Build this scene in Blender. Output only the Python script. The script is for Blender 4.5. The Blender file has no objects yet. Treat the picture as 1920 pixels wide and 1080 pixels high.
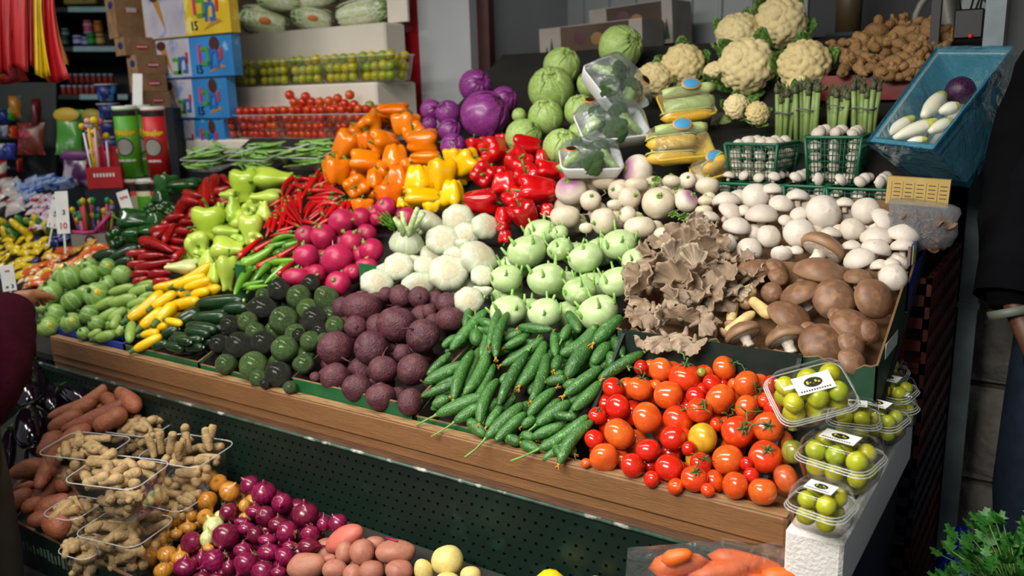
import bpy, math, random
from mathutils import Vector, Matrix, noise
RND = random.Random(7)
col = bpy.context.scene.collection
PI = math.pi
# ---------------------------------------------------------------- camera
F = 1610.0
_mx = Vector((-2460, -300, F)).normalized()
_dn = Vector((200, 7000, F)); _dn = (_dn - _mx * _mx.dot(_dn)).normalized()
AX, AZ = -_mx, -_dn
AY = AZ.cross(AX)
CAM = Vector((0, 0, 1.57))
RIGHT = Vector((AX.x, AY.x, AZ.x)); UP = -Vector((AX.y, AY.y, AZ.y)); FWD = Vector((AX.z, AY.z, AZ.z))
def ray(px, py): return RIGHT * ((px - 960) / F) - UP * ((py - 540) / F) + FWD
def P(px, py, t): return CAM + ray(px, py) * t
def atY(px, py, Y): return P(px, py, Y / ray(px, py).y)
def atZ(px, py, z): return P(px, py, (z - CAM.z) / ray(px, py).z)
def atX(px, py, x): return P(px, py, x / ray(px, py).x)
SL, Y0, Z0 = 0.6, 1.39, 0.88
def tplane(px, py, off=0.0, low=None):
    r = ray(px, py)
    s, y0, z0 = (SL, Y0, Z0 + off) if low is None else (0.5, 1.30, low + off)
    return (CAM.z - z0 + s * y0) / (s * r.y - r.z)
def on(px, py, off=0.0, low=None): return P(px, py, tplane(px, py, off, low))
def proj(p):
    d = p - CAM; z = d.dot(FWD)
    return (960 + F * d.dot(RIGHT) / z, 540 - F * d.dot(UP) / z, z)
VIEWS = {'A': (0, 0, 3), 'B': (400, 0, 3), 'C': (800, 0, 3), 'D': (1200, 0, 4), 'E': (1520, 0, 3.6), 'F': (0, 300, 3), 'G': (400, 300, 3), 'H': (800, 300, 3),
         'I': (1180, 280, 3), 'J': (1440, 300, 3), 'K': (0, 600, 2.25), 'L': (400, 640, 2.4545), 'M': (800, 580, 3), 'N': (1080, 640, 3), 'O': (1400, 660, 2.571), 'P': (700, 860, 2.4),
         'Q': (1040, 90, 4), 'R': (1420, 680, 4.8), 'S': (240, 860, 4.364), 'T': (520, 960, 4.8), 'U': (40, 740, 3.375), 'W': (1330, 130, 4.319), 'X': (1620, 60, 3.6), 'Z': (1160, 400, 3.6), 'p': (0, 0, 1)}
def vp(v, x, y): o = VIEWS[v]; return (o[0] + x / o[2], o[1] + y / o[2])
cam_d = bpy.data.cameras.new('camera'); cam = bpy.data.objects.new('camera', cam_d); col.objects.link(cam)
m = Matrix.Identity(4)
for i in range(3):
    m[i][0], m[i][1], m[i][2], m[i][3] = RIGHT[i], UP[i], -FWD[i], CAM[i]
cam.matrix_world = m
cam_d.sensor_width = 36; cam_d.lens = 36 * F / 1920; cam_d.clip_start = .02; cam_d.clip_end = 60
cam_d.dof.use_dof = True; cam_d.dof.focus_distance = 1.75; cam_d.dof.aperture_fstop = 3.2
bpy.context.scene.camera = cam
CV = Vector((0, 0, 0))
def camdir(dx, dy, dz): return (RIGHT * dx + UP * dy - FWD * dz).normalized()
NRM = Vector((0, -SL, 1)).normalized()
# ---------------------------------------------------------------- materials
def lin(h):
    if isinstance(h, (tuple, list)): return tuple(h[:3]) + (1,)
    h = h.lstrip('#'); o = []
    for i in (0, 2, 4):
        c = int(h[i:i + 2], 16) / 255
        o.append(c / 12.92 if c <= .04045 else ((c + .055) / 1.055) ** 2.4)
    return tuple(o) + (1,)
MATS = {}
class NT:
    def __init__(s, name):
        s.m = bpy.data.materials.new(name); s.m.use_nodes = True; s.t = s.m.node_tree; s.n = s.t.nodes; s.n.clear()
    def add(s, typ, **kw):
        nd = s.n.new(typ)
        for k, v in kw.items():
            if k.startswith('i_'): nd.inputs[k[2:].replace('_', ' ')].default_value = v
            else: setattr(nd, k, v)
        return nd
    def link(s, a, b): s.t.links.new(a, b)
def ramp(T, fac, cols, pos=None, interp='LINEAR'):
    r = T.add('ShaderNodeValToRGB'); cr = r.color_ramp; cr.interpolation = interp
    n = len(cols)
    while len(cr.elements) < n: cr.elements.new(.5)
    for i, c in enumerate(cols):
        cr.elements[i].position = pos[i] if pos else (i / (n - 1) if n > 1 else 0)
    for i, c in enumerate(cols): cr.elements[i].color = lin(c)
    T.link(fac, r.inputs[0]); return r.outputs[0]
def mixc(T, fac, a, b, mode='MIX'):
    x = T.add('ShaderNodeMix', data_type='RGBA', blend_type=mode)
    for s, v in ((0, fac), (6, a), (7, b)):
        if hasattr(v, 'links'): T.link(v, x.inputs[s])
        else: x.inputs[s].default_value = v
    return x.outputs[2]
def mth(T, op, a, b=0.0):
    x = T.add('ShaderNodeMath', operation=op)
    for i, v in enumerate((a, b)):
        if hasattr(v, 'links'): T.link(v, x.inputs[i])
        else: x.inputs[i].default_value = v
    return x.outputs[0]
def mat(name, cols, rough=.45, spots=None, nscale=18., namt=.35, bump=0., bscale=60., sss=0., coat=0., stripes=None, veins=None, axis=None, metal=0., spec=.5, rings=None, stretch=None):
    """cols: list picked by each object's random; spots: (colour, scale, threshold, softness); stripes: (colour, count, width) meridian stripes about local z;
    veins: (colour, scale); axis: (colour, lo, hi) blend along local z; rings: (colour, freq) rings about local z near the top"""
    if name in MATS: return MATS[name]
    T = NT(name); out = T.add('ShaderNodeOutputMaterial'); b = T.add('ShaderNodeBsdfPrincipled')
    T.link(b.outputs[0], out.inputs[0])
    tc = T.add('ShaderNodeTexCoord'); oi = T.add('ShaderNodeObjectInfo')
    co = tc.outputs['Object']
    off = T.add('ShaderNodeVectorMath', operation='ADD'); T.link(co, off.inputs[0])
    sc_ = T.add('ShaderNodeVectorMath', operation='SCALE'); sc_.inputs[0].default_value = (37, 17, 53); T.link(oi.outputs['Random'], sc_.inputs['Scale']); T.link(sc_.outputs[0], off.inputs[1])
    v = off.outputs[0]
    if stretch:
        mp = T.add('ShaderNodeMapping'); mp.inputs['Scale'].default_value = stretch; T.link(v, mp.inputs[0]); v = mp.outputs[0]
    c = ramp(T, oi.outputs['Random'], cols) if len(cols) > 1 else None
    if c is None:
        rgb = T.add('ShaderNodeRGB'); rgb.outputs[0].default_value = lin(cols[0]); c = rgb.outputs[0]
    nz = T.add('ShaderNodeTexNoise'); nz.inputs['Scale'].default_value = nscale; nz.inputs['Detail'].default_value = 4; T.link(v, nz.inputs[0])
    if namt:
        k = ramp(T, nz.outputs[0], [(1 - namt,) * 3, (1 + namt * .6,) * 3], [.3, .7]); c = mixc(T, 1.0, c, k, 'MULTIPLY')
    sep = None
    if stripes or axis or rings:
        sep = T.add('ShaderNodeSeparateXYZ'); T.link(co, sep.inputs[0])
    if axis:
        for (cc, lo, hi) in (axis if isinstance(axis, list) else [axis]):
            mr = T.add('ShaderNodeMapRange'); mr.inputs['From Min'].default_value = lo; mr.inputs['From Max'].default_value = hi
            T.link(mth(T, 'ADD', sep.outputs[2], mth(T, 'MULTIPLY', mth(T, 'SUBTRACT', nz.outputs[0], .5), .35 * abs(hi - lo))), mr.inputs[0]); c = mixc(T, mr.outputs[0], c, lin(cc))
    if stripes:
        a = mth(T, 'ARCTAN2', sep.outputs[1], sep.outputs[0])
        s_ = mth(T, 'SINE', mth(T, 'ADD', mth(T, 'MULTIPLY', a, float(stripes[1])), mth(T, 'MULTIPLY', nz.outputs[0], 2.0)))
        c = mixc(T, ramp(T, s_, ['000000', 'ffffff'], [stripes[2], 1.0]), c, lin(stripes[0]))
    if rings:
        r2 = mth(T, 'SQRT', mth(T, 'ADD', mth(T, 'POWER', sep.outputs[0], 2.), mth(T, 'POWER', sep.outputs[1], 2.)))
        s_ = mth(T, 'SINE', mth(T, 'MULTIPLY', r2, rings[1]))
        lim = mth(T, 'GREATER_THAN', sep.outputs[2], rings[2])
        c = mixc(T, mth(T, 'MULTIPLY', lim, ramp(T, s_, ['000000', 'ffffff'], [.45, .95])), c, lin(rings[0]))
    if veins:
        vo = T.add('ShaderNodeTexVoronoi', feature='DISTANCE_TO_EDGE'); vo.inputs['Scale'].default_value = veins[1]; T.link(v, vo.inputs[0])
        c = mixc(T, ramp(T, vo.outputs[0], ['ffffff', '000000'], [0, veins[2] if len(veins) > 2 else .06]), c, lin(veins[0]))
    if spots:
        n2 = T.add('ShaderNodeTexNoise'); n2.inputs['Scale'].default_value = spots[1]; n2.inputs['Detail'].default_value = 3; T.link(v, n2.inputs[0])
        c = mixc(T, ramp(T, n2.outputs[0], ['000000', 'ffffff'], [spots[2], spots[2] + spots[3]]), c, lin(spots[0]))
    T.link(c, b.inputs['Base Color'])
    b.inputs['Roughness'].default_value = rough; b.inputs['Metallic'].default_value = metal; b.inputs['Specular IOR Level'].default_value = spec
    if coat: b.inputs['Coat Weight'].default_value = coat; b.inputs['Coat Roughness'].default_value = .12
    if sss:
        b.inputs['Subsurface Weight'].default_value = sss; b.inputs['Subsurface Radius'].default_value = (1, .6, .3); b.inputs['Subsurface Scale'].default_value = .012
    if bump:
        n3 = T.add('ShaderNodeTexNoise'); n3.inputs['Scale'].default_value = bscale; n3.inputs['Detail'].default_value = 3; T.link(v, n3.inputs[0])
        bp = T.add('ShaderNodeBump'); bp.inputs['Strength'].default_value = bump; bp.inputs['Distance'].default_value = .02; T.link(n3.outputs[0], bp.inputs['Height']); T.link(bp.outputs[0], b.inputs['Normal'])
    MATS[name] = T.m; return T.m
def flat(name, c, rough=.5, **kw): return mat(name, [c] if isinstance(c, str) else c, rough, namt=kw.pop('namt', .12), **kw)
def clear(name, tint='ffffff', gloss=.18, rough=.08, opac=0.0, opc='ffffff', wrinkle=0.0):
    """thin clear plastic: mostly transparent, with a sheen"""
    if name in MATS: return MATS[name]
    T = NT(name); out = T.add('ShaderNodeOutputMaterial')
    tr = T.add('ShaderNodeBsdfTransparent'); tr.inputs[0].default_value = lin(tint)
    gl = T.add('ShaderNodeBsdfGlossy'); gl.inputs['Roughness'].default_value = rough; gl.inputs[0].default_value = (.9, .9, .9, 1)
    fr = T.add('ShaderNodeLayerWeight'); fr.inputs[0].default_value = gloss
    mx = T.add('ShaderNodeMixShader'); T.link(mth(T, 'MULTIPLY', fr.outputs[1], .8), mx.inputs[0]); T.link(tr.outputs[0], mx.inputs[1]); T.link(gl.outputs[0], mx.inputs[2])
    if wrinkle:
        tc = T.add('ShaderNodeTexCoord'); nz = T.add('ShaderNodeTexNoise'); nz.inputs['Scale'].default_value = wrinkle; nz.inputs['Detail'].default_value = 5; nz.inputs['Distortion'].default_value = 1.5
        T.link(tc.outputs['Object'], nz.inputs[0]); bp = T.add('ShaderNodeBump'); bp.inputs['Strength'].default_value = .8; bp.inputs['Distance'].default_value = .02
        T.link(nz.outputs[0], bp.inputs['Height']); T.link(bp.outputs[0], gl.inputs['Normal']); T.link(bp.outputs[0], fr.inputs['Normal'])
    o = mx.outputs[0]
    if opac:
        df = T.add('ShaderNodeBsdfPrincipled'); df.inputs['Base Color'].default_value = lin(opc); df.inputs['Roughness'].default_value = .35
        m2 = T.add('ShaderNodeMixShader'); m2.inputs[0].default_value = opac; T.link(o, m2.inputs[1]); T.link(df.outputs[0], m2.inputs[2]); o = m2.outputs[0]
        if wrinkle: T.link(bp.outputs[0], df.inputs['Normal'])
    T.link(o, out.inputs[0]); MATS[name] = T.m; return T.m
# ---------------------------------------------------------------- mesh building
class G:
    def __init__(s): s.v = []; s.f = []; s.mi = []; s.flat = []
    def add(s, vs, fs, mi=0, flat_=False):
        b = len(s.v); s.v += [tuple(v) for v in vs]; s.f += [tuple(b + i for i in f) for f in fs]; s.mi += [mi] * len(fs); s.flat += [flat_] * len(fs); return s
    def mesh(s, name, mats):
        me = bpy.data.meshes.new(name); me.from_pydata(s.v, [], s.f); me.update()
        for m_ in (mats if isinstance(mats, (list, tuple)) else [mats]): me.materials.append(m_)
        me.polygons.foreach_set('material_index', s.mi); me.polygons.foreach_set('use_smooth', [not x for x in s.flat]); return me
    def lathe(s, prof, seg=20, fn=None, mi=0, xf=None):
        vs, rows = [], []
        for (z, r) in prof:
            if r < 1e-6: rows.append([len(vs)]); vs.append(Vector((0, 0, z)))
            else:
                row = []
                for k in range(seg):
                    a = 2 * PI * k / seg; rr, zz = r, z
                    if fn: rr, zz = fn(z, a, r)
                    row.append(len(vs)); vs.append(Vector((rr * math.cos(a), rr * math.sin(a), zz)))
                rows.append(row)
        fs = []
        for a, b in zip(rows, rows[1:]):
            for k in range(seg):
                k2 = (k + 1) % seg
                if len(a) == 1 and len(b) > 1: fs.append((a[0], b[k2], b[k]))
                elif len(b) == 1 and len(a) > 1: fs.append((a[k], a[k2], b[0]))
                elif len(a) > 1: fs.append((a[k], a[k2], b[k2], b[k]))
        if xf: vs = [xf @ v for v in vs]
        return s.add(vs, fs, mi)
    def tube(s, pts, rad, seg=8, mi=0, flat=1.0, up=None, cap=True, bumpy=None):
        pts = [Vector(p) for p in pts]; n = len(pts)
        if not isinstance(rad, (list, tuple)): rad = [rad] * n
        T0 = (pts[1] - pts[0]).normalized()
        u = up or (Vector((0, 0, 1)) if abs(T0.z) < .9 else Vector((1, 0, 0)))
        u = (u - T0 * u.dot(T0)).normalized(); vs, rows = [], []
        for i, p in enumerate(pts):
            t = (pts[min(i + 1, n - 1)] - pts[max(i - 1, 0)]).normalized()
            u = (u - t * u.dot(t)).normalized(); w = t.cross(u)
            if rad[i] < 1e-6: rows.append([len(vs)]); vs.append(p); continue
            row = []
            for k in range(seg):
                a = 2 * PI * k / seg; r = rad[i] * (bumpy(i, k) if bumpy else 1)
                row.append(len(vs)); vs.append(p + (u * math.sin(a) * flat + w * math.cos(a)) * r)
            rows.append(row)
        fs = []
        for a, b in zip(rows, rows[1:]):
            for k in range(seg):
                k2 = (k + 1) % seg
                if len(a) == 1 and len(b) > 1: fs.append((a[0], b[k2], b[k]))
                elif len(b) == 1 and len(a) > 1: fs.append((a[k], a[k2], b[0]))
                elif len(a) > 1 and len(b) > 1: fs.append((a[k], a[k2], b[k2], b[k]))
        if cap:
            if len(rows[0]) > 1: fs.append(tuple(reversed(rows[0])))
            if len(rows[-1]) > 1: fs.append(tuple(rows[-1]))
        return s.add(vs, fs, mi)
    def box(s, lo, hi, mi=0, xf=None, bev=0.0):
        x0, y0, z0 = lo; x1, y1, z1 = hi
        if bev:
            b = bev; pr = []
            ring = lambda i, z: [(x0 + i + b, y0 + i, z), (x1 - i - b, y0 + i, z), (x1 - i, y0 + i + b, z), (x1 - i, y1 - i - b, z), (x1 - i - b, y1 - i, z), (x0 + i + b, y1 - i, z), (x0 + i, y1 - i - b, z), (x0 + i, y0 + i + b, z)]
            vs = ring(b, z0) + ring(0, z0 + b) + ring(0, z1 - b) + ring(b, z1)
            fs = [tuple(reversed(range(8)))] + [tuple(range(24, 32))]
            for l in range(3):
                for k in range(8): fs.append((l * 8 + k, l * 8 + (k + 1) % 8, l * 8 + 8 + (k + 1) % 8, l * 8 + 8 + k))
        else:
            vs = [(x0, y0, z0), (x1, y0, z0), (x1, y1, z0), (x0, y1, z0), (x0, y0, z1), (x1, y0, z1), (x1, y1, z1), (x0, y1, z1)]
            fs = [(3, 2, 1, 0), (4, 5, 6, 7), (0, 1, 5, 4), (1, 2, 6, 5), (2, 3, 7, 6), (3, 0, 4, 7)]
        vs = [Vector(v) for v in vs]
        if xf: vs = [xf @ v for v in vs]
        return s.add(vs, fs, mi, True)
    def grid(s, fnc, nu, nv, mi=0, thick=None, closed=False):
        """fnc(u,v)->Vector, u,v in 0..1; thick: offset along the normal makes a closed slab"""
        P_ = [[Vector(fnc(i / nu, j / nv)) for j in range(nv + 1)] for i in range(nu + 1)]
        idx = lambda i, j: i * (nv + 1) + j
        vs = [p for r in P_ for p in r]; fs = [(idx(i, j), idx(i + 1, j), idx(i + 1, j + 1), idx(i, j + 1)) for i in range(nu) for j in range(nv)]
        if thick:
            nb = len(vs); top = []
            for i in range(nu + 1):
                for j in range(nv + 1):
                    a = P_[min(i + 1, nu)][j] - P_[max(i - 1, 0)][j]; b = P_[i][min(j + 1, nv)] - P_[i][max(j - 1, 0)]
                    nn = a.cross(b); nn = nn.normalized() if nn.length > 1e-9 else Vector((0, 0, 1)); top.append(P_[i][j] - nn * thick)
            vs += top; fs += [tuple(nb + q for q in reversed(f)) for f in list(fs)]
            edge = [idx(i, 0) for i in range(nu + 1)] + [idx(nu, j) for j in range(1, nv + 1)] + [idx(i, nv) for i in range(nu - 1, -1, -1)] + [idx(0, j) for j in range(nv - 1, 0, -1)]
            for a, b in zip(edge, edge[1:] + edge[:1]): fs.append((b, a, nb + a, nb + b))
        return s.add(vs, fs, mi)
def sph(n=12, q=1.0): return [(-q * math.cos(PI * i / n), math.sin(PI * i / n)) for i in range(n + 1)]
def nz(x, y, z): return noise.noise(Vector((x, y, z)))
def frame(z, x=None):
    z = z.normalized(); x = x or RIGHT
    x = x - z * x.dot(z)
    if x.length < .05: x = UP - z * UP.dot(z)
    x.normalize(); y = z.cross(x)
    return Matrix((x, y, z)).transposed()
def TRS(loc, rot3=None, sc=1.0):
    s3 = Matrix.Diagonal(Vector((sc, sc, sc) if not hasattr(sc, '__len__') else sc))
    mm = ((rot3 or Matrix.Identity(3)) @ s3).to_4x4(); mm.translation = loc; return mm
def obj(name, me, mw=None, parent=None):
    o = bpy.data.objects.new(name, me); col.objects.link(o)
    if parent is not None: o.parent = parent
    if mw is not None: o.matrix_basis = mw
    return o
def part(name, me, parent, mb=None, label=None):
    o = obj(name, me, mb, parent)
    if label: o['label'] = label
    return o
def tag(o, label, cat, group=None, kind=None):
    if label: o['label'] = label
    o['category'] = cat
    if group: o['group'] = group
    if kind: o['kind'] = kind
    return o
def struct(name, g, m_, mw=None):
    o = obj(name, g.mesh(name, m_) if isinstance(g, G) else g, mw); o['kind'] = 'structure'; return o
FONT_CACHE = {}
def text_mesh(txt, size, m_, extrude=.0008, align='CENTER', bold=0.0):
    key = (txt, size, m_.name, extrude, align, bold)
    if key in FONT_CACHE: return FONT_CACHE[key]
    cu = bpy.data.curves.new('lettering', 'FONT'); cu.body = txt; cu.size = size; cu.extrude = extrude; cu.align_x = align; cu.align_y = 'CENTER'; cu.offset = bold; cu.resolution_u = 3
    o = bpy.data.objects.new('lettering', cu); col.objects.link(o)
    bpy.context.view_layer.update()
    me = bpy.data.meshes.new_from_object(o.evaluated_get(bpy.context.evaluated_depsgraph_get()))
    bpy.data.objects.remove(o); bpy.data.curves.remove(cu)
    me.materials.clear(); me.materials.append(m_); me.name = 'lettering'
    FONT_CACHE[key] = me; return me
def plane_xf(o, x, y):
    """matrix with local x,y along given world vectors at o, z the outward normal"""
    x = x.normalized(); y = (y - x * y.dot(x)).normalized(); z = x.cross(y)
    mm = Matrix((x, y, z)).transposed().to_4x4(); mm.translation = o; return mm
# ---------------------------------------------------------------- labels of repeats
ORD = 'first second third fourth fifth sixth seventh eighth ninth tenth eleventh twelfth thirteenth fourteenth fifteenth sixteenth seventeenth eighteenth nineteenth twentieth'.split()
ORD += ['twenty-' + x for x in ORD[:9]] + ['thirtieth'] + ['thirty-' + x for x in ORD[:9]] + ['fortieth']
PILES = {}   # pile name -> list of (object, look+kind, px, py, rpx)
def member(pile, o, look, p, rpx, cat, hidden=False, group=None):
    x, y, z = proj(p)
    PILES.setdefault((pile, hidden), []).append([o, look, x, y, rpx])
    tag(o, None, cat, group or (pile + ' in the display'))
def finish_labels():
    for (pile, hidden), L in PILES.items():
        if len(L) == 1:
            L[0][0]['label'] = L[0][1] + (' partly buried' if hidden else '') + ' of the ' + pile; continue
        L.sort(key=lambda e: -e[3]); rows, cur, top = [], [], None
        h = sorted(e[4] for e in L)[len(L) // 2] * 1.5
        for e in L:
            if cur and (top - e[3] > h or len(cur) >= 24): rows.append(cur); cur = []
            if not cur: top = e[3]
            cur.append(e)
        rows.append(cur)
        for ri, r in enumerate(rows):
            r.sort(key=lambda e: e[2])
            rn = 'front row' if ri == 0 else ('topmost row' if ri == len(rows) - 1 else ORD[ri] + ' row up')
            for k, e in enumerate(r):
                pos = 'alone' if len(r) == 1 else ('leftmost' if k == 0 else ('rightmost' if k == len(r) - 1 else ORD[k] + ' from left'))
                look = ('half-buried ' if hidden else '') + e[1]
                e[0]['label'] = '%s, %s, %s%s, %s' % (look, pos, rn, '', pile)
# ---------------------------------------------------------------- what lies on the slope: view coordinates and sizes read off the photo
ITEMS = []
def S(kind, view, rows, low=None, off=0.0):
    """round things: (x, y, rx[, ry[, axis[, extra]]])"""
    k = VIEWS[view][2]
    for r in rows:
        r = list(r); x, y = vp(view, r[0], r[1]); rx = r[2] / k; ry = (r[3] if len(r) > 3 and r[3] else r[2]) / k
        ax = r[4] if len(r) > 4 else None; ex = r[5] if len(r) > 5 else None
        t = tplane(x, y, off, low)
        ITEMS.append(dict(kind=kind, s=[(x, y, (rx + ry) / 2 if not ax else (rx + ry) / 2)], t=[t], rx=rx, ry=ry, ax=ax, ex=ex, dt=0.0, low=low))
def Cp(kind, view, rows, low=None, off=0.0):
    """long things: (x1, y1, x2, y2, r[, bend[, extra]])"""
    k = VIEWS[view][2]
    for r in rows:
        x1, y1 = vp(view, r[0], r[1]); x2, y2 = vp(view, r[2], r[3]); rr = r[4] / k
        bend = r[5] if len(r) > 5 else 0.0; ex = r[6] if len(r) > 6 else None
        n = max(2, min(5, int(math.hypot(x2 - x1, y2 - y1) / max(rr, 1) / 1.1) + 1)); ss, tt = [], []
        for i in range(n):
            f = i / (n - 1); x = x1 + (x2 - x1) * f; y = y1 + (y2 - y1) * f
            ss.append((x, y, rr)); tt.append(tplane(x, y, off, low))
        ITEMS.append(dict(kind=kind, s=ss, t=tt, p=(x1, y1, x2, y2), rr=rr, bend=bend, ex=ex, dt=0.0, low=low))
S('round_squash', 'F', [(285, 745, 72), (390, 665, 78), (410, 790, 67), (510, 640, 58), (500, 595, 50), (605, 605, 55, 0, None, 's'), (685, 645, 57, 0, 'c', 'f'), (545, 755, 75, 0, None, 's'), (605, 700, 48), (500, 868, 58), (310, 865, 58), (405, 915, 63, 0, None, 's'), (270, 940, 62, 0, None, 's'), (240, 830, 38), (545, 915, 48), (330, 650, 42), (470, 975, 38)])
Cp('pale_zucchini', 'F', [(640, 740, 735, 715, 30), (755, 750, 835, 728, 34), (790, 705, 850, 695, 22), (640, 802, 735, 775, 36), (560, 830, 625, 800, 35), (735, 820, 800, 800, 32), (578, 893, 640, 862, 35), (650, 888, 700, 852, 30), (745, 860, 790, 830, 22), (720, 915, 745, 880, 25), (640, 935, 660, 900, 28), (680, 955, 715, 920, 32), (725, 1000, 735, 925, 33), (520, 985, 550, 970, 25), (565, 1000, 620, 985, 33), (800, 770, 860, 742, 22)])
Cp('yellow_zucchini', 'F', [(895, 728, 1165, 615, 38, .1), (1010, 705, 1140, 660, 30), (1010, 757, 1195, 728, 38, .06), (750, 890, 890, 775, 40, .05), (880, 812, 960, 760, 33), (985, 822, 1100, 797, 36), (820, 922, 900, 860, 38), (915, 882, 965, 832, 40), (870, 940, 930, 922, 26), (815, 977, 870, 967, 28), (785, 1052, 893, 997, 30), (1110, 762, 1165, 750, 30), (955, 915, 1015, 930, 25)])
Cp('dark_zucchini', 'F', [(1120, 812, 1325, 795, 45), (1115, 888, 1245, 882, 42), (1285, 835, 1370, 830, 35), (1025, 900, 1080, 868, 50), (1075, 950, 1195, 968, 38), (990, 990, 1060, 1008, 38), (1055, 1030, 1120, 1020, 30), (950, 1045, 1015, 1060, 30), (880, 1050, 930, 1037, 28), (1110, 1020, 1180, 1008, 32), (940, 968, 985, 950, 33), (1180, 962, 1240, 950, 35), (1010, 1065, 1090, 1060, 30)])
S('avocado', 'G', [(370, 725, 68, 60), (550, 690, 55, 48), (485, 775, 75, 0, None, 'g'), (640, 775, 75, 0, (-.3, .5, .5), 'g'), (285, 765, 45, 0, None, 'g'), (270, 830, 92, 60), (400, 910, 88, 0, None, 'g'), (195, 910, 62, 0, None, 'g'), (95, 930, 58), (565, 895, 72), (690, 935, 60, 0, None, 'g'), (280, 1025, 70), (150, 1040, 78), (30, 1035, 55), (545, 1020, 60, 0, None, 'g'), (400, 1065, 80, 0, None, 'g'), (480, 985, 40), (625, 1010, 40, 0, None, 'g')])
S('avocado', 'L', [(60, 105, 50, 0, None, 'g'), (188, 115, 70, 0, None, 'g'), (292, 157, 65), (415, 105, 50, 0, None, 'g'), (355, 213, 32, 0, None, 'g'), (240, 190, 25)])
S('beet', 'G', [(830, 830, 115, 100, 'u'), (970, 755, 45), (1060, 765, 70), (1155, 770, 62, 0, 'c'), (730, 830, 62), (800, 935, 65, 0, 'c'), (1030, 925, 115, 115, 'u'), (1320, 810, 72), (1325, 895, 88, 75, 'd'), (1180, 985, 100), (685, 1060, 102), (885, 1060, 102), (1215, 852, 45, 0, None, 'r'), (1240, 905, 48)])
S('beet', 'L', [(560, 165, 72), (470, 165, 28), (660, 215, 72, 0, 'd'), (780, 130, 72, 0, 'd'), (770, 255, 72, 0, 'u'), (920, 130, 80), (905, 280, 66, 0, 'r'), (870, 55, 45)])
Cp('cucumber', 'M', [(245, 20, 230, 85, 28), (310, 25, 150, 205, 38), (300, 75, 345, 92, 28, 0, 's'), (345, 110, 415, 125, 28), (448, 30, 388, 250, 30, .08), (118, 195, 165, 160, 26), (545, 112, 685, 125, 30), (440, 155, 525, 120, 25), (275, 140, 275, 170, 38, 0, 's'), (20, 360, 118, 265, 26), (20, 395, 188, 310, 38), (0, 482, 150, 420, 28, 0, 'fa'), (243, 255, 152, 485, 36, .05, 'fb'), (348, 205, 228, 455, 38, -.08, 'fa'), (388, 415, 302, 620, 36, .08, 'fb'), (92, 580, 300, 495, 42, 0, 's'), (185, 618, 290, 552, 36, 0, 's'), (552, 255, 410, 518, 34, .04, 's'), (655, 205, 542, 405, 40, -.05, 'fb'), (672, 275, 600, 495, 36, -.05), (722, 135, 732, 240, 28, 0, 'fa'), (738, 285, 725, 320, 32, 0, 'fb'), (460, 205, 540, 165, 28, 0, 'fa'), (450, 308, 640, 182, 32, .05, 'fa'), (940, 112, 790, 235, 44, -.12, 'fa'), (918, 185, 802, 345, 46, .04), (1068, 75, 962, 180, 42, 0, 'fb'), (1062, 180, 1092, 242, 36, 0, 's2'), (1190, 252, 990, 375, 36, .02, 's'), (958, 430, 842, 548, 38, -.04, 'fa'), (958, 345, 805, 465, 38, 0, 'fb'), (802, 30, 850, 110, 32), (1000, 205, 948, 275, 38), (1032, 262, 1035, 305, 32), (700, 465, 582, 585, 34, .04, 'fa'), (775, 540, 640, 635, 38, 0, 's2'), (728, 592, 820, 600, 27), (878, 625, 662, 775, 40, -.06, 's2'), (908, 640, 755, 835, 38, .08, 'fb'), (520, 555, 362, 705, 40, 0, 's2'), (552, 540, 480, 680, 38, .05, 'fb'), (402, 562, 345, 640, 28, 0, 'fb'), (740, 662, 622, 710, 34), (730, 785, 748, 810, 28), (255, 640, 310, 690, 38), (470, 730, 505, 742, 34), (560, 760, 615, 780, 34), (795, 110, 772, 150, 30, 0, 's2'), (590, 620, 560, 640, 30, 0, 'fb'), (350, 560, 382, 520, 28), (700, 402, 762, 390, 32, 0, 'fa'), (60, 530, 100, 510, 33), (430, 402, 452, 380, 28)])
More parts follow.
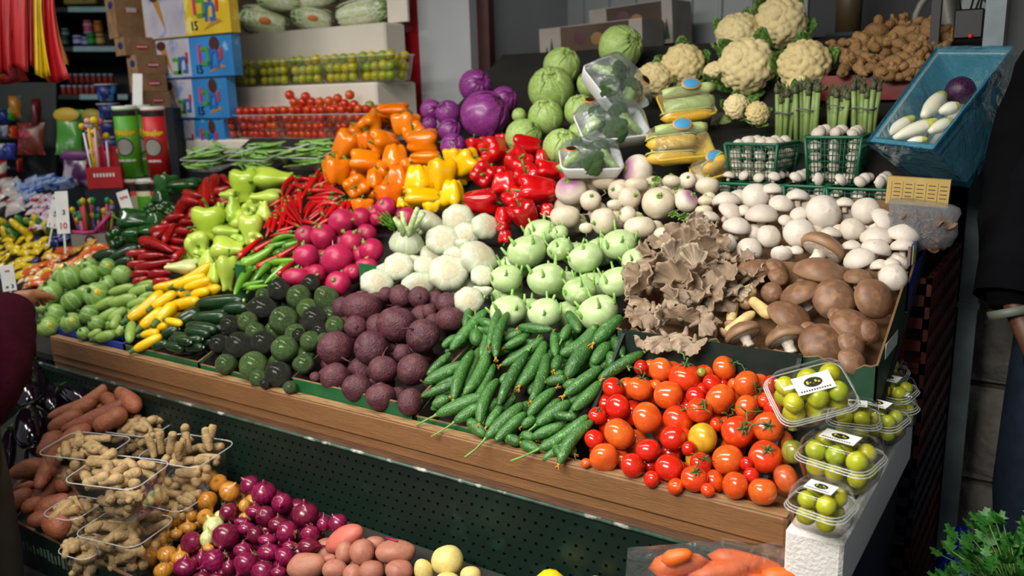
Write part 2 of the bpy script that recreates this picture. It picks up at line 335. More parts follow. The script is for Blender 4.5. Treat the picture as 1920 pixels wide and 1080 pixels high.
S('tomato', 'N', [(480, 160, 72, 0, None, 'o'), (615, 200, 95, 0, (0, .9, .3), 'mc'), (835, 150, 72, 0, (.7, .5, .5), 'oc'), (365, 145, 44, 0, None, 'r'), (360, 265, 80, 0, (.2, .9, .2), 'oc'), (212, 265, 68, 0, (.5, .6, .5), 'rc'), (520, 300, 85, 0, None, 'o'), (765, 235, 55, 0, None, 'r'), (955, 240, 80, 0, (.7, -.3, .6), 'oc'), (1100, 240, 52, 0, None, 'r'), (810, 325, 92, 0, (.6, -.6, .5), 'oc'), (670, 310, 55, 0, None, 'r'), (235, 370, 75, 0, None, 'r'), (120, 420, 55, 0, (0, .8, .6), 'rc'), (400, 430, 93, 0, None, 'o'), (580, 440, 92, 0, (.5, .8, .3), 'mc'), (690, 390, 75, 0, (.2, .7, .7), 'mc'), (965, 370, 75, 0, (.7, -.2, .6), 'oc'), (1060, 335, 50, 0, None, 'm'), (1080, 485, 90, 0, (-.3, .3, .9), 'oc'), (910, 510, 95, 0, (.15, .4, .9), 'mc'), (710, 545, 90, 0, None, 'y'), (245, 520, 95, 0, (.6, .8, .3), 'o'), (100, 550, 60, 0, None, 'r'), (545, 540, 75, 0, None, 'r'), (405, 610, 73, 0, None, 'r'), (160, 655, 87, 0, (0, -.4, .9), 'ob'), (318, 700, 73, 0, None, 'r'), (525, 710, 85, 0, None, 'r'), (670, 770, 78, 0, (0, .75, .65), 'mc'), (700, 690, 65, 0, (.3, .7, .7), 'rc'), (857, 665, 90, 0, None, 'o'), (1065, 650, 98, 0, (-.1, .65, .75), 'mc'), (1215, 620, 62, 85, None, 'g'), (895, 810, 80, 0, (-.9, .2, .3), 'o'), (1053, 843, 83, 92, 'u', 'o'), (1180, 775, 83, 0, None, 'b'), (985, 750, 45, 0, None, 'r'), (425, 775, 50, 0, None, 'r'), (560, 815, 50, 0, None, 'm'), (740, 835, 42, 0, None, 'm'), (960, 690, 42, 0, None, 'r'), (450, 245, 32, 0, None, 'o'), (890, 240, 35, 0, None, 'o'), (790, 470, 42, 0, (.4, .6, .6), 'mc'), (55, 685, 30, 0, None, 'o'), (1100, 370, 50, 0, None, 'r'), (640, 600, 45, 0, None, 'r'), (700, 175, 28, 0, None, 'g')])
S('kohlrabi', 'H', [(635, 415, 92), (565, 510, 115), (750, 500, 75), (895, 550, 115, 88), (1085, 475, 110, 92), (745, 410, 52), (1185, 570, 90), (1075, 685, 105), (450, 665, 92), (675, 670, 120, 100), (860, 735, 100, 92), (455, 855, 110, 100), (665, 860, 105, 92), (960, 870, 128, 105)])
S('fennel_bulb', 'G', [(1045, 600, 85, 0, 'c', 'f'), (1190, 595, 62, 0, 'c', 'f'), (1320, 635, 112, 0, 'c', 'f'), (1290, 450, 95, 85, 'c', 'f'), (1378, 335, 90, 98, 'c', 'f'), (1220, 345, 85, 60, (.4, .5, .3)), (1085, 470, 95, 90, (.1, .85, .5), 'k'), (920, 690, 92, 70, 'c', 'f'), (1150, 705, 95, 60, (.3, -.3, .8)), (1435, 790, 82, 0, 'c', 'f')])
S('fennel_bulb', 'H', [(328, 375, 80, 80, (.5, .2, .8), 'f'), (290, 550, 112, 100, (.4, .35, .5)), (205, 465, 45, 40, 'u'), (330, 730, 40, 30, 'u')])
S('radish', 'G', [(725, 350, 92, 68, (.2, -.7, .6)), (620, 430, 75), (510, 425, 60), (830, 325, 60), (780, 460, 70, 0, (.3, .8, .5)), (890, 510, 72, 76, (-.6, .7, .4)), (520, 540, 75, 0, (-.2, .9, .2)), (700, 560, 105, 82, (.4, -.8, .4)), (860, 590, 65, 42), (465, 660, 85, 58), (700, 700, 75, 0, (-.2, .3, .9)), (580, 640, 55), (970, 265, 62), (1090, 330, 66), (920, 330, 42), (790, 630, 42)])
Cp('green_chilli', 'G', [(185, 572, 310, 500, 38, .05), (190, 640, 122, 760, 32, .05), (345, 572, 440, 560, 24), (300, 600, 240, 670, 28), (190, 700, 265, 680, 20), (210, 720, 290, 708, 18), (400, 600, 310, 680, 26), (320, 490, 380, 470, 25), (350, 450, 465, 430, 20, -.1), (420, 480, 460, 465, 22)])
Cp('red_chilli', 'G', [(145, 540, 250, 445, 22, 0, 'm'), (250, 510, 350, 448, 20, 0, 'm'), (260, 602, 372, 540, 21, 0, 'm'), (372, 545, 470, 482, 21, 0, 'm'), (370, 640, 445, 575, 20, 0, 'm')])
Cp('red_chilli', 'G', [(450, 110, 392, 190, 17, .15), (455, 112, 550, 112, 16, -.1), (485, 180, 488, 285, 20), (570, 115, 512, 210, 20), (550, 172, 640, 170, 17), (645, 212, 540, 212, 19), (610, 150, 715, 188, 22), (410, 260, 462, 340, 15, .1), (430, 240, 505, 345, 14), (572, 250, 512, 335, 17, .1), (640, 262, 540, 335, 14), (690, 250, 570, 290, 18, .15), (685, 260, 640, 312, 20), (655, 180, 585, 190, 15), (740, 240, 690, 292, 18), (380, 232, 320, 268, 15), (352, 300, 302, 368, 20), (400, 345, 308, 412, 22, .15), (385, 270, 383, 190, 16), (590, 62, 562, 102, 12), (520, 190, 470, 205, 15), (760, 240, 745, 295, 16), (365, 285, 360, 325, 16), (555, 350, 470, 335, 14), (430, 170, 400, 215, 16), (460, 300, 430, 345, 15), (610, 305, 590, 255, 15), (470, 370, 410, 345, 14), (395, 300, 372, 400, 14), (420, 140, 470, 165, 14), (630, 85, 600, 130, 16), (585, 145, 640, 120, 14), (700, 215, 655, 240, 16), (345, 340, 330, 400, 15), (380, 400, 440, 380, 15), (515, 150, 470, 175, 15), (425, 400, 330, 420, 15), (640, 340, 590, 365, 14), (720, 275, 755, 230, 13)])
S('light_pepper', 'G', [(170, 155, 85, 92, 'u'), (340, 105, 100, 70, 'l'), (300, 212, 82, 52, 'r'), (108, 285, 60, 70, 'd'), (200, 285, 45, 0, 'c'), (290, 288, 50, 58, 'd'), (35, 325, 42, 75, 'd'), (215, 395, 70, 85, 'u'), (75, 408, 70, 45, 'l'), (85, 500, 85, 78, 'l'), (72, 635, 58, 95, 'u'), (238, 440, 45, 40, 'c')])
S('light_pepper', 'F', [(1180, 352, 95, 92, 'u'), (1105, 482, 70, 85, 'c'), (1030, 605, 88, 48, 'r', 'p'), (1165, 560, 50, 52, 'd'), (1190, 640, 40, 60, 'd'), (1290, 192, 42, 35, 'r')])
S('dark_pepper', 'F', [(935, 140, 65, 60, 'u'), (1045, 155, 92, 50, 'r'), (905, 210, 55, 45, 'd'), (945, 275, 60, 45, 'c'), (845, 272, 36, 34, 'c'), (765, 342, 88, 72, 'l'), (650, 440, 55, 65, 'c'), (745, 425, 55, 50, 'r'), (850, 400, 55, 45, 'r'), (875, 340, 50, 40, 'd')])
Cp('long_zucchini', 'F', [(545, 545, 635, 525, 32), (640, 548, 760, 495, 32), (670, 575, 720, 560, 30)])
Cp('long_red_pepper', 'F', [(1040, 190, 1115, 202, 28), (1175, 115, 1165, 255, 38), (1215, 100, 1200, 205, 34), (1245, 100, 1280, 130, 25), (1195, 232, 1262, 180, 28), (1045, 230, 990, 335, 36, .05), (1105, 272, 1075, 310, 36), (960, 338, 1030, 322, 25), (860, 402, 965, 370, 34), (880, 432, 935, 390, 28), (798, 450, 955, 500, 36, -.06), (922, 462, 972, 380, 24), (945, 452, 1035, 456, 28), (1010, 402, 1065, 400, 30), (740, 540, 800, 522, 34), (800, 552, 905, 540, 30), (742, 592, 805, 575, 28), (785, 602, 965, 568, 33, .03), (985, 560, 1045, 500, 28), (770, 642, 835, 630, 30), (850, 650, 930, 638, 34), (880, 690, 935, 678, 28), (782, 688, 825, 670, 25), (1240, 255, 1290, 235, 26), (1030, 350, 1075, 345, 24)])
S('orange_pepper', 'B', [(1020, 625, 85, 50, 'r'), (885, 690, 80, 50, (-.2, -.7, .6)), (1085, 700, 85, 65, 'u'), (760, 820, 80, 85, (.5, .7, .2)), (955, 805, 82, 72, (-.8, -.1, .5)), (855, 795, 55, 50, 'u'), (1180, 800, 88, 80, 'r'), (855, 910, 85, 72, 'l'), (1025, 890, 78, 75, 'd'), (680, 970, 82, 75, 'u'), (1195, 890, 85, 45, 'r'), (1045, 1000, 75, 70, 'd'), (800, 1050, 76, 70, 'c'), (905, 1015, 52, 52, 'd')])
S('orange_pepper', 'G', [(985, 195, 85, 58, 'u'), (835, 258, 65, 42, 'u')])
S('yellow_pepper', 'G', [(1155, 110, 82, 75, 'd'), (1282, 90, 85, 95, 'u'), (1175, 212, 95, 62, 'l'), (1345, 190, 72, 72, 'd'), (1062, 240, 32, 30, 'd'), (1225, 265, 52, 28, 'u')])
S('yellow_pepper', 'C', [(225, 920, 62, 92, (.6, .4, .4)), (150, 875, 60, 40, 'u')])
S('red_pepper', 'C', [(385, 840, 85, 78, (-.7, -.1, .6)), (560, 830, 82, 75, 'l'), (265, 815, 48, 38, 'u'), (320, 982, 75, 75, 'c'), (515, 925, 95, 72, (.2, .5, .8)), (445, 1032, 85, 66, 'd'), (650, 892, 40, 52, 'd'), (690, 965, 70, 60, 'l'), (790, 985, 45, 42, 'u'), (430, 785, 40, 30, 'u')])
S('red_pepper', 'H', [(622, 175, 105, 90, 'l'), (305, 235, 95, 78, 'r'), (550, 312, 95, 72, (-.4, .7, .3)), (430, 315, 48, 50, 'd'), (680, 285, 42, 40, 'd'), (440, 432, 40, 36, 'd')])
S('turnip', 'H', [(815, 170, 100, 85, (-.3, .5, .6), 'p'), (1000, 110, 80, 68), (922, 228, 65, 60, (0, .4, .9)), (780, 320, 100, 68, 'r'), (990, 345, 78, 80, (-.8, -.2, .5)), (1130, 310, 58, 48, (-.9, .2, .3)), (1200, 380, 92, 75), (1305, 242, 100, 92, (-.1, .4, .9)), (1140, 215, 65, 72), (1185, 60, 102, 85, (-.9, .1, .3), 'p'), (1180, 140, 80, 45, 'r'), (1375, 120, 50, 42), (1430, 210, 42, 45), (1335, 420, 62, 52), (900, 380, 40, 35), (1060, 250, 45, 35)])
S('turnip', 'I', [(330, 175, 52, 50, (-.2, .3, .9)), (440, 205, 70, 60), (320, 290, 75, 62, (.4, .5, .6), 'p'), (430, 290, 48, 36), (420, 345, 52, 38), (240, 178, 50, 38)])
S('white_mushroom', 'I', [(545, 295, 78, 55), (570, 358, 75, 72, (.5, .7, .5)), (710, 265, 85, 78, 'c'), (800, 235, 62, 55), (855, 310, 70, 50, 'u'), (945, 270, 65, 52), (745, 375, 92, 52, 'u'), (605, 440, 80, 50, 'u'), (955, 368, 52, 50), (1095, 355, 103, 90, (.1, .3, .9)), (785, 490, 68, 75, 'c'), (955, 470, 88, 78, (-.3, .4, .8)), (545, 535, 60, 65, 'c'), (675, 565, 72, 75, 'c'), (880, 402, 42), (855, 590, 60, 55, (-.2, -.6, .4)), (940, 570, 38), (445, 390, 62, 45), (640, 345, 40)])
S('white_mushroom', 'J', [(550, 285, 88, 75, 'c'), (645, 350, 85, 62, (.6, .5, .5)), (475, 390, 80, 65, 'c'), (430, 250, 55, 42), (610, 440, 88, 45, 'u'), (760, 425, 88, 42, 'u'), (610, 500, 82, 55, (.2, .85, .2), 'k'), (515, 560, 88, 55, (-.4, .8, .2), 'k'), (470, 490, 55, 45), (760, 490, 68, 40, (0, 1, .1), 'k'), (640, 600, 60, 50), (705, 660, 85, 78, 'c'), (350, 420, 60, 25), (690, 590, 50, 40)])
S('brown_mushroom', 'J', [(310, 500, 130, 78, (.55, .75, -.15), 'k'), (290, 635, 145, 50, 'u'), (180, 755, 118, 62, (-.5, .85, .1), 'k'), (375, 785, 112, 122, (-.1, .35, .9)), (595, 780, 115, 118, (.2, .3, .9)), (505, 660, 80, 48, 'u'), (60, 655, 55, 60, 'u'), (122, 885, 130, 68, (.3, .8, .5)), (475, 935, 125, 85, (.1, .7, .6)), (100, 1000, 118, 62, (-.2, .88, -.45), 'k'), (310, 1042, 135, 85, (0, .5, .8)), (20, 745, 62, 62, 'c'), (470, 1035, 80, 62, (.2, .5, .8)), (575, 965, 52, 70, (.4, .4, .8)), (235, 960, 60, 45, (0, .6, .7)), (395, 880, 60, 50, (.1, .6, .7)), (215, 690, 55, 45, (-.2, .6, .6))])
S('brown_mushroom', 'I', [(830, 668, 60, 68, (.4, .6, .5)), (705, 678, 100, 40, 'u'), (640, 1035, 105, 50, (-.3, .85, -.45), 'k')])
S('brown_mushroom', 'O', [(508, 45, 72, 52, (.3, .5, .8))])
Cp('king_oyster', 'I', [(590, 800, 575, 960, 40, 0, 'y'), (680, 930, 560, 1010, 34, 0, 'y'), (690, 800, 670, 850, 38, 0, 'y'), (770, 920, 700, 860, 42, 0, 'y'), (450, 1040, 440, 960, 55, 0, 'b')])
S('cabbage', 'C', [(1090, 268, 160, 100), (760, 375, 122, 98), (700, 505, 148, 122), (920, 475, 70, 85), (865, 625, 95, 95), (670, 660, 122, 88), (535, 780, 125, 88), (755, 830, 110, 108), (520, 650, 45, 40), (850, 745, 60, 50)])
S('red_cabbage', 'C', [(275, 485, 110, 88), (330, 645, 150, 138), (430, 570, 75, 90), (25, 620, 65, 65), (120, 635, 75, 75), (130, 735, 80, 62), (150, 825, 90, 62), (15, 700, 45, 45)])
S('cauliflower', 'D', [(1060, 165, 205, 185, 'c'), (730, 250, 165, 165, (-.3, .4, .8)), (800, 490, 215, 215, 'c'), (1230, 490, 205, 185, 'c'), (320, 490, 168, 158, 'c'), (100, 600, 130, 155, (-.2, .4, .8)), (560, 530, 85, 80), (725, 800, 90, 105, 'c'), (880, 850, 92, 95, (.2, .2, .9)), (1200, 640, 110, 90)])
Cp('ginger', 'E', [(560, 130, 570, 150, 25), (630, 125, 620, 160, 28), (640, 180, 720, 150, 28), (790, 190, 800, 200, 45), (700, 195, 860, 195, 42), (445, 225, 460, 225, 60), (590, 235, 620, 240, 52), (330, 250, 350, 265, 40), (230, 280, 280, 285, 32), (180, 330, 250, 370, 36), (350, 310, 370, 345, 36), (465, 310, 480, 315, 55), (420, 400, 460, 395, 32), (560, 340, 500, 370, 34), (640, 300, 660, 330, 34), (740, 290, 710, 320, 42), (800, 290, 780, 340, 30), (880, 220, 900, 260, 40), (960, 200, 950, 240, 30), (700, 390, 670, 420, 40), (760, 360, 740, 400, 30), (620, 400, 590, 420, 34), (500, 430, 560, 410, 40), (490, 480, 530, 490, 42), (590, 500, 720, 470, 32, .1), (320, 420, 250, 440, 40), (380, 400, 340, 390, 32), (220, 480, 230, 470, 36), (330, 470, 360, 480, 34), (140, 290, 150, 300, 26), (290, 390, 320, 400, 30), (810, 400, 790, 380, 26), (520, 300, 560, 310, 40), (690, 250, 740, 250, 40), (300, 340, 310, 330, 36), (660, 350, 690, 340, 36), (830, 270, 850, 250, 36), (920, 290, 900, 310, 30), (440, 470, 400, 470, 34), (260, 400, 230, 390, 30), (400, 320, 420, 340, 34), (560, 470, 620, 450, 34), (740, 440, 700, 450, 30), (860, 330, 840, 300, 30)])
# lower tier
LOW = .615
S('onion', 'S', [(740, 200, 80, 72, (0, .5, .8), 'y'), (835, 270, 92, 92, (.5, .7, .3), 'y'), (650, 345, 90, 85, (.5, -.7, .3), 'y'), (955, 385, 50, 65, 'd', 'y'), (635, 480, 70, 70, None, 'y'), (385, 490, 75, 92, 'u', 'y'), (480, 570, 75, 55, None, 'y'), (300, 655, 65, 62, None, 'y'), (320, 780, 85, 80, 'd', 'y'), (175, 820, 75, 85, 'd', 'y'), (290, 920, 95, 65, (.2, -.6, .6), 'y'), (700, 560, 95, 85, (-.3, .8, .3), 'w'), (660, 650, 60, 90, None, 'w'), (430, 810, 75, 65, None, 'y'), (650, 730, 50, 35, None, 'y'), (400, 610, 60, 45, None, 'y'), (520, 470, 55, 50, None, 'y')], low=LOW)
S('onion', 'S', [(995, 215, 85, 85, (-.5, .6, .3), 'r'), (1110, 280, 118, 95, (.1, .8, .4), 'r'), (1260, 365, 88, 88, (.1, 0, .9), 'r'), (820, 445, 92, 78, (.6, -.6, .3), 'r'), (1040, 430, 80, 60, None, 'r'), (1120, 470, 88, 85, (-.4, .2, .9), 'r'), (1450, 455, 128, 100, (0, .9, .3), 'r'), (1605, 540, 58, 72, None, 'r'), (1715, 540, 82, 85, (-.4, .8, .3), 'r'), (800, 640, 125, 118, (-.1, -.5, .8), 'r'), (960, 570, 75, 60, None, 'r'), (930, 510, 65, 35, None, 'r'), (1040, 625, 80, 75, None, 'r'), (1230, 540, 85, 75, None, 'r'), (1300, 600, 98, 95, None, 'r'), (1500, 620, 92, 70, (.2, -.6, .6), 'r'), (1480, 715, 108, 70, 'r', 'r'), (520, 690, 98, 92, (-.2, .5, .8), 'r'), (1145, 665, 85, 55, None, 'r'), (1150, 760, 98, 82, None, 'r'), (945, 750, 85, 72, None, 'r'), (1285, 800, 92, 85, (-.4, -.7, .4), 'r'), (700, 835, 112, 98, (-.7, -.3, .4), 'r'), (600, 820, 50, 90, None, 'r'), (480, 880, 105, 90, None, 'r'), (960, 860, 110, 105, (-.4, -.6, .6), 'r'), (830, 890, 60, 75, None, 'r'), (1110, 930, 120, 85, (0, -.3, .9), 'r'), (1230, 930, 70, 60, None, 'r'), (600, 960, 70, 40, None, 'r'), (1320, 710, 60, 40, None, 'r'), (720, 960, 60, 30, None, 'r')], low=LOW)
S('red_potato', 'T', [(600, 250, 205, 105, (.75, .5, .2), 'p'), (590, 365, 85, 105, 'u'), (770, 360, 112, 122, 'u'), (870, 290, 100, 72, 'r'), (1065, 365, 190, 108, 'r'), (260, 480, 188, 125, (.9, .2, .2)), (520, 500, 115, 92, 'r'), (850, 530, 120, 100, 'r'), (1095, 525, 130, 108, 'r'), (680, 560, 95, 92, 'u'), (480, 420, 60, 40, 'r')], low=LOW)
S('yellow_potato', 'T', [(1530, 440, 152, 140, 'r'), (1320, 540, 85, 128, (-.3, .9, .2)), (1740, 565, 98, 80, 'r'), (1530, 600, 110, 60, 'r')], low=LOW)
S('lemon', 'P', [(795, 520, 70, 32, 'r'), (1000, 540, 40, 22, 'r')], low=LOW)
LW2 = .70
Cp('sweet_potato', 'K', [(245, 405, 465, 282, 34, .08), (320, 390, 370, 362, 34), (300, 460, 505, 365, 40, .05), (505, 312, 555, 365, 42), (240, 452, 310, 412, 40), (80, 640, 155, 618, 42), (30, 785, 100, 740, 45), (150, 762, 245, 645, 44), (172, 690, 240, 560, 38), (200, 540, 232, 500, 45), (90, 712, 140, 700, 18), (185, 800, 250, 770, 45), (232, 858, 250, 865, 60), (150, 842, 190, 830, 34), (285, 505, 340, 465, 44), (270, 690, 312, 640, 40), (440, 435, 500, 402, 44), (120, 790, 150, 770, 30)], low=LW2)
Cp('eggplant', 'K', [(145, 225, 140, 330, 80), (235, 178, 325, 240, 50), (128, 405, 135, 490, 72), (45, 475, 30, 610, 38), (140, 550, 160, 610, 56), (275, 300, 335, 335, 45), (205, 290, 215, 370, 46), (75, 330, 40, 320, 26)], low=LW2 - .04)
# ---------------------------------------------------------------- settle the heap: slide things along their line of sight until they no longer run into each other
def centre(it, k=None):
    k = len(it['s']) // 2 if k is None else k
    return P(it['s'][k][0], it['s'][k][1], it['t'][k] + it['dt'])
SQ = {'white_mushroom': .62, 'brown_mushroom': .6, 'fennel_bulb': .85, 'cabbage': .95, 'cauliflower': .85, 'red_chilli': .9}
def settle(items, fixed=0, n=70, lim=.15, lat=5.0):
    bb = []
    for it in items:
        m_ = 1.0
        bb.append((min(a[0] - a[2] for a in it['s']), max(a[0] + a[2] for a in it['s']), min(a[1] - a[2] for a in it['s']), max(a[1] + a[2] for a in it['s'])))
    order = sorted(range(len(items)), key=lambda i: bb[i][0]); pairs = []
    for a_, i in enumerate(order):
        for j in order[a_ + 1:]:
            if bb[j][0] > bb[i][1]: break
            if bb[j][2] < bb[i][3] and bb[i][2] < bb[j][3]: pairs.append((i, j))
    rays = [[ray(s[0], s[1]) for s in it['s']] for it in items]
    def pts(i):
        it = items[i]; q = SQ.get(it['kind'], .93)
        return [(CAM + r * (t + it['dt']), s[2] * (t + it['dt']) / F * q, r.length) for r, t, s in zip(rays[i], it['t'], it['s'])]
    cache = [pts(i) for i in range(len(items))]
    for _ in range(n):
        worst = 0
        for i, j in pairs:
            best, bk = 0, None
            for a in cache[i]:
                for b in cache[j]:
                    d = (a[0] - b[0]).length; o = (a[1] + b[1]) * .95 - d
                    if o > best: best, bk = o, (a, b)
            if best > .0008:
                a, b = bk
                ti = (a[0] - CAM).dot(FWD); tj = (b[0] - CAM).dot(FWD)
                s = -1 if ti <= tj else 1
                st = min(best * .55, .012)
                for w, sg in ((i, s), (j, -s)):
                    if w < fixed: continue
                    it = items[w]; it['dt'] = max(-lim, min(lim, it['dt'] + sg * st))
                    if lat:
                        dv = (a[0] - b[0]) * (1 if w == i else -1); u, q = dv.dot(RIGHT), -dv.dot(UP); n_ = math.hypot(u, q) or 1; mv = min(.8, best * 500) ; ox, oy = it.get('sh', (0, 0)); nx, ny = ox + u / n_ * mv, oy + q / n_ * mv
                        if math.hypot(nx, ny) < lat:
                            it['sh'] = (nx, ny); it['s'] = [(x + nx - ox, y + ny - oy, r_) for x, y, r_ in it['s']]; rays[w] = [ray(x, y) for x, y, r_ in it['s']]
                            if 'p' in it: p_ = it['p']; it['p'] = (p_[0] + nx - ox, p_[1] + ny - oy, p_[2] + nx - ox, p_[3] + ny - oy)
                    cache[w] = pts(w)
                worst = max(worst, best)
        if worst < .002: break
    return worst
settle(ITEMS)
# things of the second layer that show through the gaps
ROUND = 'avocado beet tomato kohlrabi radish turnip white_mushroom orange_pepper yellow_pepper red_pepper light_pepper fennel_bulb round_squash onion red_potato'.split()
LONG = 'cucumber pale_zucchini yellow_zucchini dark_zucchini red_chilli green_chilli long_red_pepper sweet_potato'.split()
def gap_fill():
    new = []
    kinds = {}
    for it in ITEMS: kinds.setdefault(it['kind'], []).append(it)
    discs = []
    for it in ITEMS:
        for s, t in zip(it['s'], it['t']): discs.append((s[0], s[1], s[2], t + it['dt']))
    for kd in ROUND + LONG:
        L = kinds[kd]; got = []
        for i in range(len(L)):
            for j in range(i + 1, len(L)):
                a, b = L[i], L[j]
                pa, pb = a['s'][len(a['s']) // 2], b['s'][len(b['s']) // 2]
                ra, rb = pa[2], pb[2]; D = math.hypot(pa[0] - pb[0], pa[1] - pb[1])
                if D > (ra + rb) * (1.5 if kd in ROUND else 2.6): continue
                x, y = (pa[0] + pb[0]) / 2, (pa[1] + pb[1]) / 2; r = (ra + rb) / 2 * .92
                t = (a['t'][len(a['s']) // 2] + a['dt'] + b['t'][len(b['s']) // 2] + b['dt']) / 2
                R = r * t / F; t2 = t + R * (1.5 if kd in ROUND else 1.7)
                vis, tot = 0, 0
                for k in range(24):
                    an = k * 2.4; q = r * math.sqrt((k + .5) / 24); u, v = x + q * math.cos(an), y + q * math.sin(an)
                    tot += 1
                    if not any((u - d[0]) ** 2 + (v - d[1]) ** 2 < d[2] ** 2 and d[3] < t2 + R for d in discs): vis += 1
                if vis < 1: continue
                if any(math.hypot(x - g['s'][0][0], y - g['s'][0][1]) < r * 1.5 for g in got): continue
                if kd in ROUND:
                    g = dict(kind=kd, s=[(x, y, r)], t=[t2], rx=r, ry=r, ax=None, ex=(a['ex'] or 'r')[0] if kd in ('tomato', 'onion') else (a['ex'] if kd == 'avocado' else None), dt=0., low=a['low'], hid=True)
                else:
                    p = a['p'] if len(got) % 2 else b['p']; dx, dy = (p[2] - p[0]) * .4, (p[3] - p[1]) * .4
                    q = [(x - dx, y - dy, r), (x, y, r), (x + dx, y + dy, r)]
                    tt = [tplane(s[0], s[1], 0, a['low']) for s in q]; k_ = t2 - tt[1]
                    g = dict(kind=kd, s=q, t=[z + k_ for z in tt], p=(x - dx, y - dy, x + dx, y + dy), rr=r, bend=0., ex=None, dt=0., low=a['low'], hid=True)
                got.append(g); new.append(g)
    return new
GAP = gap_fill()
N_TOP = len(ITEMS)
settle(ITEMS + GAP, fixed=N_TOP, n=40, lim=.09, lat=8.0)
def deep(it):
    r_ = it['s'][0][2] * (it['t'][0] + it['dt']) / F; mx_ = 0
    for ot in ITEMS[:N_TOP]:
        if ot is it or ot['low'] != it['low']: continue
        for k in range(len(it['s'])):
            for q in range(len(ot['s'])):
                if abs(it['s'][k][0] - ot['s'][q][0]) > 90: continue
                R2 = ot['s'][q][2] * (ot['t'][q] + ot['dt']) / F; mx_ = max(mx_, (r_ + R2) * .95 - (centre(it, k) - centre(ot, q)).length)
    return mx_ / r_
GAP = [g_ for g_ in GAP if deep(g_) < .56]
# keep the second layer above the boards it lies on
for it in GAP: it['dt'] = min(it['dt'], .035)
ITEMS += GAP
# ---------------------------------------------------------------- templates (unit radius, local z = the axis from root end to stem end)
def T_round(q=.95, seg=22, n=13, lobes=0, amp=.0, dim=0.0, tail=0.0, noise_=0.03, seed=0, bot=0.0, pear=0.0, ns=1.3):
    pr = []
    for i in range(n + 1):
        a = PI * i / n; z = -math.cos(a); r = abs(math.sin(a)) ** .92
        if dim and z > .55: z -= dim * ((z - .55) / .45) ** 2 * (1 - r * .3)
        if bot and z < -.6: z += bot * ((-z - .6) / .4) ** 2
        if pear: r *= 1 - pear * max(0, z) ** 1.3; z *= 1 + pear * .35 * (z > 0)
        pr.append((z * q, r if 0 < i < n else 0))
    if tail:
        pr = [(-q - tail, 0), (-q - tail * .6, .025), (-q - .06, .06)] + [(z, r) for z, r in pr[1:] if z > -q + .01]
    def fn(z, a, r):
        k = 1 + amp * math.cos(lobes * a) * (.4 + .6 * abs(z)) if lobes else 1
        k += noise_ * 2 * nz(math.cos(a) * r * ns + seed * 7.1, math.sin(a) * r * ns, z * ns + seed)
        return r * k, z + noise_ * nz(math.cos(a) * r * ns, math.sin(a) * r * ns + seed * 3.3, z * ns)
    return G().lathe(pr, seg, fn)
def T_pepper(seed=0, length=1.05, tip=.62, lobes=4, shoulder=.35):
    rr = random.Random(seed); ph = rr.random() * 6; pr = []
    pts = [(-.80, 0), (-.93, .2), (-.98, .36), (-.92, .52), (-.72, tip + .05), (-.35, tip + .22), (.1, .93), (.45, 1.0), (.7, .93), (.86, .72), (.88, .5), (.8, .3), (.66, .14), (.62, 0)]
    pr = [(z * length, r) for z, r in pts]
    def fn(z, a, r):
        g = math.cos(lobes * a + ph); f = .11 if abs(z) < .6 else .2
        k = 1 + f * (abs(g) ** .8 * (1 if g > 0 else -1)) * .6 + .05 * math.sin(a + ph * 2) + .04 * nz(math.cos(a) + seed, math.sin(a), z)
        dz = .09 * g * (1 if z < -.6 else (.9 if z > .6 else 0)) * min(1, r * 1.6) * (-1 if z < 0 else 1)
        return r * k, z + dz
    return G().lathe(pr, 32, fn)
def T_stem(bend=.35, h=.75, r=.1, base=.26):
    g = G(); g.lathe([(-.03, base * .5), (0, base), (.05, base * .9), (.1, r * 1.2), (.12, 0)], 10, lambda z, a, q: (q * (1 + .15 * math.cos(5 * a)), z))
    g.tube([(0, 0, .04), (0.02, 0, h * .4), (bend * .5, 0, h * .75), (bend, .05, h)], [r * 1.1, r * .8, r * .8, r * 1.15], 7); return g
def T_calyx(n=5, L=.5, w=.11, stem=.5):
    g = G()
    for k in range(n):
        a = 2 * PI * k / n + .2 * math.sin(k * 5); c, s = math.cos(a), math.sin(a)
        f = lambda u, v: (c * L * (u + .05) - s * (v - .5) * w * 2 * (1 - u) ** .7, s * L * (u + .05) + c * (v - .5) * w * 2 * (1 - u) ** .7, .06 + .13 * math.sin(u * 3) - .1 * u * u * (k % 2))
        g.grid(f, 4, 2, thick=.025)
    g.tube([(0, 0, 0), (.03, 0, stem * .5), (.12, .05, stem)], [.075, .05, .065], 6); return g
def T_cap(flat=.62, seed=0):
    pr = [(-.18, 0), (-.2, .5), (-.22, .82), (-.2, .93), (-.1, 1.0), (.08, .99), (.26, .88), (.42, .68), (.54, .42), (.6, .18), (.62, 0)]
    pr = [(z * flat / .62, r) for z, r in pr]
    return G().lathe(pr, 24, lambda z, a, r: (r * (1 + .07 * nz(math.cos(a) * 1.2 + seed * 3, math.sin(a) * 1.2, z)), z + .05 * nz(math.cos(a) + 9, math.sin(a) + seed, r * 2)))
def T_cabbage(seed=0):
    g = G().lathe(sph(18, .92), 32, lambda z, a, r: (r * (1 + .05 * nz(math.cos(a) * 1.5, math.sin(a) * 1.5, z * 1.5 + seed)), z)); return g
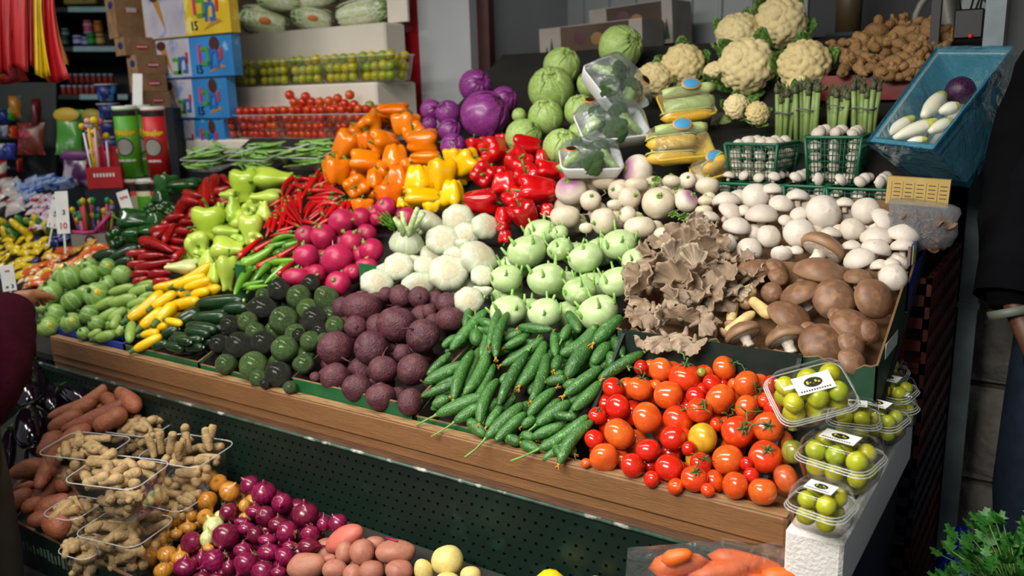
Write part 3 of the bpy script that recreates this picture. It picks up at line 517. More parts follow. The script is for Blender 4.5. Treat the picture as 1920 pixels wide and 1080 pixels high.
def T_leaf(seed=0, az=0, lift=.06, ext=1.25):
    """one wrapper leaf lying on the head"""
    def f(u, v):
        th = (u - .5) * 2.3; ph = -1.2 + v * (1.55 + ext); R = 1.03 + lift * (v ** 3) + .03 * nz(u * 4 + seed, v * 4, 1) + .045 * math.sin(u * 22 + seed) * v ** 4
        w = math.sin(min(1, v * 1.1 + .12) * PI * .62 + .3)
        th *= w
        return Vector((R * math.cos(ph) * math.cos(th + az), R * math.cos(ph) * math.sin(th + az), R * math.sin(ph) * .93))
    return G().grid(f, 14, 14, thick=.025)
def T_cauli(seed=0):
    rr = random.Random(seed); N = 120; pts = []
    for i in range(N):
        z = 1 - 1.35 * (i + .5) / N; r = math.sqrt(max(0, 1 - z * z)); a = i * 2.39996 + rr.random() * .35
        pts.append((Vector((r * math.cos(a), r * math.sin(a), z)).normalized(), .15 + .06 * rr.random(), .7 + .5 * rr.random()))
    def disp(d):
        best = 0
        for p, w, h in pts:
            c = (d - p).length_squared
            if c < w * w: best = max(best, h * math.sqrt(max(0, 1 - c / (w * w))))
        big = .5 + .5 * nz(d.x * 2.4 + seed, d.y * 2.4, d.z * 2.4)
        return .80 + .13 * best + .16 * big + .018 * nz(d.x * 15, d.y * 15, d.z * 15)
    g = G(); vs = []; n, seg = 54, 88; fs = []
    prof = []
    def fn(z, a, r):
        d = Vector((r * math.cos(a), r * math.sin(a), z / .8)).normalized() if r else Vector((0, 0, 1)); k = disp(d) if z > -.62 else .9
        return r * k, z * k
    pr = [(-.8 * math.cos(PI * i / n), max(0, math.sin(PI * i / n))) for i in range(n + 1)]
    pr[0] = (pr[0][0], 0); pr[-1] = (pr[-1][0] * disp(Vector((0, 0, 1))), 0)
    return g.lathe(pr, seg, fn)
def T_blade(L=1.0, w=.35, curl=.5, ruf=.05, seed=0, rib=True):
    def f(u, v):
        x = (v - .5) * 2 * w * max(.02, math.sin(min(1, u * .85 + .15) * PI)) ** .7; z = L * u
        return Vector((x, -curl * u * u + abs(v - .5) * .12 + ruf * math.sin(v * 17 + seed + u * 9) * u, z))
    return G().grid(f, 10, 8, thick=.02)
_tm = {}
def tmpl(key, fn, mats):
    if key not in _tm: _tm[key] = fn().mesh(key[0], mats)
    return _tm[key]
def axis_of(it, p, rnd):
    ax = it.get('ax')
    if isinstance(ax, tuple): return camdir(*ax), None
    if ax == 'c': return (CAM - p).normalized(), None
    if ax == 'u': return UP.copy(), 'u'
    if ax == 'd': return -UP, 'u'
    if ax == 'r': return RIGHT.copy(), 'r'
    if ax == 'l': return -RIGHT, 'r'
    return None, None
def place(it, dflt=None, rnd=None):
    """location, rotation and scale of a round thing"""
    p = centre(it); t = it['t'][0] + it['dt']; rx, ry = it['rx'] * t / F * .97, it['ry'] * t / F * .97; rm = (rx + ry) / 2
    a, mode = axis_of(it, p, rnd)
    if mode == 'u': R = frame(a, RIGHT); sc = (rx, rm, ry)
    elif mode == 'r': R = frame(a, UP); sc = (ry, rm, rx)
    elif a is not None: R = frame(a, RIGHT); sc = (rx, ry, rm) if it['ax'] == 'c' else (rm, rm, rm)
    else:
        d = dflt(rnd) if dflt else camdir(rnd.uniform(-1, 1), rnd.uniform(-.6, 1), rnd.uniform(-1, .5)); R = frame(d, RIGHT)
        sc = (rm, rm, rm)
        if abs(rx / ry - 1) > .12: R = frame(UP, RIGHT); sc = (rx, rm, ry)
    return p, R, sc, rm
def cap_pts(it, n=9, lift=0.0):
    """points of a long thing's axis in the world"""
    x1, y1, x2, y2 = it['p']; L = math.hypot(x2 - x1, y2 - y1); nx, ny = -(y2 - y1), (x2 - x1); out = []
    t0, t1 = it['t'][0] + it['dt'], it['t'][-1] + it['dt']
    for i in range(n):
        f = i / (n - 1); b = it['bend'] * 4 * f * (1 - f)
        out.append(P(x1 + (x2 - x1) * f + nx * b, y1 + (y2 - y1) * f + ny * b, t0 + (t1 - t0) * f))
    return out, it['rr'] * (t0 + t1) / 2 / F * .97
def ext_pts(pts, r, a=1.0, b=1.0):
    d0 = (pts[0] - pts[1]).normalized() * r * a; d1 = (pts[-1] - pts[-2]).normalized() * r * b
    return [pts[0] + d0] + pts + [pts[-1] + d1]
def arc(pts, n):
    """resample a polyline at n even steps"""
    d = [0]
    for a, b in zip(pts, pts[1:]): d.append(d[-1] + (b - a).length)
    out = []
    for i in range(n):
        s = d[-1] * i / (n - 1); k = 0
        while k < len(d) - 2 and d[k + 1] < s: k += 1
        f = (s - d[k]) / max(1e-9, d[k + 1] - d[k]); out.append(pts[k].lerp(pts[k + 1], f))
    return out
def long_body(it, name, mats, prof, seg=12, n=13, bumpy=None, flat=1.0, ea=1.0, eb=1.0):
    pts, r = cap_pts(it); ps = arc(ext_pts(pts, r, ea, eb), n); o0 = sum(ps, Vector()) / n
    s_ = [1 - (1 - i / (n - 1)) ** 1.0 for i in range(n)]
    # denser rings near the ends
    ps = [ps[0]] + [ps[0].lerp(ps[1], .18), ps[0].lerp(ps[1], .5)] + ps[1:-1] + [ps[-1].lerp(ps[-2], .5), ps[-1].lerp(ps[-2], .18), ps[-1]]
    L = [0]
    for a, b in zip(ps, ps[1:]): L.append(L[-1] + (b - a).length)
    rad = [r * prof(x / L[-1]) for x in L]; rad[0] = rad[-1] = 0
    g = G().tube([p - o0 for p in ps], rad, seg, bumpy=bumpy, flat=flat, up=(CAM - o0).normalized())
    o = obj(name, g.mesh(name, mats), Matrix.Translation(o0))
    return o, [p - o0 for p in ps], r, o0
def superell(p=4.0): return lambda s: max(0.0, 1 - abs(2 * s - 1) ** p) ** .5
def tip_part(name, o, p, d, me, r, spin=None): return part(name, me, o, TRS(p, frame(d, spin or RIGHT), r))
# ---------------------------------------------------------------- materials of the produce
M_st = mat('pepper_stem_green', ['4d7a26', '6a9a35'], .5, nscale=4)
M_orange = mat('orange_pepper_skin', ['f07800', 'f58a0a', 'ee6c02'], .2, nscale=1.2, namt=.08, coat=.5)
M_yellow = mat('yellow_pepper_skin', ['f7c400', 'fbd010', 'f2b400'], .2, nscale=1.2, namt=.07, coat=.5)
M_red = mat('red_pepper_skin', ['c20810', 'd01216', 'a8060e'], .2, nscale=1.2, namt=.15, coat=.5)
M_lp = mat('pale_green_pepper_skin', ['b4d03c', 'c3d95a', 'a0c634'], .25, nscale=1.0, namt=.12, coat=.4)
M_lpp = mat('cream_green_pepper_skin', ['d6de92', 'dfe4a4'], .3, nscale=1.2, namt=.12, coat=.3)
M_dp = mat('dark_green_pepper_skin', ['123f14', '1a4a1b', '245c22'], .22, nscale=1.5, namt=.3, coat=.5)
M_lrp = mat('long_red_pepper_skin', ['980e10', 'a81614', '860a10'], .25, nscale=25, namt=.3, coat=.3)
M_rc = mat('red_chilli_skin', ['bb0a12', 'cb1418', 'a20a14'], .25, nscale=30, namt=.2, coat=.3)
M_gc = mat('green_chilli_skin', ['6fa824', '4f8a1e', '82b832'], .28, nscale=30, namt=.25, coat=.3)
M_sq = mat('round_squash_skin', ['7fa84c', '8db45a', '739c44'], .35, nscale=5, namt=.14, stripes=('a3c274', 9, .55), spots=('aecb82', 22, .6, .06))
M_pz = mat('pale_zucchini_skin', ['8fb04a', '9cba5c', '84a844'], .35, nscale=60, namt=.16, spots=('b4cf84', 320, .58, .1))
M_yz = mat('yellow_zucchini_skin', ['f2bf08', 'f6cc1a', 'eab204'], .3, nscale=30, namt=.1, coat=.2)
M_dz = mat('dark_zucchini_skin', ['15301a', '1c3a1e', '10281a'], .3, nscale=60, namt=.3, spots=('3f6238', 420, .62, .08), coat=.2)
M_zs = mat('zucchini_stalk', ['44662e', '5a7a3c'], .6, nscale=80)
M_zt = mat('zucchini_blossom_end', ['c8cf9a'], .6)
M_av = mat('avocado_dark_skin', ['1a1c16', '22251c', '1c2117'], .36, nscale=4, namt=.3, bump=.9, bscale=22, coat=.25, spots=('4a5240', 15, .5, .12))
M_avg = mat('avocado_green_skin', ['2e4a1c', '3e5c26', '263f17'], .3, nscale=3, namt=.35, bump=.6, bscale=20, coat=.3, spots=('748c3c', 13, .56, .1))
M_bt = mat('beetroot_skin', ['4e2430', '582b34', '472230'], .6, nscale=4, namt=.35, bump=.3, bscale=9, spots=('6e4640', 3, .5, .35))
M_btr = mat('beetroot_cut', ['7a1424'], .4)
M_ck = mat('cucumber_skin', ['3a6a2c', '447534', '325c26'], .32, nscale=60, namt=.22, bump=.3, bscale=260, spots=('5f9a48', 90, .58, .14), coat=.15)
M_cks = mat('cucumber_stalk', ['6f9c48'], .5)
M_bl = mat('dry_blossom', ['c08a30', 'a87428', 'd09c44'], .8)
M_tm = {'o': mat('tomato_orange', ['d4501a', 'da5c1e', 'cc4816'], .2, nscale=1.5, namt=.12, coat=.4, spots=('e47c2a', 1.3, .52, .3), sss=0), 'r': mat('tomato_red', ['c8200f', 'd22a14', 'bb1a10'], .18, nscale=1.5, namt=.14, coat=.4),
        'm': mat('tomato_red_orange', ['d63a12', 'dd4616'], .2, nscale=1.5, namt=.12, coat=.4, spots=('e8701c', 1.4, .55, .25)), 'y': mat('tomato_yellow', ['d6a428'], .22, nscale=1.5, coat=.4, spots=('b8a834', 1.5, .55, .3)), 'g': mat('tomato_olive', ['96913a', '8a9030'], .22, nscale=1.5, coat=.4), 'b': mat('tomato_brown_orange', ['cc5a28'], .3, nscale=1.5, coat=.2, spots=('8a4a34', 2, .6, .15))}
M_cal = mat('tomato_calyx', ['46602c', '56703a'], .6, nscale=5)
M_kr = mat('kohlrabi_skin', ['aec688', 'bad096', 'a2be7c'], .38, nscale=1.6, namt=.12, spots=('cfe0ac', 2.2, .5, .2))
M_krs = mat('kohlrabi_leaf_stalk', ['8fbc60', '7eb050'], .45, nscale=5)
M_fn = mat('fennel_bulb_white', ['bfc6a8', 'c8cdb4'], .4, nscale=2, namt=.08, stripes=('cfdcb4', 9, .75), axis=[('cdcab6', .2, .8)])
M_fnc = mat('fennel_cut_root', ['cdc5a8'], .6, nscale=6, namt=.15, rings=('cbbd9c', 22, -9))
M_fns = mat('fennel_stalk', ['bccd98', 'a9c27e'], .45, nscale=4)
M_fnl = mat('fennel_frond', ['5f9c26'], .6)
M_rd = mat('radish_skin', ['b01c4a', 'bc2858', 'a41a3e'], .35, nscale=2.2, namt=.18, bump=.1, bscale=10)
M_rdt = mat('radish_root', ['e4c4c4'], .6)
M_tn = mat('turnip_skin', ['d8cab0', 'dfd2bc', 'd0c2a6'], .42, nscale=3, namt=.1, spots=('bfa888', 6, .62, .12))
M_tnp = mat('turnip_purple_skin', ['e6dac6'], .42, nscale=3, namt=.1, axis=('9a5a86', .35, .85))
M_tnl = mat('turnip_leaf', ['86a84a', '7a9c3e'], .55)
M_wm = mat('white_mushroom_cap', ['d0c6b8', 'd8cec1', 'cabeae'], .55, nscale=3, namt=.06, spots=('c4a888', 4.5, .62, .16))
M_wms = mat('mushroom_stem', ['ddd0bc', 'e4d9c8'], .65, nscale=5)
M_bm = mat('brown_mushroom_cap', ['7a573f', '86644b', '6f4e38'], .5, nscale=3, namt=.2, axis=('a98766', .12, -.2), spots=('a47a58', 2.2, .5, .35))
M_gl = mat('mushroom_gills', ['3e2a20', '4a3428'], .8, nscale=8, stripes=('6a4c3a', 40, .2))
M_ko = mat('oyster_stem_cream', ['d6b878', 'dcc48c'], .6, nscale=40)
M_kb = mat('oyster_cap_tan', ['a07f5e', 'ac8c6a'], .55, nscale=40)
M_om = mat('oyster_cap', ['968069', 'a28e78', '86705a', 'b2a18c'], .65, nscale=2.5, namt=.3, stripes=('8c745a', 24, .55))
M_cb = mat('cabbage_leaf', ['a4bd6a', 'b2c87c', '98b45c'], .5, nscale=2, namt=.14, veins=('c3d392', 2.6, .045))
M_cbl = mat('cabbage_outer_leaf', ['93b258', 'a3be6a'], .5, nscale=3, namt=.18, veins=('bccd8a', 3.4, .045))
M_rcb = mat('red_cabbage_leaf', ['70206c', '80287a', '601a5e'], .35, nscale=2, namt=.2, veins=('8a4a84', 3.2, .03), coat=.2)
M_rcl = mat('red_cabbage_outer_leaf', ['7a2674', '8c3486'], .38, nscale=3, namt=.25, veins=('94588e', 4.2, .035), coat=.2)
M_cf = mat('cauliflower_curd', ['d9c68e', 'e0cf9c', 'd2bd82'], .8, nscale=2.2, namt=.16)
M_cfl = mat('cauliflower_leaf', ['3f6a26', '567f34'], .55, nscale=4, veins=('9ab46a', 4, .05))
M_gg = mat('ginger_skin', ['8c683c', '9a7548', '7e5c34'], .7, nscale=50, namt=.22, bump=.4, bscale=120)
M_oy = mat('yellow_onion_skin', ['c4872e', 'cf9440', 'b87826'], .3, nscale=2, namt=.14, stripes=('a8681c', 13, .6), coat=.2)
M_ow = mat('peeled_onion', ['d8d896'], .35, nscale=2, stripes=('b4c468', 12, .5))
M_or = mat('red_onion_skin', ['7a0f3c', '8a1648', '641028'], .26, nscale=2, namt=.25, stripes=('5c0c2c', 14, .6), coat=.3)
M_ort = mat('onion_roots', ['b09060', 'c0a070'], .9)
M_rp = mat('red_potato_skin', ['a86a58', 'b0745e', '9e6450'], .55, nscale=3, namt=.16, spots=('8c5444', 9, .66, .05), bump=.1, bscale=14)
M_rpp = mat('pink_potato_skin', ['c46656'], .5, nscale=3, namt=.12, spots=('a05048', 9, .66, .05))
M_yp = mat('yellow_potato_skin', ['d8c070', 'dcc67a'], .5, nscale=3, namt=.12, spots=('a48c4c', 9, .67, .04))
M_sp = mat('sweet_potato_skin', ['8c4e32', '98593a', '824732'], .6, nscale=40, namt=.25, bump=.2, bscale=120, spots=('7a4030', 60, .64, .08))
M_eg = mat('eggplant_skin', ['100611', '180a16', '0d0610'], .12, nscale=8, namt=.2, coat=.8)
M_egc = mat('eggplant_calyx', ['5a7a3a', '4c6c30'], .6, nscale=30)
M_stk = mat('round_sticker_yellow', ['f0c818'], .4, namt=.05); M_stkb = mat('sticker_mark', ['3c3a10'], .5, namt=0)
M_lem = mat('lemon_skin', ['ecd40c'], .35, nscale=30, bump=.1, bscale=200)
# ---------------------------------------------------------------- one builder per kind
def up_ish(r): return (NRM + Vector((r.uniform(-.6, .6), r.uniform(-.7, .3), r.uniform(-.3, .3)))).normalized()
def away(r): return camdir(r.uniform(-1, 1), r.uniform(-1, .2), r.uniform(-1, -.1))
def faceish(r): return camdir(r.uniform(-.8, .8), r.uniform(-.2, 1), r.uniform(.1, 1))
def b_pepper(it, r, nm, mt, key, look, cat, kw={}):
    p, R, sc, rm = place(it, up_ish, r); v = r.randrange(4)
    me = tmpl((nm, key, v), lambda: T_pepper(v + len(key), **kw), mt)
    o = obj(nm, me, TRS(p, R, sc)); part('stem', tmpl(('stem', v), lambda: T_stem([.35, -.2, .5, .15][v], [.8, .6, .9, .65][v]), M_st), o, Matrix.Translation((0, 0, .6)) @ Matrix.Rotation(r.random() * 6, 4, 'Z'))
    return o, p, look
def B_orange_pepper(it, r): return b_pepper(it, r, 'orange_pepper', M_orange, 'o', 'glossy orange bell pepper', 'pepper')
def B_yellow_pepper(it, r): return b_pepper(it, r, 'yellow_pepper', M_yellow, 'y', 'glossy yellow bell pepper', 'pepper', dict(length=1.1))
def B_red_pepper(it, r): return b_pepper(it, r, 'red_pepper', M_red, 'r', 'glossy red bell pepper', 'pepper')
def B_dark_pepper(it, r): return b_pepper(it, r, 'dark_green_pepper', M_dp, 'd', 'dark green bell pepper', 'pepper')
def B_light_pepper(it, r):
    return b_pepper(it, r, 'pale_green_pepper', M_lpp if it['ex'] == 'p' else M_lp, 'lp' + (it['ex'] or ''), 'creamy pale pepper' if it['ex'] == 'p' else 'light green pepper', 'pepper', dict(length=1.12, tip=.42, lobes=3))
def B_round_squash(it, r):
    p, R, sc, rm = place(it, up_ish, r)
    if it['ex'] == 'f': R = frame(-(CAM - p).normalized(), RIGHT)
    me = tmpl(('round_squash', r.randrange(3)), lambda: T_round(.93, 24, 13, 10, .012, .1, 0, .02, r.randrange(9)), M_sq)
    o = obj('round_squash', me, TRS(p, R, sc)); part('stem', tmpl(('sqstem',), lambda: T_stem(.12, .3, .14, .22), M_zs), o, Matrix.Translation((0, 0, .8)))
    look = 'round pale green squash'
    if it['ex'] == 's':
        d = (CAM - p).normalized() + RIGHT * .1 + UP * .25; L = (R.transposed() @ d).normalized()
        g = G(); g.lathe([(0, 0), (.0, .26), (.02, .25), (.02, 0)][::-1], 16, lambda z, a, q: (q * (1 if abs(math.cos(a)) > .5 else 1), z - q * q * .5)); g.box((-.05, -.12, .0), (.05, .12, .012), 1)
        part('sticker', g.mesh('sticker', [M_stk, M_stkb]), o, TRS(L * .965, frame(L, Vector((1, 0, .2)))), 'yellow oval fruit sticker'); look = 'round pale green squash with yellow sticker'
    if it['ex'] == 'f': look = 'round pale green squash showing its blossom scar'
    return o, p, look
def zuc(it, r, nm, mt, stalk, tip, look, pw=3.4):
    o, ps, rad, o0 = long_body(it, nm, mt, lambda s: superell(pw)(s) * (.86 + .14 * s), 12, 9, bumpy=lambda i, k: 1 + .03 * math.cos(k * PI / 1.5))
    d = (ps[0] - ps[3]).normalized()
    if stalk:
        g = G().tube([(0, 0, -.25), (0, 0, .25), (.05, 0, .7), (.1, .05, .95)], [.62, .5, .42, .5], 6); tip_part('stalk', o, ps[0], d, g.mesh('stalk', M_zs), rad)
    if tip:
        q = ps[-1]; d2 = (ps[-1] - ps[-4]).normalized(); g = G().lathe([(-.15, .28), (.03, .22), (.06, 0)], 8); tip_part('blossom_end', o, q, d2, g.mesh('blossom_end', M_zt), rad)
    return o, o0, look
def B_pale_zucchini(it, r): return zuc(it, r, 'pale_zucchini', M_pz, r.random() < .4, r.random() < .5, 'stubby pale green zucchini')
def B_yellow_zucchini(it, r): return zuc(it, r, 'yellow_zucchini', M_yz, True, False, 'yellow zucchini with dark stalk', 4)
def B_dark_zucchini(it, r): return zuc(it, r, 'dark_green_zucchini', M_dz, False, False, 'dark green zucchini', 4) if r.random() < .4 else _dzt(it, r)
def _dzt(it, r):
    x = it['p']; o, o0, l = zuc(it, r, 'dark_green_zucchini', M_dz, False, True, 'dark green zucchini with pale end', 4); return o, o0, l
def B_long_zucchini(it, r): return zuc(it, r, 'dark_green_zucchini', M_dz, False, True, 'slim dark green zucchini')
def B_avocado(it, r):
    p, R, sc, rm = place(it, away, r); gr = it['ex'] == 'g'
    me = tmpl(('avocado', gr, r.randrange(3)), lambda: T_round(1.05, 22, 14, 0, 0, 0, 0, .03, r.randrange(9), 0, .28, 1.4), M_avg if gr else M_av)
    o = obj('avocado', me, TRS(p, R, sc)); part('stem_button', tmpl(('abut',), lambda: G().lathe([(-.05, .1), (.03, .11), (.05, .05), (.05, 0)], 8), M_zs), o, Matrix.Translation((0, 0, 1.13)))
    return o, p, ('green speckled avocado' if gr else 'blackish purple avocado')
def B_beet(it, r):
    p, R, sc, rm = place(it, lambda q: camdir(q.uniform(-1, 1), q.uniform(-.5, 1), q.uniform(-1, .6)), r); v = r.randrange(4)
    me = tmpl(('beetroot', v), lambda: T_round(.92, 26, 15, 0, 0, .05, 0, .05, v * 3 + 1), M_bt); o = obj('beetroot', me, TRS(p, R, sc))
    part('root_tail', tmpl(('btail', v), lambda: G().tube([(0, 0, -.82), (.03, 0, -1.0), (.08 * (v - 1), .05, -1.25), (.25 * (v - 1.5), .12, -1.55)], [.14, .06, .035, .015], 7), M_bt), o)
    part('leaf_scar', tmpl(('bcrown', v), lambda: G().lathe([(0, .26), (.06, .24), (.1, .12), (.12, 0)], 10, lambda z, a, q: (q * (1 + .2 * math.cos(5 * a)), z)), M_bt), o, Matrix.Translation((0, 0, .84)))
    return o, p, ('small' if rm < .03 else 'large' if rm > .045 else 'medium') + ' brownish purple beetroot'
def B_tomato(it, r):
    ex = it['ex'] or 'o'; p, R, sc, rm = place(it, away, r); v = r.randrange(3)
    me = tmpl(('tomato', ex[0], v), lambda: T_round(.88, 24, 14, 6 - v, .012, .12, 0, .022, v * 5, .05), M_tm[ex[0]]); o = obj('tomato', me, TRS(p, R, sc))
    if 'c' in ex:
        part('calyx', tmpl(('calyx', v), lambda: T_calyx(5 + v % 2, .5, .1, .55), M_cal), o, Matrix.Translation((0, 0, .72)))
        if rm > .022 and v < 2: part('vine_stem', tmpl(('vine', v), lambda: G().tube([(.1, .05, .5), (.4, .1, .75), (.85, .3, .7), (1.25, .2 - .5 * v, .55), (1.5, .3 - v, .45)], [.06, .055, .07, .055, .045], 7).tube([(.85, .3, .7), (.95, .7, .8), (.9, .95, .7)], [.055, .045, .06], 6), M_cal), o, Matrix.Translation((0, 0, .72)) @ Matrix.Rotation(r.random() * 6.28, 4, 'Z') @ Matrix.Translation((0, 0, -.12)))
    look = {'o': 'orange tomato', 'r': 'red tomato', 'm': 'red orange tomato', 'y': 'yellow tomato', 'g': 'olive green tomato', 'b': 'bruised brownish tomato'}[ex[0]]
    return o, p, ('small ' if rm < .02 else '') + look + (' with green calyx' if 'c' in ex else '')
def B_cucumber(it, r):
    ex = it['ex'] or ''
    o, ps, rad, o0 = long_body(it, 'cucumber', M_ck, lambda s: superell(3.2)(s) * (.9 + .1 * math.sin(s * PI)), 12, 9, bumpy=lambda i, k: 1 + .035 * math.cos(k * PI / 1.5 + i))
    look = 'green cucumber'
    if 's' in ex:
        d = (ps[0] - ps[3]).normalized() if '2' not in ex else (ps[-1] - ps[-4]).normalized(); q = ps[0] if '2' not in ex else ps[-1]; L = 3.0 + r.random() * 1.6
        g = G().tube([(0, 0, -.1), (.03, 0, .3), (.1, .05, L * .5), (.3 - r.random() * .6, .1, L)], [.34, .17, .13, .17], 7); tip_part('stalk', o, q, d, g.mesh('stalk', M_cks), rad, -UP); look += ' with long stalk'
    elif 'f' in ex or r.random() < .35:
        e = 'a' in ex; q = ps[0] if e else ps[-1]; d = (ps[0] - ps[3]).normalized() if e else (ps[-1] - ps[-4]).normalized()
        g = G().tube([(0, 0, -.1), (0, 0, .25)], [.3, .2], 6)
        for k in range(5):
            a = k * 1.257 + r.random(); g.tube([(0, 0, .15), (.25 * math.cos(a), .25 * math.sin(a), .5), (.5 * math.cos(a) + .1, .5 * math.sin(a), .6 + .3 * r.random())], [.13, .13, .03], 5)
        tip_part('dry_blossom', o, q, d, g.mesh('dry_blossom', M_bl), rad); look += ' with dry blossom'
    return o, o0, look
def chil(it, r, nm, mt, look, stalk=True):
    o, ps, rad, o0 = long_body(it, nm, mt, lambda s: (min(1, s * 9) ** .5) * max(0, 1 - s) ** .45 * 1.02, 8, 9, eb=1.2)
    if stalk:
        d = (ps[0] - ps[3]).normalized(); g = G().tube([(0, 0, -.3), (0, 0, .2), (.1, 0, .5), (.2, .1, 1.9)], [.75, .72, .26, .24], 6); tip_part('stalk', o, ps[0], d, g.mesh('stalk', M_st), rad)
    return o, o0, look
def B_red_chilli(it, r): return chil(it, r, 'red_chilli', M_rc, 'red chilli among the green ones' if it['ex'] == 'm' else 'thin red chilli')
def B_green_chilli(it, r): return chil(it, r, 'green_chilli', M_gc, 'green hot chilli')
def B_long_red_pepper(it, r):
    o, ps, rad, o0 = long_body(it, 'long_red_pepper', M_lrp, lambda s: (min(1, s * 6) ** .5) * max(0, 1 - s ** 2.2) ** .5, 10, 8, bumpy=lambda i, k: 1 + .1 * math.cos(k * PI / 2.5 + i * .3) + .05 * math.sin(i * 2.1 + k))
    return o, o0, 'long wrinkled red pepper'
def B_kohlrabi(it, r):
    p, R, sc, rm = place(it, lambda q: (NRM + Vector((q.uniform(-.35, .35), q.uniform(-.3, .2), 0))).normalized(), r); v = r.randrange(3)
    me = tmpl(('kohlrabi', v), lambda: T_round(.86, 24, 14, 0, 0, .06, 0, .025, v + 4), M_kr); q = it['ry'] / it['rx']; o = obj('kohlrabi', me, TRS(p, frame(up_ish(r) + UP * 1.2, RIGHT), (rm * 1.04, rm, rm * .98)))
    for k in range(6):
        a = k * 1.1 + v * .7 + r.random() * .4; zz = [.75, .5, .2, .62, .35, .05][k]; rr = math.sqrt(1 - zz * zz) * .97; c, s = math.cos(a), math.sin(a); h = .3 + .35 * r.random()
        g = G().tube([(c * rr * .92 - s * -.16, s * rr * .92 + c * -.16, zz * .84 - .02), (c * rr * 1.0, s * rr * 1.0, zz * .86 + .02), (c * rr * 1.02 + s * -.0, s * rr * 1.02, zz * .86 + .1), (c * (rr + .14), s * (rr + .14), zz * .86 + h)], [.05, .105, .095, .06], 7, flat=.8)
        part('leaf_stalk', g.mesh('leaf_stalk', M_krs), o)
    return o, p, 'pale green kohlrabi'
def B_fennel_bulb(it, r):
    p, R, sc, rm = place(it, faceish, r); ex = it['ex']; t = it['t'][0] + it['dt']; rx, ry = it['rx'] * t / F, it['ry'] * t / F
    d = camdir(*it['ax']) if isinstance(it['ax'], tuple) else ((CAM - p).normalized() + RIGHT * r.uniform(-.25, .25) + UP * r.uniform(-.1, .35)).normalized()
    if it['ax'] == 'u': d = UP
    if ex == 'k': d = -d
    me = tmpl(('fennel_bulb', r.randrange(3)), lambda: G().lathe([(-1.35, 0), (-1.3, .3), (-1.0, .5), (-.6, .82), (-.15, 1.0), (.25, .97), (.5, .8), (.62, .52), (.64, .0)], 30, lambda z, a, q: (q * (1 + .05 * math.cos(7 * a + z * 2) * (1 - abs(z)) + .06 * math.cos(2 * a)), z)), M_fn)
    q = Matrix.Identity(3)
    o = obj('fennel_bulb', me, TRS(p, frame(d, RIGHT), (rx * .98, (rx + ry) / 2, rm * .85)))
    part('cut_root', tmpl(('fnroot',), lambda: G().lathe([(.55, .62), (.62, .5), (.66, .42), (.655, .3), (.69, .22), (.69, .0)], 20, lambda z, a, q: (q * (1 + .06 * math.cos(3 * a)), z)), M_fnc), o, None, 'pale ringed root cut')
    if ex == 'k':
        for k in range(6):
            a = k * 1.05; c, s = math.cos(a), math.sin(a); L = .7 + .7 * r.random() + (.9 if k == 1 else 0)
            g = G().tube([(c * .3, s * .3, -.9), (c * .45, s * .45, -1.4), (c * (.5 + .35 * L), s * (.5 + .35 * L), -1.3 - L)], [.32, .24, .2], 8, flat=.7); part('stalk', g.mesh('stalk', M_fns), o)
        g = G()
        for k in range(70):
            a = r.uniform(2.3, 3.6); h = r.uniform(.2, 1.3); c, s = math.cos(a), math.sin(a); b = Vector((c * .5, s * .5, -1.3)); e = b + Vector((c * h + r.uniform(-.3, .3), s * h + r.uniform(-.4, .4), -h * .7 + r.uniform(-.3, .3))); g.tube([b.lerp(e, .5), b.lerp(e, .8) + Vector((r.uniform(-.1, .1),) * 3), e], [.02, .02, .008], 4)
        part('frond', g.mesh('frond', M_fnl), o)
    else:
        for k in range(3):
            a = k * 2.1 + r.random(); c, s = math.cos(a), math.sin(a)
            g = G().tube([(c * .2, s * .2, -1.0), (c * .3, s * .3, -1.4), (c * .4, s * .4, -1.75)], [.3, .24, .2], 8, flat=.7); part('stalk', g.mesh('stalk', M_fns), o)
    return o, p, ('fennel bulb with cut stalks and green frond' if ex == 'k' else 'white fennel bulb with ringed root end' if ex == 'f' else 'ribbed white fennel bulb')
def B_radish(it, r):
    p, R, sc, rm = place(it, faceish, r); v = r.randrange(3)
    o = obj('pink_radish', tmpl(('pink_radish', v), lambda: T_round(.93, 24, 14, 0, 0, .06, 0, .035, v + 2), M_rd), TRS(p, R, sc))
    part('root_tail', tmpl(('rtail', v), lambda: G().tube([(0, 0, -.88), (0, .02, -.98), (.06 * (v - 1), 0, -1.15), (.15 * (v - 1), .1, -1.4)], [.12, .05, .03, .01], 6), M_rdt), o)
    part('leaf_stub', tmpl(('rstub', v), lambda: G().tube([(0, 0, .8), (0, 0, .98), (.05, 0, 1.05)], [.2, .16, .12], 8).tube([(.05, .05, .9), (.1, .1, 1.2)], [.07, .06], 6), M_tnl), o)
    return o, p, ('large ' if rm > .042 else 'small ' if rm < .03 else '') + 'dusty pink radish'
def B_turnip(it, r):
    p, R, sc, rm = place(it, faceish, r); v = r.randrange(3); pu = it['ex'] == 'p'
    o = obj('white_turnip', tmpl(('white_turnip', v, pu), lambda: T_round(.9, 24, 14, 0, 0, .08, 0, .04, v + 7), M_tnp if pu else M_tn), TRS(p, R, sc))
    part('root_tail', tmpl(('ttail', v), lambda: G().tube([(0, 0, -.84), (0, .02, -.95), (.1, .03, -1.15), (.3 * (v - 1), .1, -1.5)], [.15, .06, .03, .01], 6), M_tn), o)
    g = tmpl(('tcrown', v), lambda: G().lathe([(.74, .22), (.86, .2), (.92, .1), (.92, 0)], 8).tube([(.05, 0, .85), (.1, .05, 1.1)], [.08, .07], 6).tube([(-.06, .04, .85), (-.12, -.05, 1.05)], [.07, .06], 6), M_tnl)
    part('leaf_stub', g, o)
    return o, p, ('large ' if rm > .036 else 'small ' if rm < .022 else '') + 'cream turnip' + (' with purple shoulder' if pu else '')
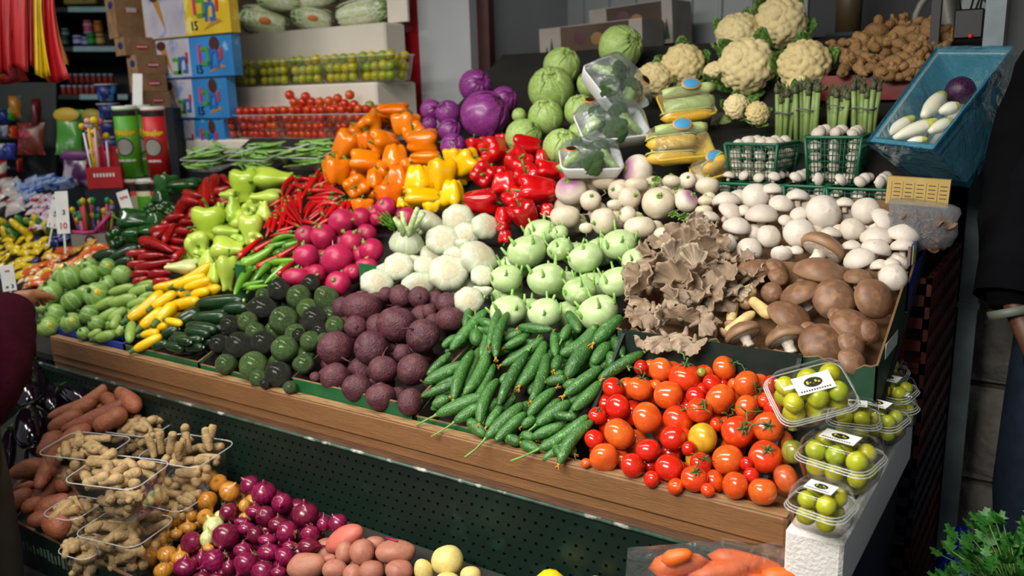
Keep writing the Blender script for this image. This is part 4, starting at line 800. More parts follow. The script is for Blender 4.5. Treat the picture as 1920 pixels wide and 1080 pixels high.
def mush(it, r, nm, mt, fl, look):
    p, R, sc, rm = place(it, lambda q: camdir(q.uniform(-.5, .5), q.uniform(.2, 1), q.uniform(.2, .9)), r); v = r.randrange(3); t = it['t'][0] + it['dt']
    a, mode = axis_of(it, p, r)
    if mode == 'u':
        tilt = math.asin(min(.95, max(.25, (it['ry'] / it['rx'] - .42) / .6))) if it['ry'] < it['rx'] else .9
        a = (UP * math.cos(tilt) - FWD * math.sin(tilt) + RIGHT * r.uniform(-.15, .15)).normalized(); R = frame(a, RIGHT)
    rx = it['rx'] * t / F
    if it['ax'] == 'c': R = frame(((CAM - p).normalized() + UP * r.uniform(.1, .5) + RIGHT * r.uniform(-.3, .3)).normalized(), RIGHT)
    s = max(rx, it['ry'] * t / F) if it['ax'] != 'c' else rm
    o = obj(nm, tmpl((nm, v), lambda: T_cap(fl, v), mt), TRS(p, R, s))
    part('gills', tmpl(('gills', fl), lambda: G().lathe([(-.235, 0), (-.24, .4), (-.225, .78), (-.2, .84)][::-1], 20), M_gl if 'brown' in nm else M_wms), o)
    part('stem', tmpl(('mstem', fl), lambda: G().lathe([(-.85, 0), (-.86, .26), (-.8, .3), (-.45, .26), (-.2, .34), (-.18, 0)], 12), M_wms), o)
    return o, p, ('large ' if s > .038 else 'small ' if s < .022 else '') + look + (' showing its stem' if it['ex'] == 'k' else '')
def B_white_mushroom(it, r): return mush(it, r, 'white_mushroom', M_wm, .74, 'white button mushroom')
def B_brown_mushroom(it, r): return mush(it, r, 'portobello_mushroom', M_bm, .6, 'brown flat mushroom')
def B_king_oyster(it, r):
    if it['ex'] == 'y':
        o, ps, rad, o0 = long_body(it, 'king_oyster_mushroom', M_ko, lambda s: min(1, s * 5) ** .5 * (1 - .3 * s) * min(1, (1 - s) * 9) ** .5, 12, 9)
        g = G().lathe([(-.1, 0), (-.08, .7), (0, .98), (.2, 1.0), (.5, .6), (.58, 0)], 14); tip_part('cap', o, ps[-1], (ps[-1] - ps[-4]).normalized(), g.mesh('cap', M_kb), rad)
        return o, o0, 'king oyster mushroom with cream stem'
    o, ps, rad, o0 = long_body(it, 'king_oyster_mushroom', M_kb, lambda s: superell(2.6)(s) * (1 - .18 * math.sin(s * PI) ** 6), 14, 9)
    return o, o0, 'tan lobed oyster mushroom hanging over the carton'
def B_cabbage(it, r):
    p, R, sc, rm = place(it, faceish, r); v = r.randrange(2); R = frame(camdir(r.uniform(-.7, .7), r.uniform(.1, .9), r.uniform(.2, .9)), RIGHT)
    o = obj('green_cabbage', tmpl(('green_cabbage', v), lambda: T_cabbage(v), M_cb), TRS(p, R, (rm * .96, rm * .96, rm)))
    for k in range(4): part('wrapper_leaf', tmpl(('cleaf', k), lambda: T_leaf(k * 3, k * 1.6, .05, .9 + .25 * (k % 2)), M_cbl), o)
    return o, p, ('large ' if rm > .062 else '') + 'pale green cabbage'
def B_red_cabbage(it, r):
    p, R, sc, rm = place(it, faceish, r); v = r.randrange(2); R = frame(camdir(r.uniform(-.7, .7), r.uniform(.1, .9), r.uniform(.2, .9)), RIGHT)
    o = obj('purple_cabbage', tmpl(('purple_cabbage', v), lambda: T_cabbage(v + 5), M_rcb), TRS(p, R, (rm * .96, rm * .96, rm)))
    for k in range(3): part('wrapper_leaf', tmpl(('rcleaf', k), lambda: T_leaf(k * 3 + 1, k * 2.1, .03, .9 + .25 * (k % 2)), M_rcl), o)
    return o, p, ('large ' if rm > .06 else '') + 'purple cabbage'
def B_cauliflower(it, r):
    p, R, sc, rm = place(it, faceish, r); v = r.randrange(3)
    if it['ax'] == 'c': R = frame(((CAM - p).normalized() + UP * .35 + RIGHT * r.uniform(-.2, .2)).normalized(), RIGHT)
    o = obj('cauliflower', tmpl(('cauliflower', v), lambda: T_cauli(v), M_cf), TRS(p, R, (rm * 1.03,) * 3))
    for k in range(5):
        a = k * 1.26 + v
        part('leaf', tmpl(('cfleaf', k % 3), lambda: T_blade(1.3, .42, .12, .06, k), M_cfl), o, Matrix.Rotation(a, 4, 'Z') @ Matrix.Translation((0, .62, -.85)) @ Matrix.Rotation(-.62, 4, 'X'))
    return o, p, ('large ' if rm > .066 else 'small ' if rm < .045 else '') + 'cream cauliflower head'
def B_ginger(it, r):
    pts, rad = cap_pts(it, 3); rad *= 1.3; o0 = pts[1]; g = G(); ax = (pts[2] - pts[0]); L = ax.length; ax.normalize()
    n = max(2, int(L / rad / .9) + 1); fr = frame(ax, CAM - o0)
    def lump(c, R_, s3, sd): g.lathe(sph(9), 12, lambda z, a, q: (q * (1 + .14 * nz(math.cos(a) * 1.5 + sd, math.sin(a), z * 2) + .035 * math.cos(z * 20)), z), xf=TRS(c, R_, s3))
    for k in range(n): f = k / (n - 1) - .5; lump(ax * L * f + Vector((r.uniform(-.25, .25), r.uniform(-.2, .2), r.uniform(-.25, .25))) * rad, fr, (rad * r.uniform(.85, 1.05), rad * .85, rad * r.uniform(.9, 1.25)), k + r.random() * 9)
    for k in range(r.randrange(1, 4)):
        d = (RIGHT * r.uniform(-1, 1) + UP * r.uniform(-1, 1) - FWD * r.uniform(0, .6)).normalized(); c = ax * L * r.uniform(-.5, .5) + d * rad * .9; lump(c, frame(d), (rad * .5, rad * .48, rad * .75), r.random() * 9)
    return obj('ginger_root', g.mesh('ginger_root', M_gg), Matrix.Translation(o0)), o0, 'knobbly tan ginger root'
def B_onion(it, r):
    p, R, sc, rm = place(it, lambda q: camdir(q.uniform(-1, 1), q.uniform(-.8, .8), q.uniform(-.3, 1)), r); ex = it['ex'] or 'r'; v = r.randrange(3)
    def mk(): return G().lathe([(-.9, 0), (-.89, .12), (-.84, .3), (-.66, .66), (-.3, .95), (.1, 1.0), (.45, .86), (.7, .56), (.84, .3), (1.0, .14), (1.2 + .1 * v, .08), (1.22 + .1 * v, 0)], 24, lambda z, a, q: (q * (1 + .04 * nz(math.cos(a) * 1.3 + v, math.sin(a), z)), z))
    o = obj('onion', tmpl(('onion', ex, v), mk, {'y': M_oy, 'r': M_or, 'w': M_ow}[ex]), TRS(p, R, sc))
    def roots():
        g = G(); q = random.Random(v)
        for k in range(16): a = q.random() * 6.3; s = q.uniform(.05, .3); g.tube([(0.05 * math.cos(a), .05 * math.sin(a), -.86), (s * math.cos(a), s * math.sin(a), -1.0), (s * 1.5 * math.cos(a + .5), s * 1.5 * math.sin(a + .5), -1.0 - q.random() * .16)], [.02, .014, .006], 4)
        return g
    part('roots', tmpl(('oroots', v), roots, M_ort), o)
    return o, p, {'y': ('small ' if rm < .018 else '') + 'golden yellow onion', 'r': ('large ' if rm > .027 else 'small ' if rm < .018 else '') + 'red onion', 'w': 'peeled whitish onion'}[ex]
def B_red_potato(it, r):
    p, R, sc, rm = place(it, None, r); v = r.randrange(4); pk = it['ex'] == 'p'
    if isinstance(it['ax'], tuple): t = it['t'][0] + it['dt']; sc = (it['ry'] * t / F, it['ry'] * t / F, it['rx'] * t / F)
    o = obj('red_potato', tmpl(('red_potato', v, pk), lambda: T_round(1.0, 22, 14, 0, 0, 0, 0, .07, v * 2 + 3, ns=1.0), M_rpp if pk else M_rp), TRS(p, R, sc))
    return o, p, 'long pink potato' if pk else ('large ' if rm > .034 else 'small ' if rm < .022 else '') + 'reddish brown potato'
def B_yellow_potato(it, r):
    p, R, sc, rm = place(it, None, r); v = r.randrange(3)
    if isinstance(it['ax'], tuple): t = it['t'][0] + it['dt']; sc = (it['rx'] * t / F, it['rx'] * t / F, it['ry'] * t / F)
    return obj('yellow_potato', tmpl(('yellow_potato', v), lambda: T_round(1.0, 22, 14, 0, 0, 0, 0, .05, v * 2 + 1, ns=1.0), M_yp), TRS(p, R, sc)), p, 'pale yellow potato'
def B_lemon(it, r):
    p, R, sc, rm = place(it, None, r); t = it['t'][0] + it['dt']; R_ = it['rx'] * t / F
    return obj('lemon', tmpl(('lemon',), lambda: G().lathe([(-1.15, 0), (-1.05, .16), (-.85, .5), (-.4, .92), (0, 1), (.4, .92), (.85, .5), (1.05, .18), (1.15, 0)], 20), M_lem), TRS(p - Vector((0, 0, R_ * .6)), R, (R_ * .85, R_ * .85, R_))), p, 'bright yellow lemon'
def B_sweet_potato(it, r):
    sd = r.random() * 9
    o, ps, rad, o0 = long_body(it, 'sweet_potato', M_sp, lambda s: superell(2.4)(s) * (1 + .08 * math.sin(s * 7 + sd)), 14, 9, bumpy=lambda i, k: 1 + .12 * nz(i * .5 + sd, math.cos(k * .45), math.sin(k * .45)))
    return o, o0, ('thick ' if rad > .03 else 'slim ' if rad < .022 else '') + 'orange brown sweet potato'
def B_eggplant(it, r):
    o, ps, rad, o0 = long_body(it, 'eggplant', M_eg, lambda s: superell(2.8)(s) * (.72 + .28 * s), 18, 9)
    d = (ps[0] - ps[3]).normalized(); g = G()
    for k in range(6):
        a = k * 1.047; c, s = math.cos(a), math.sin(a); g.grid(lambda u, v: (c * (.1 + .75 * u) - s * (v - .5) * .6 * (1 - u), s * (.1 + .75 * u) + c * (v - .5) * .6 * (1 - u), .12 - .75 * u * u), 5, 3, thick=.05)
    g.tube([(0, 0, 0), (0.05, 0, .35), (.2, 0, .8)], [.2, .15, .17], 7); tip_part('calyx', o, ps[0], d, g.mesh('calyx', M_egc), rad * .9)
    return o, o0, 'glossy black purple eggplant'
PILE_OF = dict(round_squash=('squash heap', 'squash'), pale_zucchini=('pale zucchini heap', 'zucchini'), yellow_zucchini=('yellow zucchini heap', 'zucchini'), dark_zucchini=('dark zucchini heap', 'zucchini'), long_zucchini=('slim zucchini group', 'zucchini'), avocado=('avocado heap', 'avocado'), beet=('beetroot heap', 'beetroot'), cucumber=('cucumber heap', 'cucumber'), tomato=('tomato heap', 'tomato'), kohlrabi=('kohlrabi heap', 'kohlrabi'), fennel_bulb=('fennel heap', 'fennel'), radish=('radish heap', 'radish'), green_chilli=('green chilli heap', 'chilli'), red_chilli=('red chilli heap', 'chilli'), light_pepper=('light green pepper heap', 'pepper'), dark_pepper=('dark green pepper heap', 'pepper'), long_red_pepper=('long red pepper heap', 'pepper'), orange_pepper=('orange pepper heap', 'pepper'), yellow_pepper=('yellow pepper heap', 'pepper'), red_pepper=('red pepper heap', 'pepper'), turnip=('turnip heap', 'turnip'), white_mushroom=('white mushroom heap', 'mushroom'), brown_mushroom=('brown mushroom heap', 'mushroom'), king_oyster=('king oyster group', 'mushroom'), cabbage=('green cabbage heap', 'cabbage'), red_cabbage=('purple cabbage heap', 'cabbage'), cauliflower=('cauliflower heap', 'cauliflower'), ginger=('ginger heap', 'ginger'), onion=('onion heap', 'onion'), red_potato=('red potato heap', 'potato'), yellow_potato=('yellow potato group', 'potato'), lemon=('lemon pair at the bottom edge', 'lemon'), sweet_potato=('sweet potato heap', 'sweet potato'), eggplant=('eggplant heap', 'eggplant'))
for _k, it in enumerate(ITEMS):
    r = random.Random(_k * 31 + 5)
    o, p, look = globals()['B_' + it['kind']](it, r)
    pile, cat = PILE_OF[it['kind']]
    rp = it['rx'] if 'rx' in it else it['rr'] * 1.3
    member(pile, o, look, p, rp, cat, bool(it.get('hid')))
# ---------------------------------------------------------------- the stall and the place around it
M_wood = mat('worn_pine', ['7f5834'], .6, nscale=8, namt=.12, stretch=(1.2, 10, 10), bump=.15, bscale=30, spots=('6a4424', 5, .66, .1))
M_woodt = mat('pale_pine_top', ['9c7850'], .6, nscale=10, namt=.3, stretch=(1.5, 14, 14), bump=.25, bscale=40, spots=('5f4026', 9, .6, .1))  # top strip of the rail, coloured paler than its face
M_ply = mat('plywood_edge', ['75533a', '674632'], .65, nscale=40, namt=.5, stretch=(.3, 1, 9))
M_gm = mat('green_painted_metal', ['0f231b'], .42, nscale=6, namt=.25, spots=('182e26', 14, .62, .12))
M_worn = mat('worn_metal_edge', ['3a5246'], .45, nscale=30, namt=.5, spots=('a8b0a8', 22, .56, .1))
M_board = mat('dark_bed_board', ['1b1a16'], .8, nscale=8)
M_side = mat('stall_side_panel', ['101a22'], .6, nscale=8, namt=.3)
M_foam = mat('polystyrene', ['e6e2dc'], .75, nscale=90, namt=.07, bump=.25, bscale=160)
M_foamc = mat('cream_painted_step', ['e2d9cb'], .7, nscale=6, namt=.08)
M_ctn = mat('carton_tan', ['7a5a3a'], .8, nscale=40, namt=.25); M_ctg = mat('carton_printed_green', ['14572e', '186034'], .5, nscale=30, namt=.18)
M_ctdg = mat('crate_dark_green', ['0a1f17'], .5, nscale=30); M_ctb = mat('carton_printed_blue', ['123a9c'], .45, nscale=30); M_cty = mat('carton_printed_yellow', ['e6d51a'], .5)
M_ctw = mat('print_white', ['d8dcd0'], .6, namt=.05)
# --- room
st = struct('floor', G().box((-10, -1.5, -.06), (3.5, 6.2, 0)), mat('stone_floor', ['38342e'], .8, nscale=5, bump=.2))
struct('ceiling', G().box((-10, 1.0, 3.1), (3.5, 6.2, 3.2)), mat('dark_awning', ['3a3836'], .9))
def corrugated():
    g = G(); x = -2.2
    pts = []
    while x < 1.6: pts += [(x, 0), (x + .112, 0), (x + .118, -.012), (x + .13, -.012), (x + .136, 0)]; x += .136
    vs = [(a, 3.75 + b, z) for a, b in pts for z in (0, 3.1)]; fs = [(2 * i, 2 * i + 2, 2 * i + 3, 2 * i + 1) for i in range(len(pts) - 1)]
    g.add(vs, fs, 0, True); g.box((-2.2, 3.77, 0), (1.6, 3.85, 3.1)); return g
struct('wall_back', corrugated(), mat('grey_painted_sheet', ['9aa0a2'], .5, nscale=3, namt=.12))
struct('wall_pillar', G().box((-2.43, 2.95, 0), (-2.16, 3.75, 3.1)), mat('pale_grey_plaster', ['a9adb0'], .7, nscale=3, namt=.08))
struct('wall_red', G().box((-2.62, 2.96, 0), (-2.432, 3.6, 3.1)), mat('red_gloss_paint', ['8c0c18'], .4, nscale=3, namt=.12))
struct('trim_1', G().box((-2.158, 3.0, 0), (-2.10, 3.04, 3.1)), mat('dark_red_frame', ['3a0f0c'], .5))
struct('wall_brown', G().box((-4.6, 3.2, 0), (-2.63, 3.3, 3.1)), mat('brown_rough_plaster', ['5a4838'], .9, nscale=12, namt=.4, bump=.5, bscale=30))
struct('wall_left', G().box((-10, 6.0, 0), (-4.6, 6.1, 3.1)).box((-10, -1.5, 0), (-9.9, 6, 3.1)).box((-4.7, 3.3, 0), (-4.6, 6.1, 3.1)), mat('dark_shop_wall', ['2a2624'], .9, nscale=3))
M_stone = mat('rough_limestone', ['b0a99e', 'a39c92'], .95, nscale=7, namt=.4, bump=1.2, bscale=16)
def stone_wall():
    g = G(); rr = random.Random(3); z = 0
    hs = [.3, .33, .33, .36, .34, .36, .36, .4, .32]
    for i, h in enumerate(hs):
        x = (-.305 if z < 1.25 else -.13) + (.02 if i % 2 else 0); xs = [x, .28 + .1 * (i % 2), .8, 1.3]
        for a, b in zip(xs, xs[1:]):
            n = 8
            def f(u, v, a=a, b=b, z=z, h=h, s=i * 7 + a): return Vector((a + .012 + (b - a - .024) * u, 2.95 - .07 * (4 * u * (1 - u)) ** .35 * (4 * v * (1 - v)) ** .35 - .03 * nz(u * 5 + s, v * 5, s), z + .01 + (h - .02) * v))
            g.grid(f, n, n); g.box((a + .012, 2.94, z + .01), (b - .012, 3.2, z + h - .01))
            if a == xs[0]:
                g.grid(lambda u, v, a=a, z=z, h=h, s=i: Vector((a + .012 - .025 * nz(u * 4, v * 4, s) - .015, 3.2 - .26 * u, z + .01 + (h - .02) * v)), 6, 6)
        z += h
    g.box((-.11, 3.0, 0), (1.3, 3.2, 3.1)); return g
struct('wall_right', stone_wall(), M_stone)
# --- display table: one thing with its parts
tb = tag(bpy.data.objects.new('display_table', None), 'long sloped display table with worn wooden front rail and green perforated panel', 'market stall'); col.objects.link(tb); tb.location = (-1.5, 1.37, 0)
def tpart(name, g, m_, label=None): return part(name, g.mesh(name, m_) if isinstance(g, G) else g, tb, Matrix.Translation((1.5, -1.37, 0)), label)
def bz(y, off=-.105): return Z0 + off + SL * (y - Y0)
def slab(x0, x1, y0, y1, th, off=-.105):
    a, b = bz(y0, off), bz(y1, off)
    return [(x0, y0, a - th), (x1, y0, a - th), (x1, y1, b - th), (x0, y1, b - th), (x0, y0, a), (x1, y0, a), (x1, y1, b), (x0, y1, b)], [(3, 2, 1, 0), (4, 5, 6, 7), (0, 1, 5, 4), (1, 2, 6, 5), (2, 3, 7, 6), (3, 0, 4, 7)]
g = G(); g.add(*slab(-2.95, -.285, 1.386, 2.44, .02), 0, True); g.add(*slab(-3.95, -2.95, 1.386, 1.88, .02), 0, True); g.add(*slab(-2.0, -.285, 2.44, 2.95, .02), 0, True); tpart('bed_board', g, M_board)
g = G().box((-2.69, 1.357, .79), (-.366, 1.386, .85), bev=.005); g.box((-2.69, 1.36, .770), (-.366, 1.386, .789)); tpart('front_rail', g, [M_wood]); tpart('rail_top_edge', G().box((-2.688, 1.3585, .8495), (-.367, 1.3845, .8512)), M_woodt, 'paler top edge of the rail')
tpart('plywood_strip', G().box((-2.69, 1.362, .752), (-.37, 1.386, .7695)), M_ply)
tpart('rail_end_block', G().box((-.42, 1.388, .765), (-.366, 1.56, .846), bev=.004), M_wood)
def perforated():
    g = G(); x0, x1, z1, z0, y = -2.78, -.295, .745, .2, 1.362; cw, ch, hw, hh, dp = .0272, .0236, .0036, .0036, .008; row = 0; z = z1 - .012
    g.add([(x0, y, z), (x1, y, z), (x1, y, z1), (x0, y, z1)], [(0, 1, 2, 3)])
    while z - ch > z0:
        sh = (row % 2) * cw / 2; xs = x0; n = int((x1 - x0 - cw) / cw); xa = x0 + sh
        g.add([(x0, y, z - ch), (xa + 1e-6, y, z - ch), (xa + 1e-6, y, z), (x0, y, z)], [(0, 1, 2, 3)])
        for k in range(n):
            a = xa + k * cw; b = a + cw; cx, cz = (a + b) / 2, z - ch / 2; t = z; bt = z - ch
            v = [(a, y, bt), (b, y, bt), (b, y, t), (a, y, t), (cx - hw, y, cz - hh), (cx + hw, y, cz - hh), (cx + hw, y, cz + hh), (cx - hw, y, cz + hh)]
            v += [(p[0], y + dp, p[2]) for p in v[4:]]
            g.add(v, [(0, 1, 5, 4), (1, 2, 6, 5), (2, 3, 7, 6), (3, 0, 4, 7), (4, 5, 9, 8), (5, 6, 10, 9), (6, 7, 11, 10), (7, 4, 8, 11), (8, 9, 10, 11)], 0, True)
        e = xa + n * cw; g.add([(e, y, z - ch), (x1, y, z - ch), (x1, y, z), (e, y, z)], [(0, 1, 2, 3)]); z -= ch; row += 1
    g.box((x0, y + .0085, z0), (x1, y + .012, z1 - .001)); return g
tpart('front_panel', perforated(), M_gm)
tpart('panel_top_edge', G().tube([(-2.78, 1.360, .748), (-.295, 1.360, .748)], .0045, 6), M_worn)
g = G(); P4 = [(-.292, 1.374, .0), (-.292, 2.0, .0), (-.292, 2.0, .73), (-.292, 1.374, .73)]
g.add(P4 + [(x - .012, y, z) for x, y, z in P4], [(0, 1, 2, 3), (7, 6, 5, 4), (0, 4, 5, 1), (1, 5, 6, 2), (2, 6, 7, 3), (3, 7, 4, 0)], 0, True); tpart('side_panel', g, M_side)
for x in (-3.9, -2.6, -1.5, -.36):
    for y in (1.40, 2.36 if x > -3 else 1.8)[:1 if x > -.5 else 2]: tpart('leg', G().box((x, y, 0), (x + .05, y + .05, bz(y) - .03)), M_side)
tpart('lower_board', (lambda g: g.add([(-2.95, .94, .326), (-.3, .94, .326), (-.3, 1.358, .535), (-2.95, 1.358, .535), (-2.95, .94, .346), (-.3, .94, .346), (-.3, 1.358, .555), (-2.95, 1.358, .555)], [(3, 2, 1, 0), (4, 5, 6, 7), (0, 1, 5, 4), (1, 2, 6, 5), (2, 3, 7, 6), (3, 0, 4, 7)], 0, True))(G()), M_board)
for x in (-2.9, -2.0, -.4): tpart('leg', G().box((x, .96, 0), (x + .05, 1.01, .33)), M_side)
# --- cartons and trays that hold the heaps
def carton(name, label, x0, x1, y0, y1, hf, hb, mats, off=-.1, th=.004, ragged=False, left=True, right=True, low=False, back=True):
    """open box lying on the slope; mats = outside, inside, torn edge"""
    zf = (lambda y: bz(y, off)) if not low else (lambda y: .53 + .5 * (y - 1.358) + .004)
    root = tag(bpy.data.objects.new(name, None), label, 'carton' if 'carton' in name else 'tray'); col.objects.link(root); root.location = (x0, y0, zf(y0))
    M0 = Matrix.Translation((-x0, -y0, -zf(y0)))
    def wall(nm, p0, p1, inn, h0, h1):
        p0, p1 = Vector(p0), Vector(p1); inn = Vector(inn); n = max(2, int((p1 - p0).length / .012)) if ragged and nm == 'front_wall' else 1; g = G(); rr = random.Random(len(name) * 7 + 1)
        hs = [(h0 + (h1 - h0) * i / n) * (1 + (.16 * nz(i * .35, 1, 2) + rr.uniform(-.05, .05) if n > 2 else 0)) for i in range(n + 1)]
        v = []
        for i in range(n + 1):
            b = p0.lerp(p1, i / n); v += [b, b + Vector((0, 0, hs[i])), b + inn * th + Vector((0, 0, hs[i] + .002)), b + inn * th]
        for i in range(n):
            a = 4 * i; q = a + 4
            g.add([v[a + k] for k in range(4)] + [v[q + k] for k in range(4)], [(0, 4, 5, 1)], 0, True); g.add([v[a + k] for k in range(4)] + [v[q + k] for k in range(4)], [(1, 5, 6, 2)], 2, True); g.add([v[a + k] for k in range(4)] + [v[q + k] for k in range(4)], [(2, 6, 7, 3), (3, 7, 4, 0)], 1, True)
        g.add([v[k] for k in range(4)], [(0, 1, 2, 3)], 2, True); g.add(v[-4:], [(3, 2, 1, 0)], 2, True)
        part(nm, g.mesh(nm, mats), root, M0)
    a, b = zf(y0), zf(y1)
    wall('front_wall', (x0, y0, a), (x1, y0, a), (0, 1, 0), hf, hf)
    if left: wall('side_wall', (x0, y1, b), (x0, y0, a), (1, 0, 0), hb, hf)
    if right: wall('side_wall', (x1, y0, a), (x1, y1, b), (-1, 0, 0), hf, hb)
    if back: wall('back_wall', (x1, y1, b), (x0, y1, b), (0, -1, 0), hb, hb)
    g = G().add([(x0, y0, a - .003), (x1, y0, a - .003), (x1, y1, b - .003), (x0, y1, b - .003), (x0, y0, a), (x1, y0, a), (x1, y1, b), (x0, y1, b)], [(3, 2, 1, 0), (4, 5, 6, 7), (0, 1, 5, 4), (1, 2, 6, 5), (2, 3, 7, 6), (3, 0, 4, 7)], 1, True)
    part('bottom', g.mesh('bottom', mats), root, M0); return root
M_ctin = mat('carton_inside_shade', ['2a2018'], .85, nscale=40, namt=.25); GREEN = [M_ctg, M_ctin, M_ctn]; DKG = [M_ctdg, M_ctdg, M_ctdg]; BLUE = [M_ctb, M_ctb, M_ctb]  # carton inside coloured dark: the shade in the gaps is put into it
carton('squash_tray', 'blue tray under the round squash at the far end of the rail', -2.7, -2.335, 1.39, 1.60, .088, .03, BLUE)
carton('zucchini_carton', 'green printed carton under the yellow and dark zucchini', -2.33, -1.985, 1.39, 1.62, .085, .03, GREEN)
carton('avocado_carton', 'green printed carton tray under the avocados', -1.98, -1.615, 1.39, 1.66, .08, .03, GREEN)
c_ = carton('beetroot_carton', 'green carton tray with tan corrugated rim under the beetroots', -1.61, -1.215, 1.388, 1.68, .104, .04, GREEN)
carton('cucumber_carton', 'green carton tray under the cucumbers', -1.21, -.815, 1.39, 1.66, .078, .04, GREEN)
carton('tomato_crate', 'dark green plastic crate holding the tomatoes', -.81, -.424, 1.388, 1.632, .055, .13, DKG, th=.008)
mc = carton('mushroom_carton', 'torn green carton full of brown mushrooms, right end of stall', -.835, -.29, 1.645, 1.905, .115, .09, [mat('torn_carton_outside', ['123f26'], .6, nscale=40, namt=.2), M_ctn, M_ctn], ragged=True)
wc = carton('white_mushroom_carton', 'carton of white mushrooms with blue and yellow printed side', -.80, -.288, 1.912, 2.16, .06, .05, [M_ctb, M_ctn, M_ctn])
part('side_flap', G().box((-.2915, 1.93, bz(1.93) + .09), (-.288, 2.06, bz(1.93) + .135)).mesh('side_flap', [M_ctb]), wc, Matrix.Translation(-Vector(wc.location)), 'blue printed side flap')
part('yellow_print', G().box((-.2879, 1.9305, bz(1.93) + .092), (-.2872, 1.965, bz(1.93) + .133)).mesh('yellow_print', M_cty), wc, Matrix.Translation(-Vector(wc.location)), 'yellow printed corner')
part('flap_edge', G().box((-.297, 1.925, bz(1.93) + .09), (-.2915, 1.9305, bz(1.93) + .13)).mesh('flap_edge', M_ctn), wc, Matrix.Translation(-Vector(wc.location)), 'tan corrugated edge')
lx = text_mesh('FRESH', .022, M_ctw); pr_ = part('printed_panel', G().box((0, 0, 0), (.001, .12, .03)).mesh('printed_panel', M_ctw), mc, Matrix.Translation(Vector((-.2885, 1.70, bz(1.83) + .008)) - Vector(mc.location)), 'white printed panel'); 
bpy.data.meshes.remove(lx); FONT_CACHE.clear()
# green corner cards standing between heaps
for nm, px, py, w, h, t_, lb in (('divider_card', 690, 516, 42, 42, 0, 'green patterned corner card between radishes and fennel'), ('divider_card', 452, 520, 26, 48, .0, 'dark green corner card beside the green chillies')):
    p = on(px, py, -.005); s = tplane(px, py) / F; o = obj(nm, G().box((-w * s / 2, -.002, -h * s * .9), (w * s / 2, .002, h * s / 2)).mesh(nm, [M_ctg]), TRS(p)); tag(o, lb, 'carton')
# --- polystyrene slab at the right end
o = obj('polystyrene_block', G().box((-.362, 1.335, .735), (-.268, 1.985, .842), bev=.006).mesh('polystyrene_block', M_foam)); tag(o, 'white polystyrene block along the right end of the wooden rail', 'foam block')
# --- white steps behind the beans
for x0, x1, y0, z0, z1, lb in ((-3.40, -2.30, 2.445, 0, 1.398, 'lowest white display step carrying the cherry tomato trays'), (-3.37, -2.39, 2.62, 1.40, 1.618, 'middle cream display step under the lime trays'), (-3.38, -2.46, 2.77, 1.62, 1.858, 'topmost cream display step under the napa cabbages')):
    o = obj('display_step', G().box((x0, y0, z0), (x1, (2.90 if z0 > 1.5 else 2.87) if z0 else 2.955, z1), bev=.008).mesh('display_step', M_foamc)); tag(o, lb, 'display step', 'white display steps')
o = obj('shelf_board', G().box((-2.53, 2.87, 1.862), (-2.42, 2.885, 2.3), bev=.002).mesh('shelf_board', M_foamc)); tag(o, 'white board standing right of the napa cabbages against the red panel', 'board')
# --- steel post, crates, bag at the right
o = obj('steel_post', G().box((-.262, 2.60, 0), (-.215, 2.606, 3.1)).box((-.262, 2.606, 0), (-.256, 2.65, 3.1)).box((-.266, 2.596, .95), (-.211, 2.61, .965)).mesh('steel_post', mat('grey_steel', ['7d8a90'], .5, nscale=12, namt=.25))); tag(o, 'grey steel angle post in front of the stone wall', 'post')
def crate(name, label, x0, x1, y0, y1, z0, z1, m_):
    root = tag(bpy.data.objects.new(name, None), label, 'crate', 'plastic crates stacked under the stall end'); col.objects.link(root); root.location = ((x0 + x1) / 2, (y0 + y1) / 2, z0)
    M0 = Matrix.Translation(-Vector(root.location)); h = z1 - z0
    for nm, a, b in (('side_panel', (x1, y0), (x1, y1)), ('side_panel', (x0, y1), (x0, y0)), ('end_panel', (x0, y0), (x1, y0)), ('end_panel', (x1, y1), (x0, y1))):
        g = G(); a, b = Vector((*a, 0)), Vector((*b, 0)); L = (b - a).length; d = (b - a).normalized(); inn = Vector((-d.y, d.x, 0))
        xf = plane_xf(a + Vector((0, 0, z0)), d, Vector((0, 0, 1)))
        for k in range(5): v = h * k / 4; g.box((0, v - .012 if k else 0, -.012), (L, min(h, v + .012) , 0), xf=xf)
        n = int(L / .05)
        for k in range(n + 1): u = L * k / n; g.box((max(0, u - .006), .0, -.009), (min(L, u + .006), h, -.003), xf=xf)
        part(nm, g.mesh(nm, m_), root, M0)
    part('bottom', G().box((x0 + .01, y0 + .01, z0 + .002), (x1 - .01, y1 - .01, z0 + .012)).mesh('bottom', m_), root, M0); return root
M_c1 = mat('rust_red_plastic', ['4a160c'], .5, nscale=9); M_c2 = mat('navy_plastic', ['10142e'], .5, nscale=9); M_c3 = mat('brown_red_plastic', ['5a1c10'], .5, nscale=9)
for z0, z1, m_, lb in ((0, .26, M_c3, 'brownish red plastic crate on the floor under the stall end'), (.262, .50, M_c1, 'rust red plastic crate, second from the floor'), (.502, .70, M_c2, 'navy plastic crate in the middle of the stack'), (.702, .93, M_c1, 'rust red plastic crate above the navy one'), (.932, 1.14, M_c3, 'brownish red plastic crate on top of the stack')):
    crate('plastic_crate', lb, -.72, -.262, 2.04, 2.56, z0, z1, m_)
def blob_bag():
    g = G(); g.lathe([(z, r) for z, r in [(0, 0), (.0, .8), (.15, 1.0), (.45, 1.02), (.75, .85), (.95, .5), (1.05, .3), (1.15, .12), (1.15, 0)]], 40, lambda z, a, r: (r * (1 + .16 * nz(math.cos(a) * 2.5, math.sin(a) * 2.5, z * 3) + .07 * nz(math.cos(a) * 8, math.sin(a) * 8, z * 8)), z + (.08 * nz(math.cos(a) * 3, math.sin(a) * 3, 5 + z) if z > .1 else 0))); return g
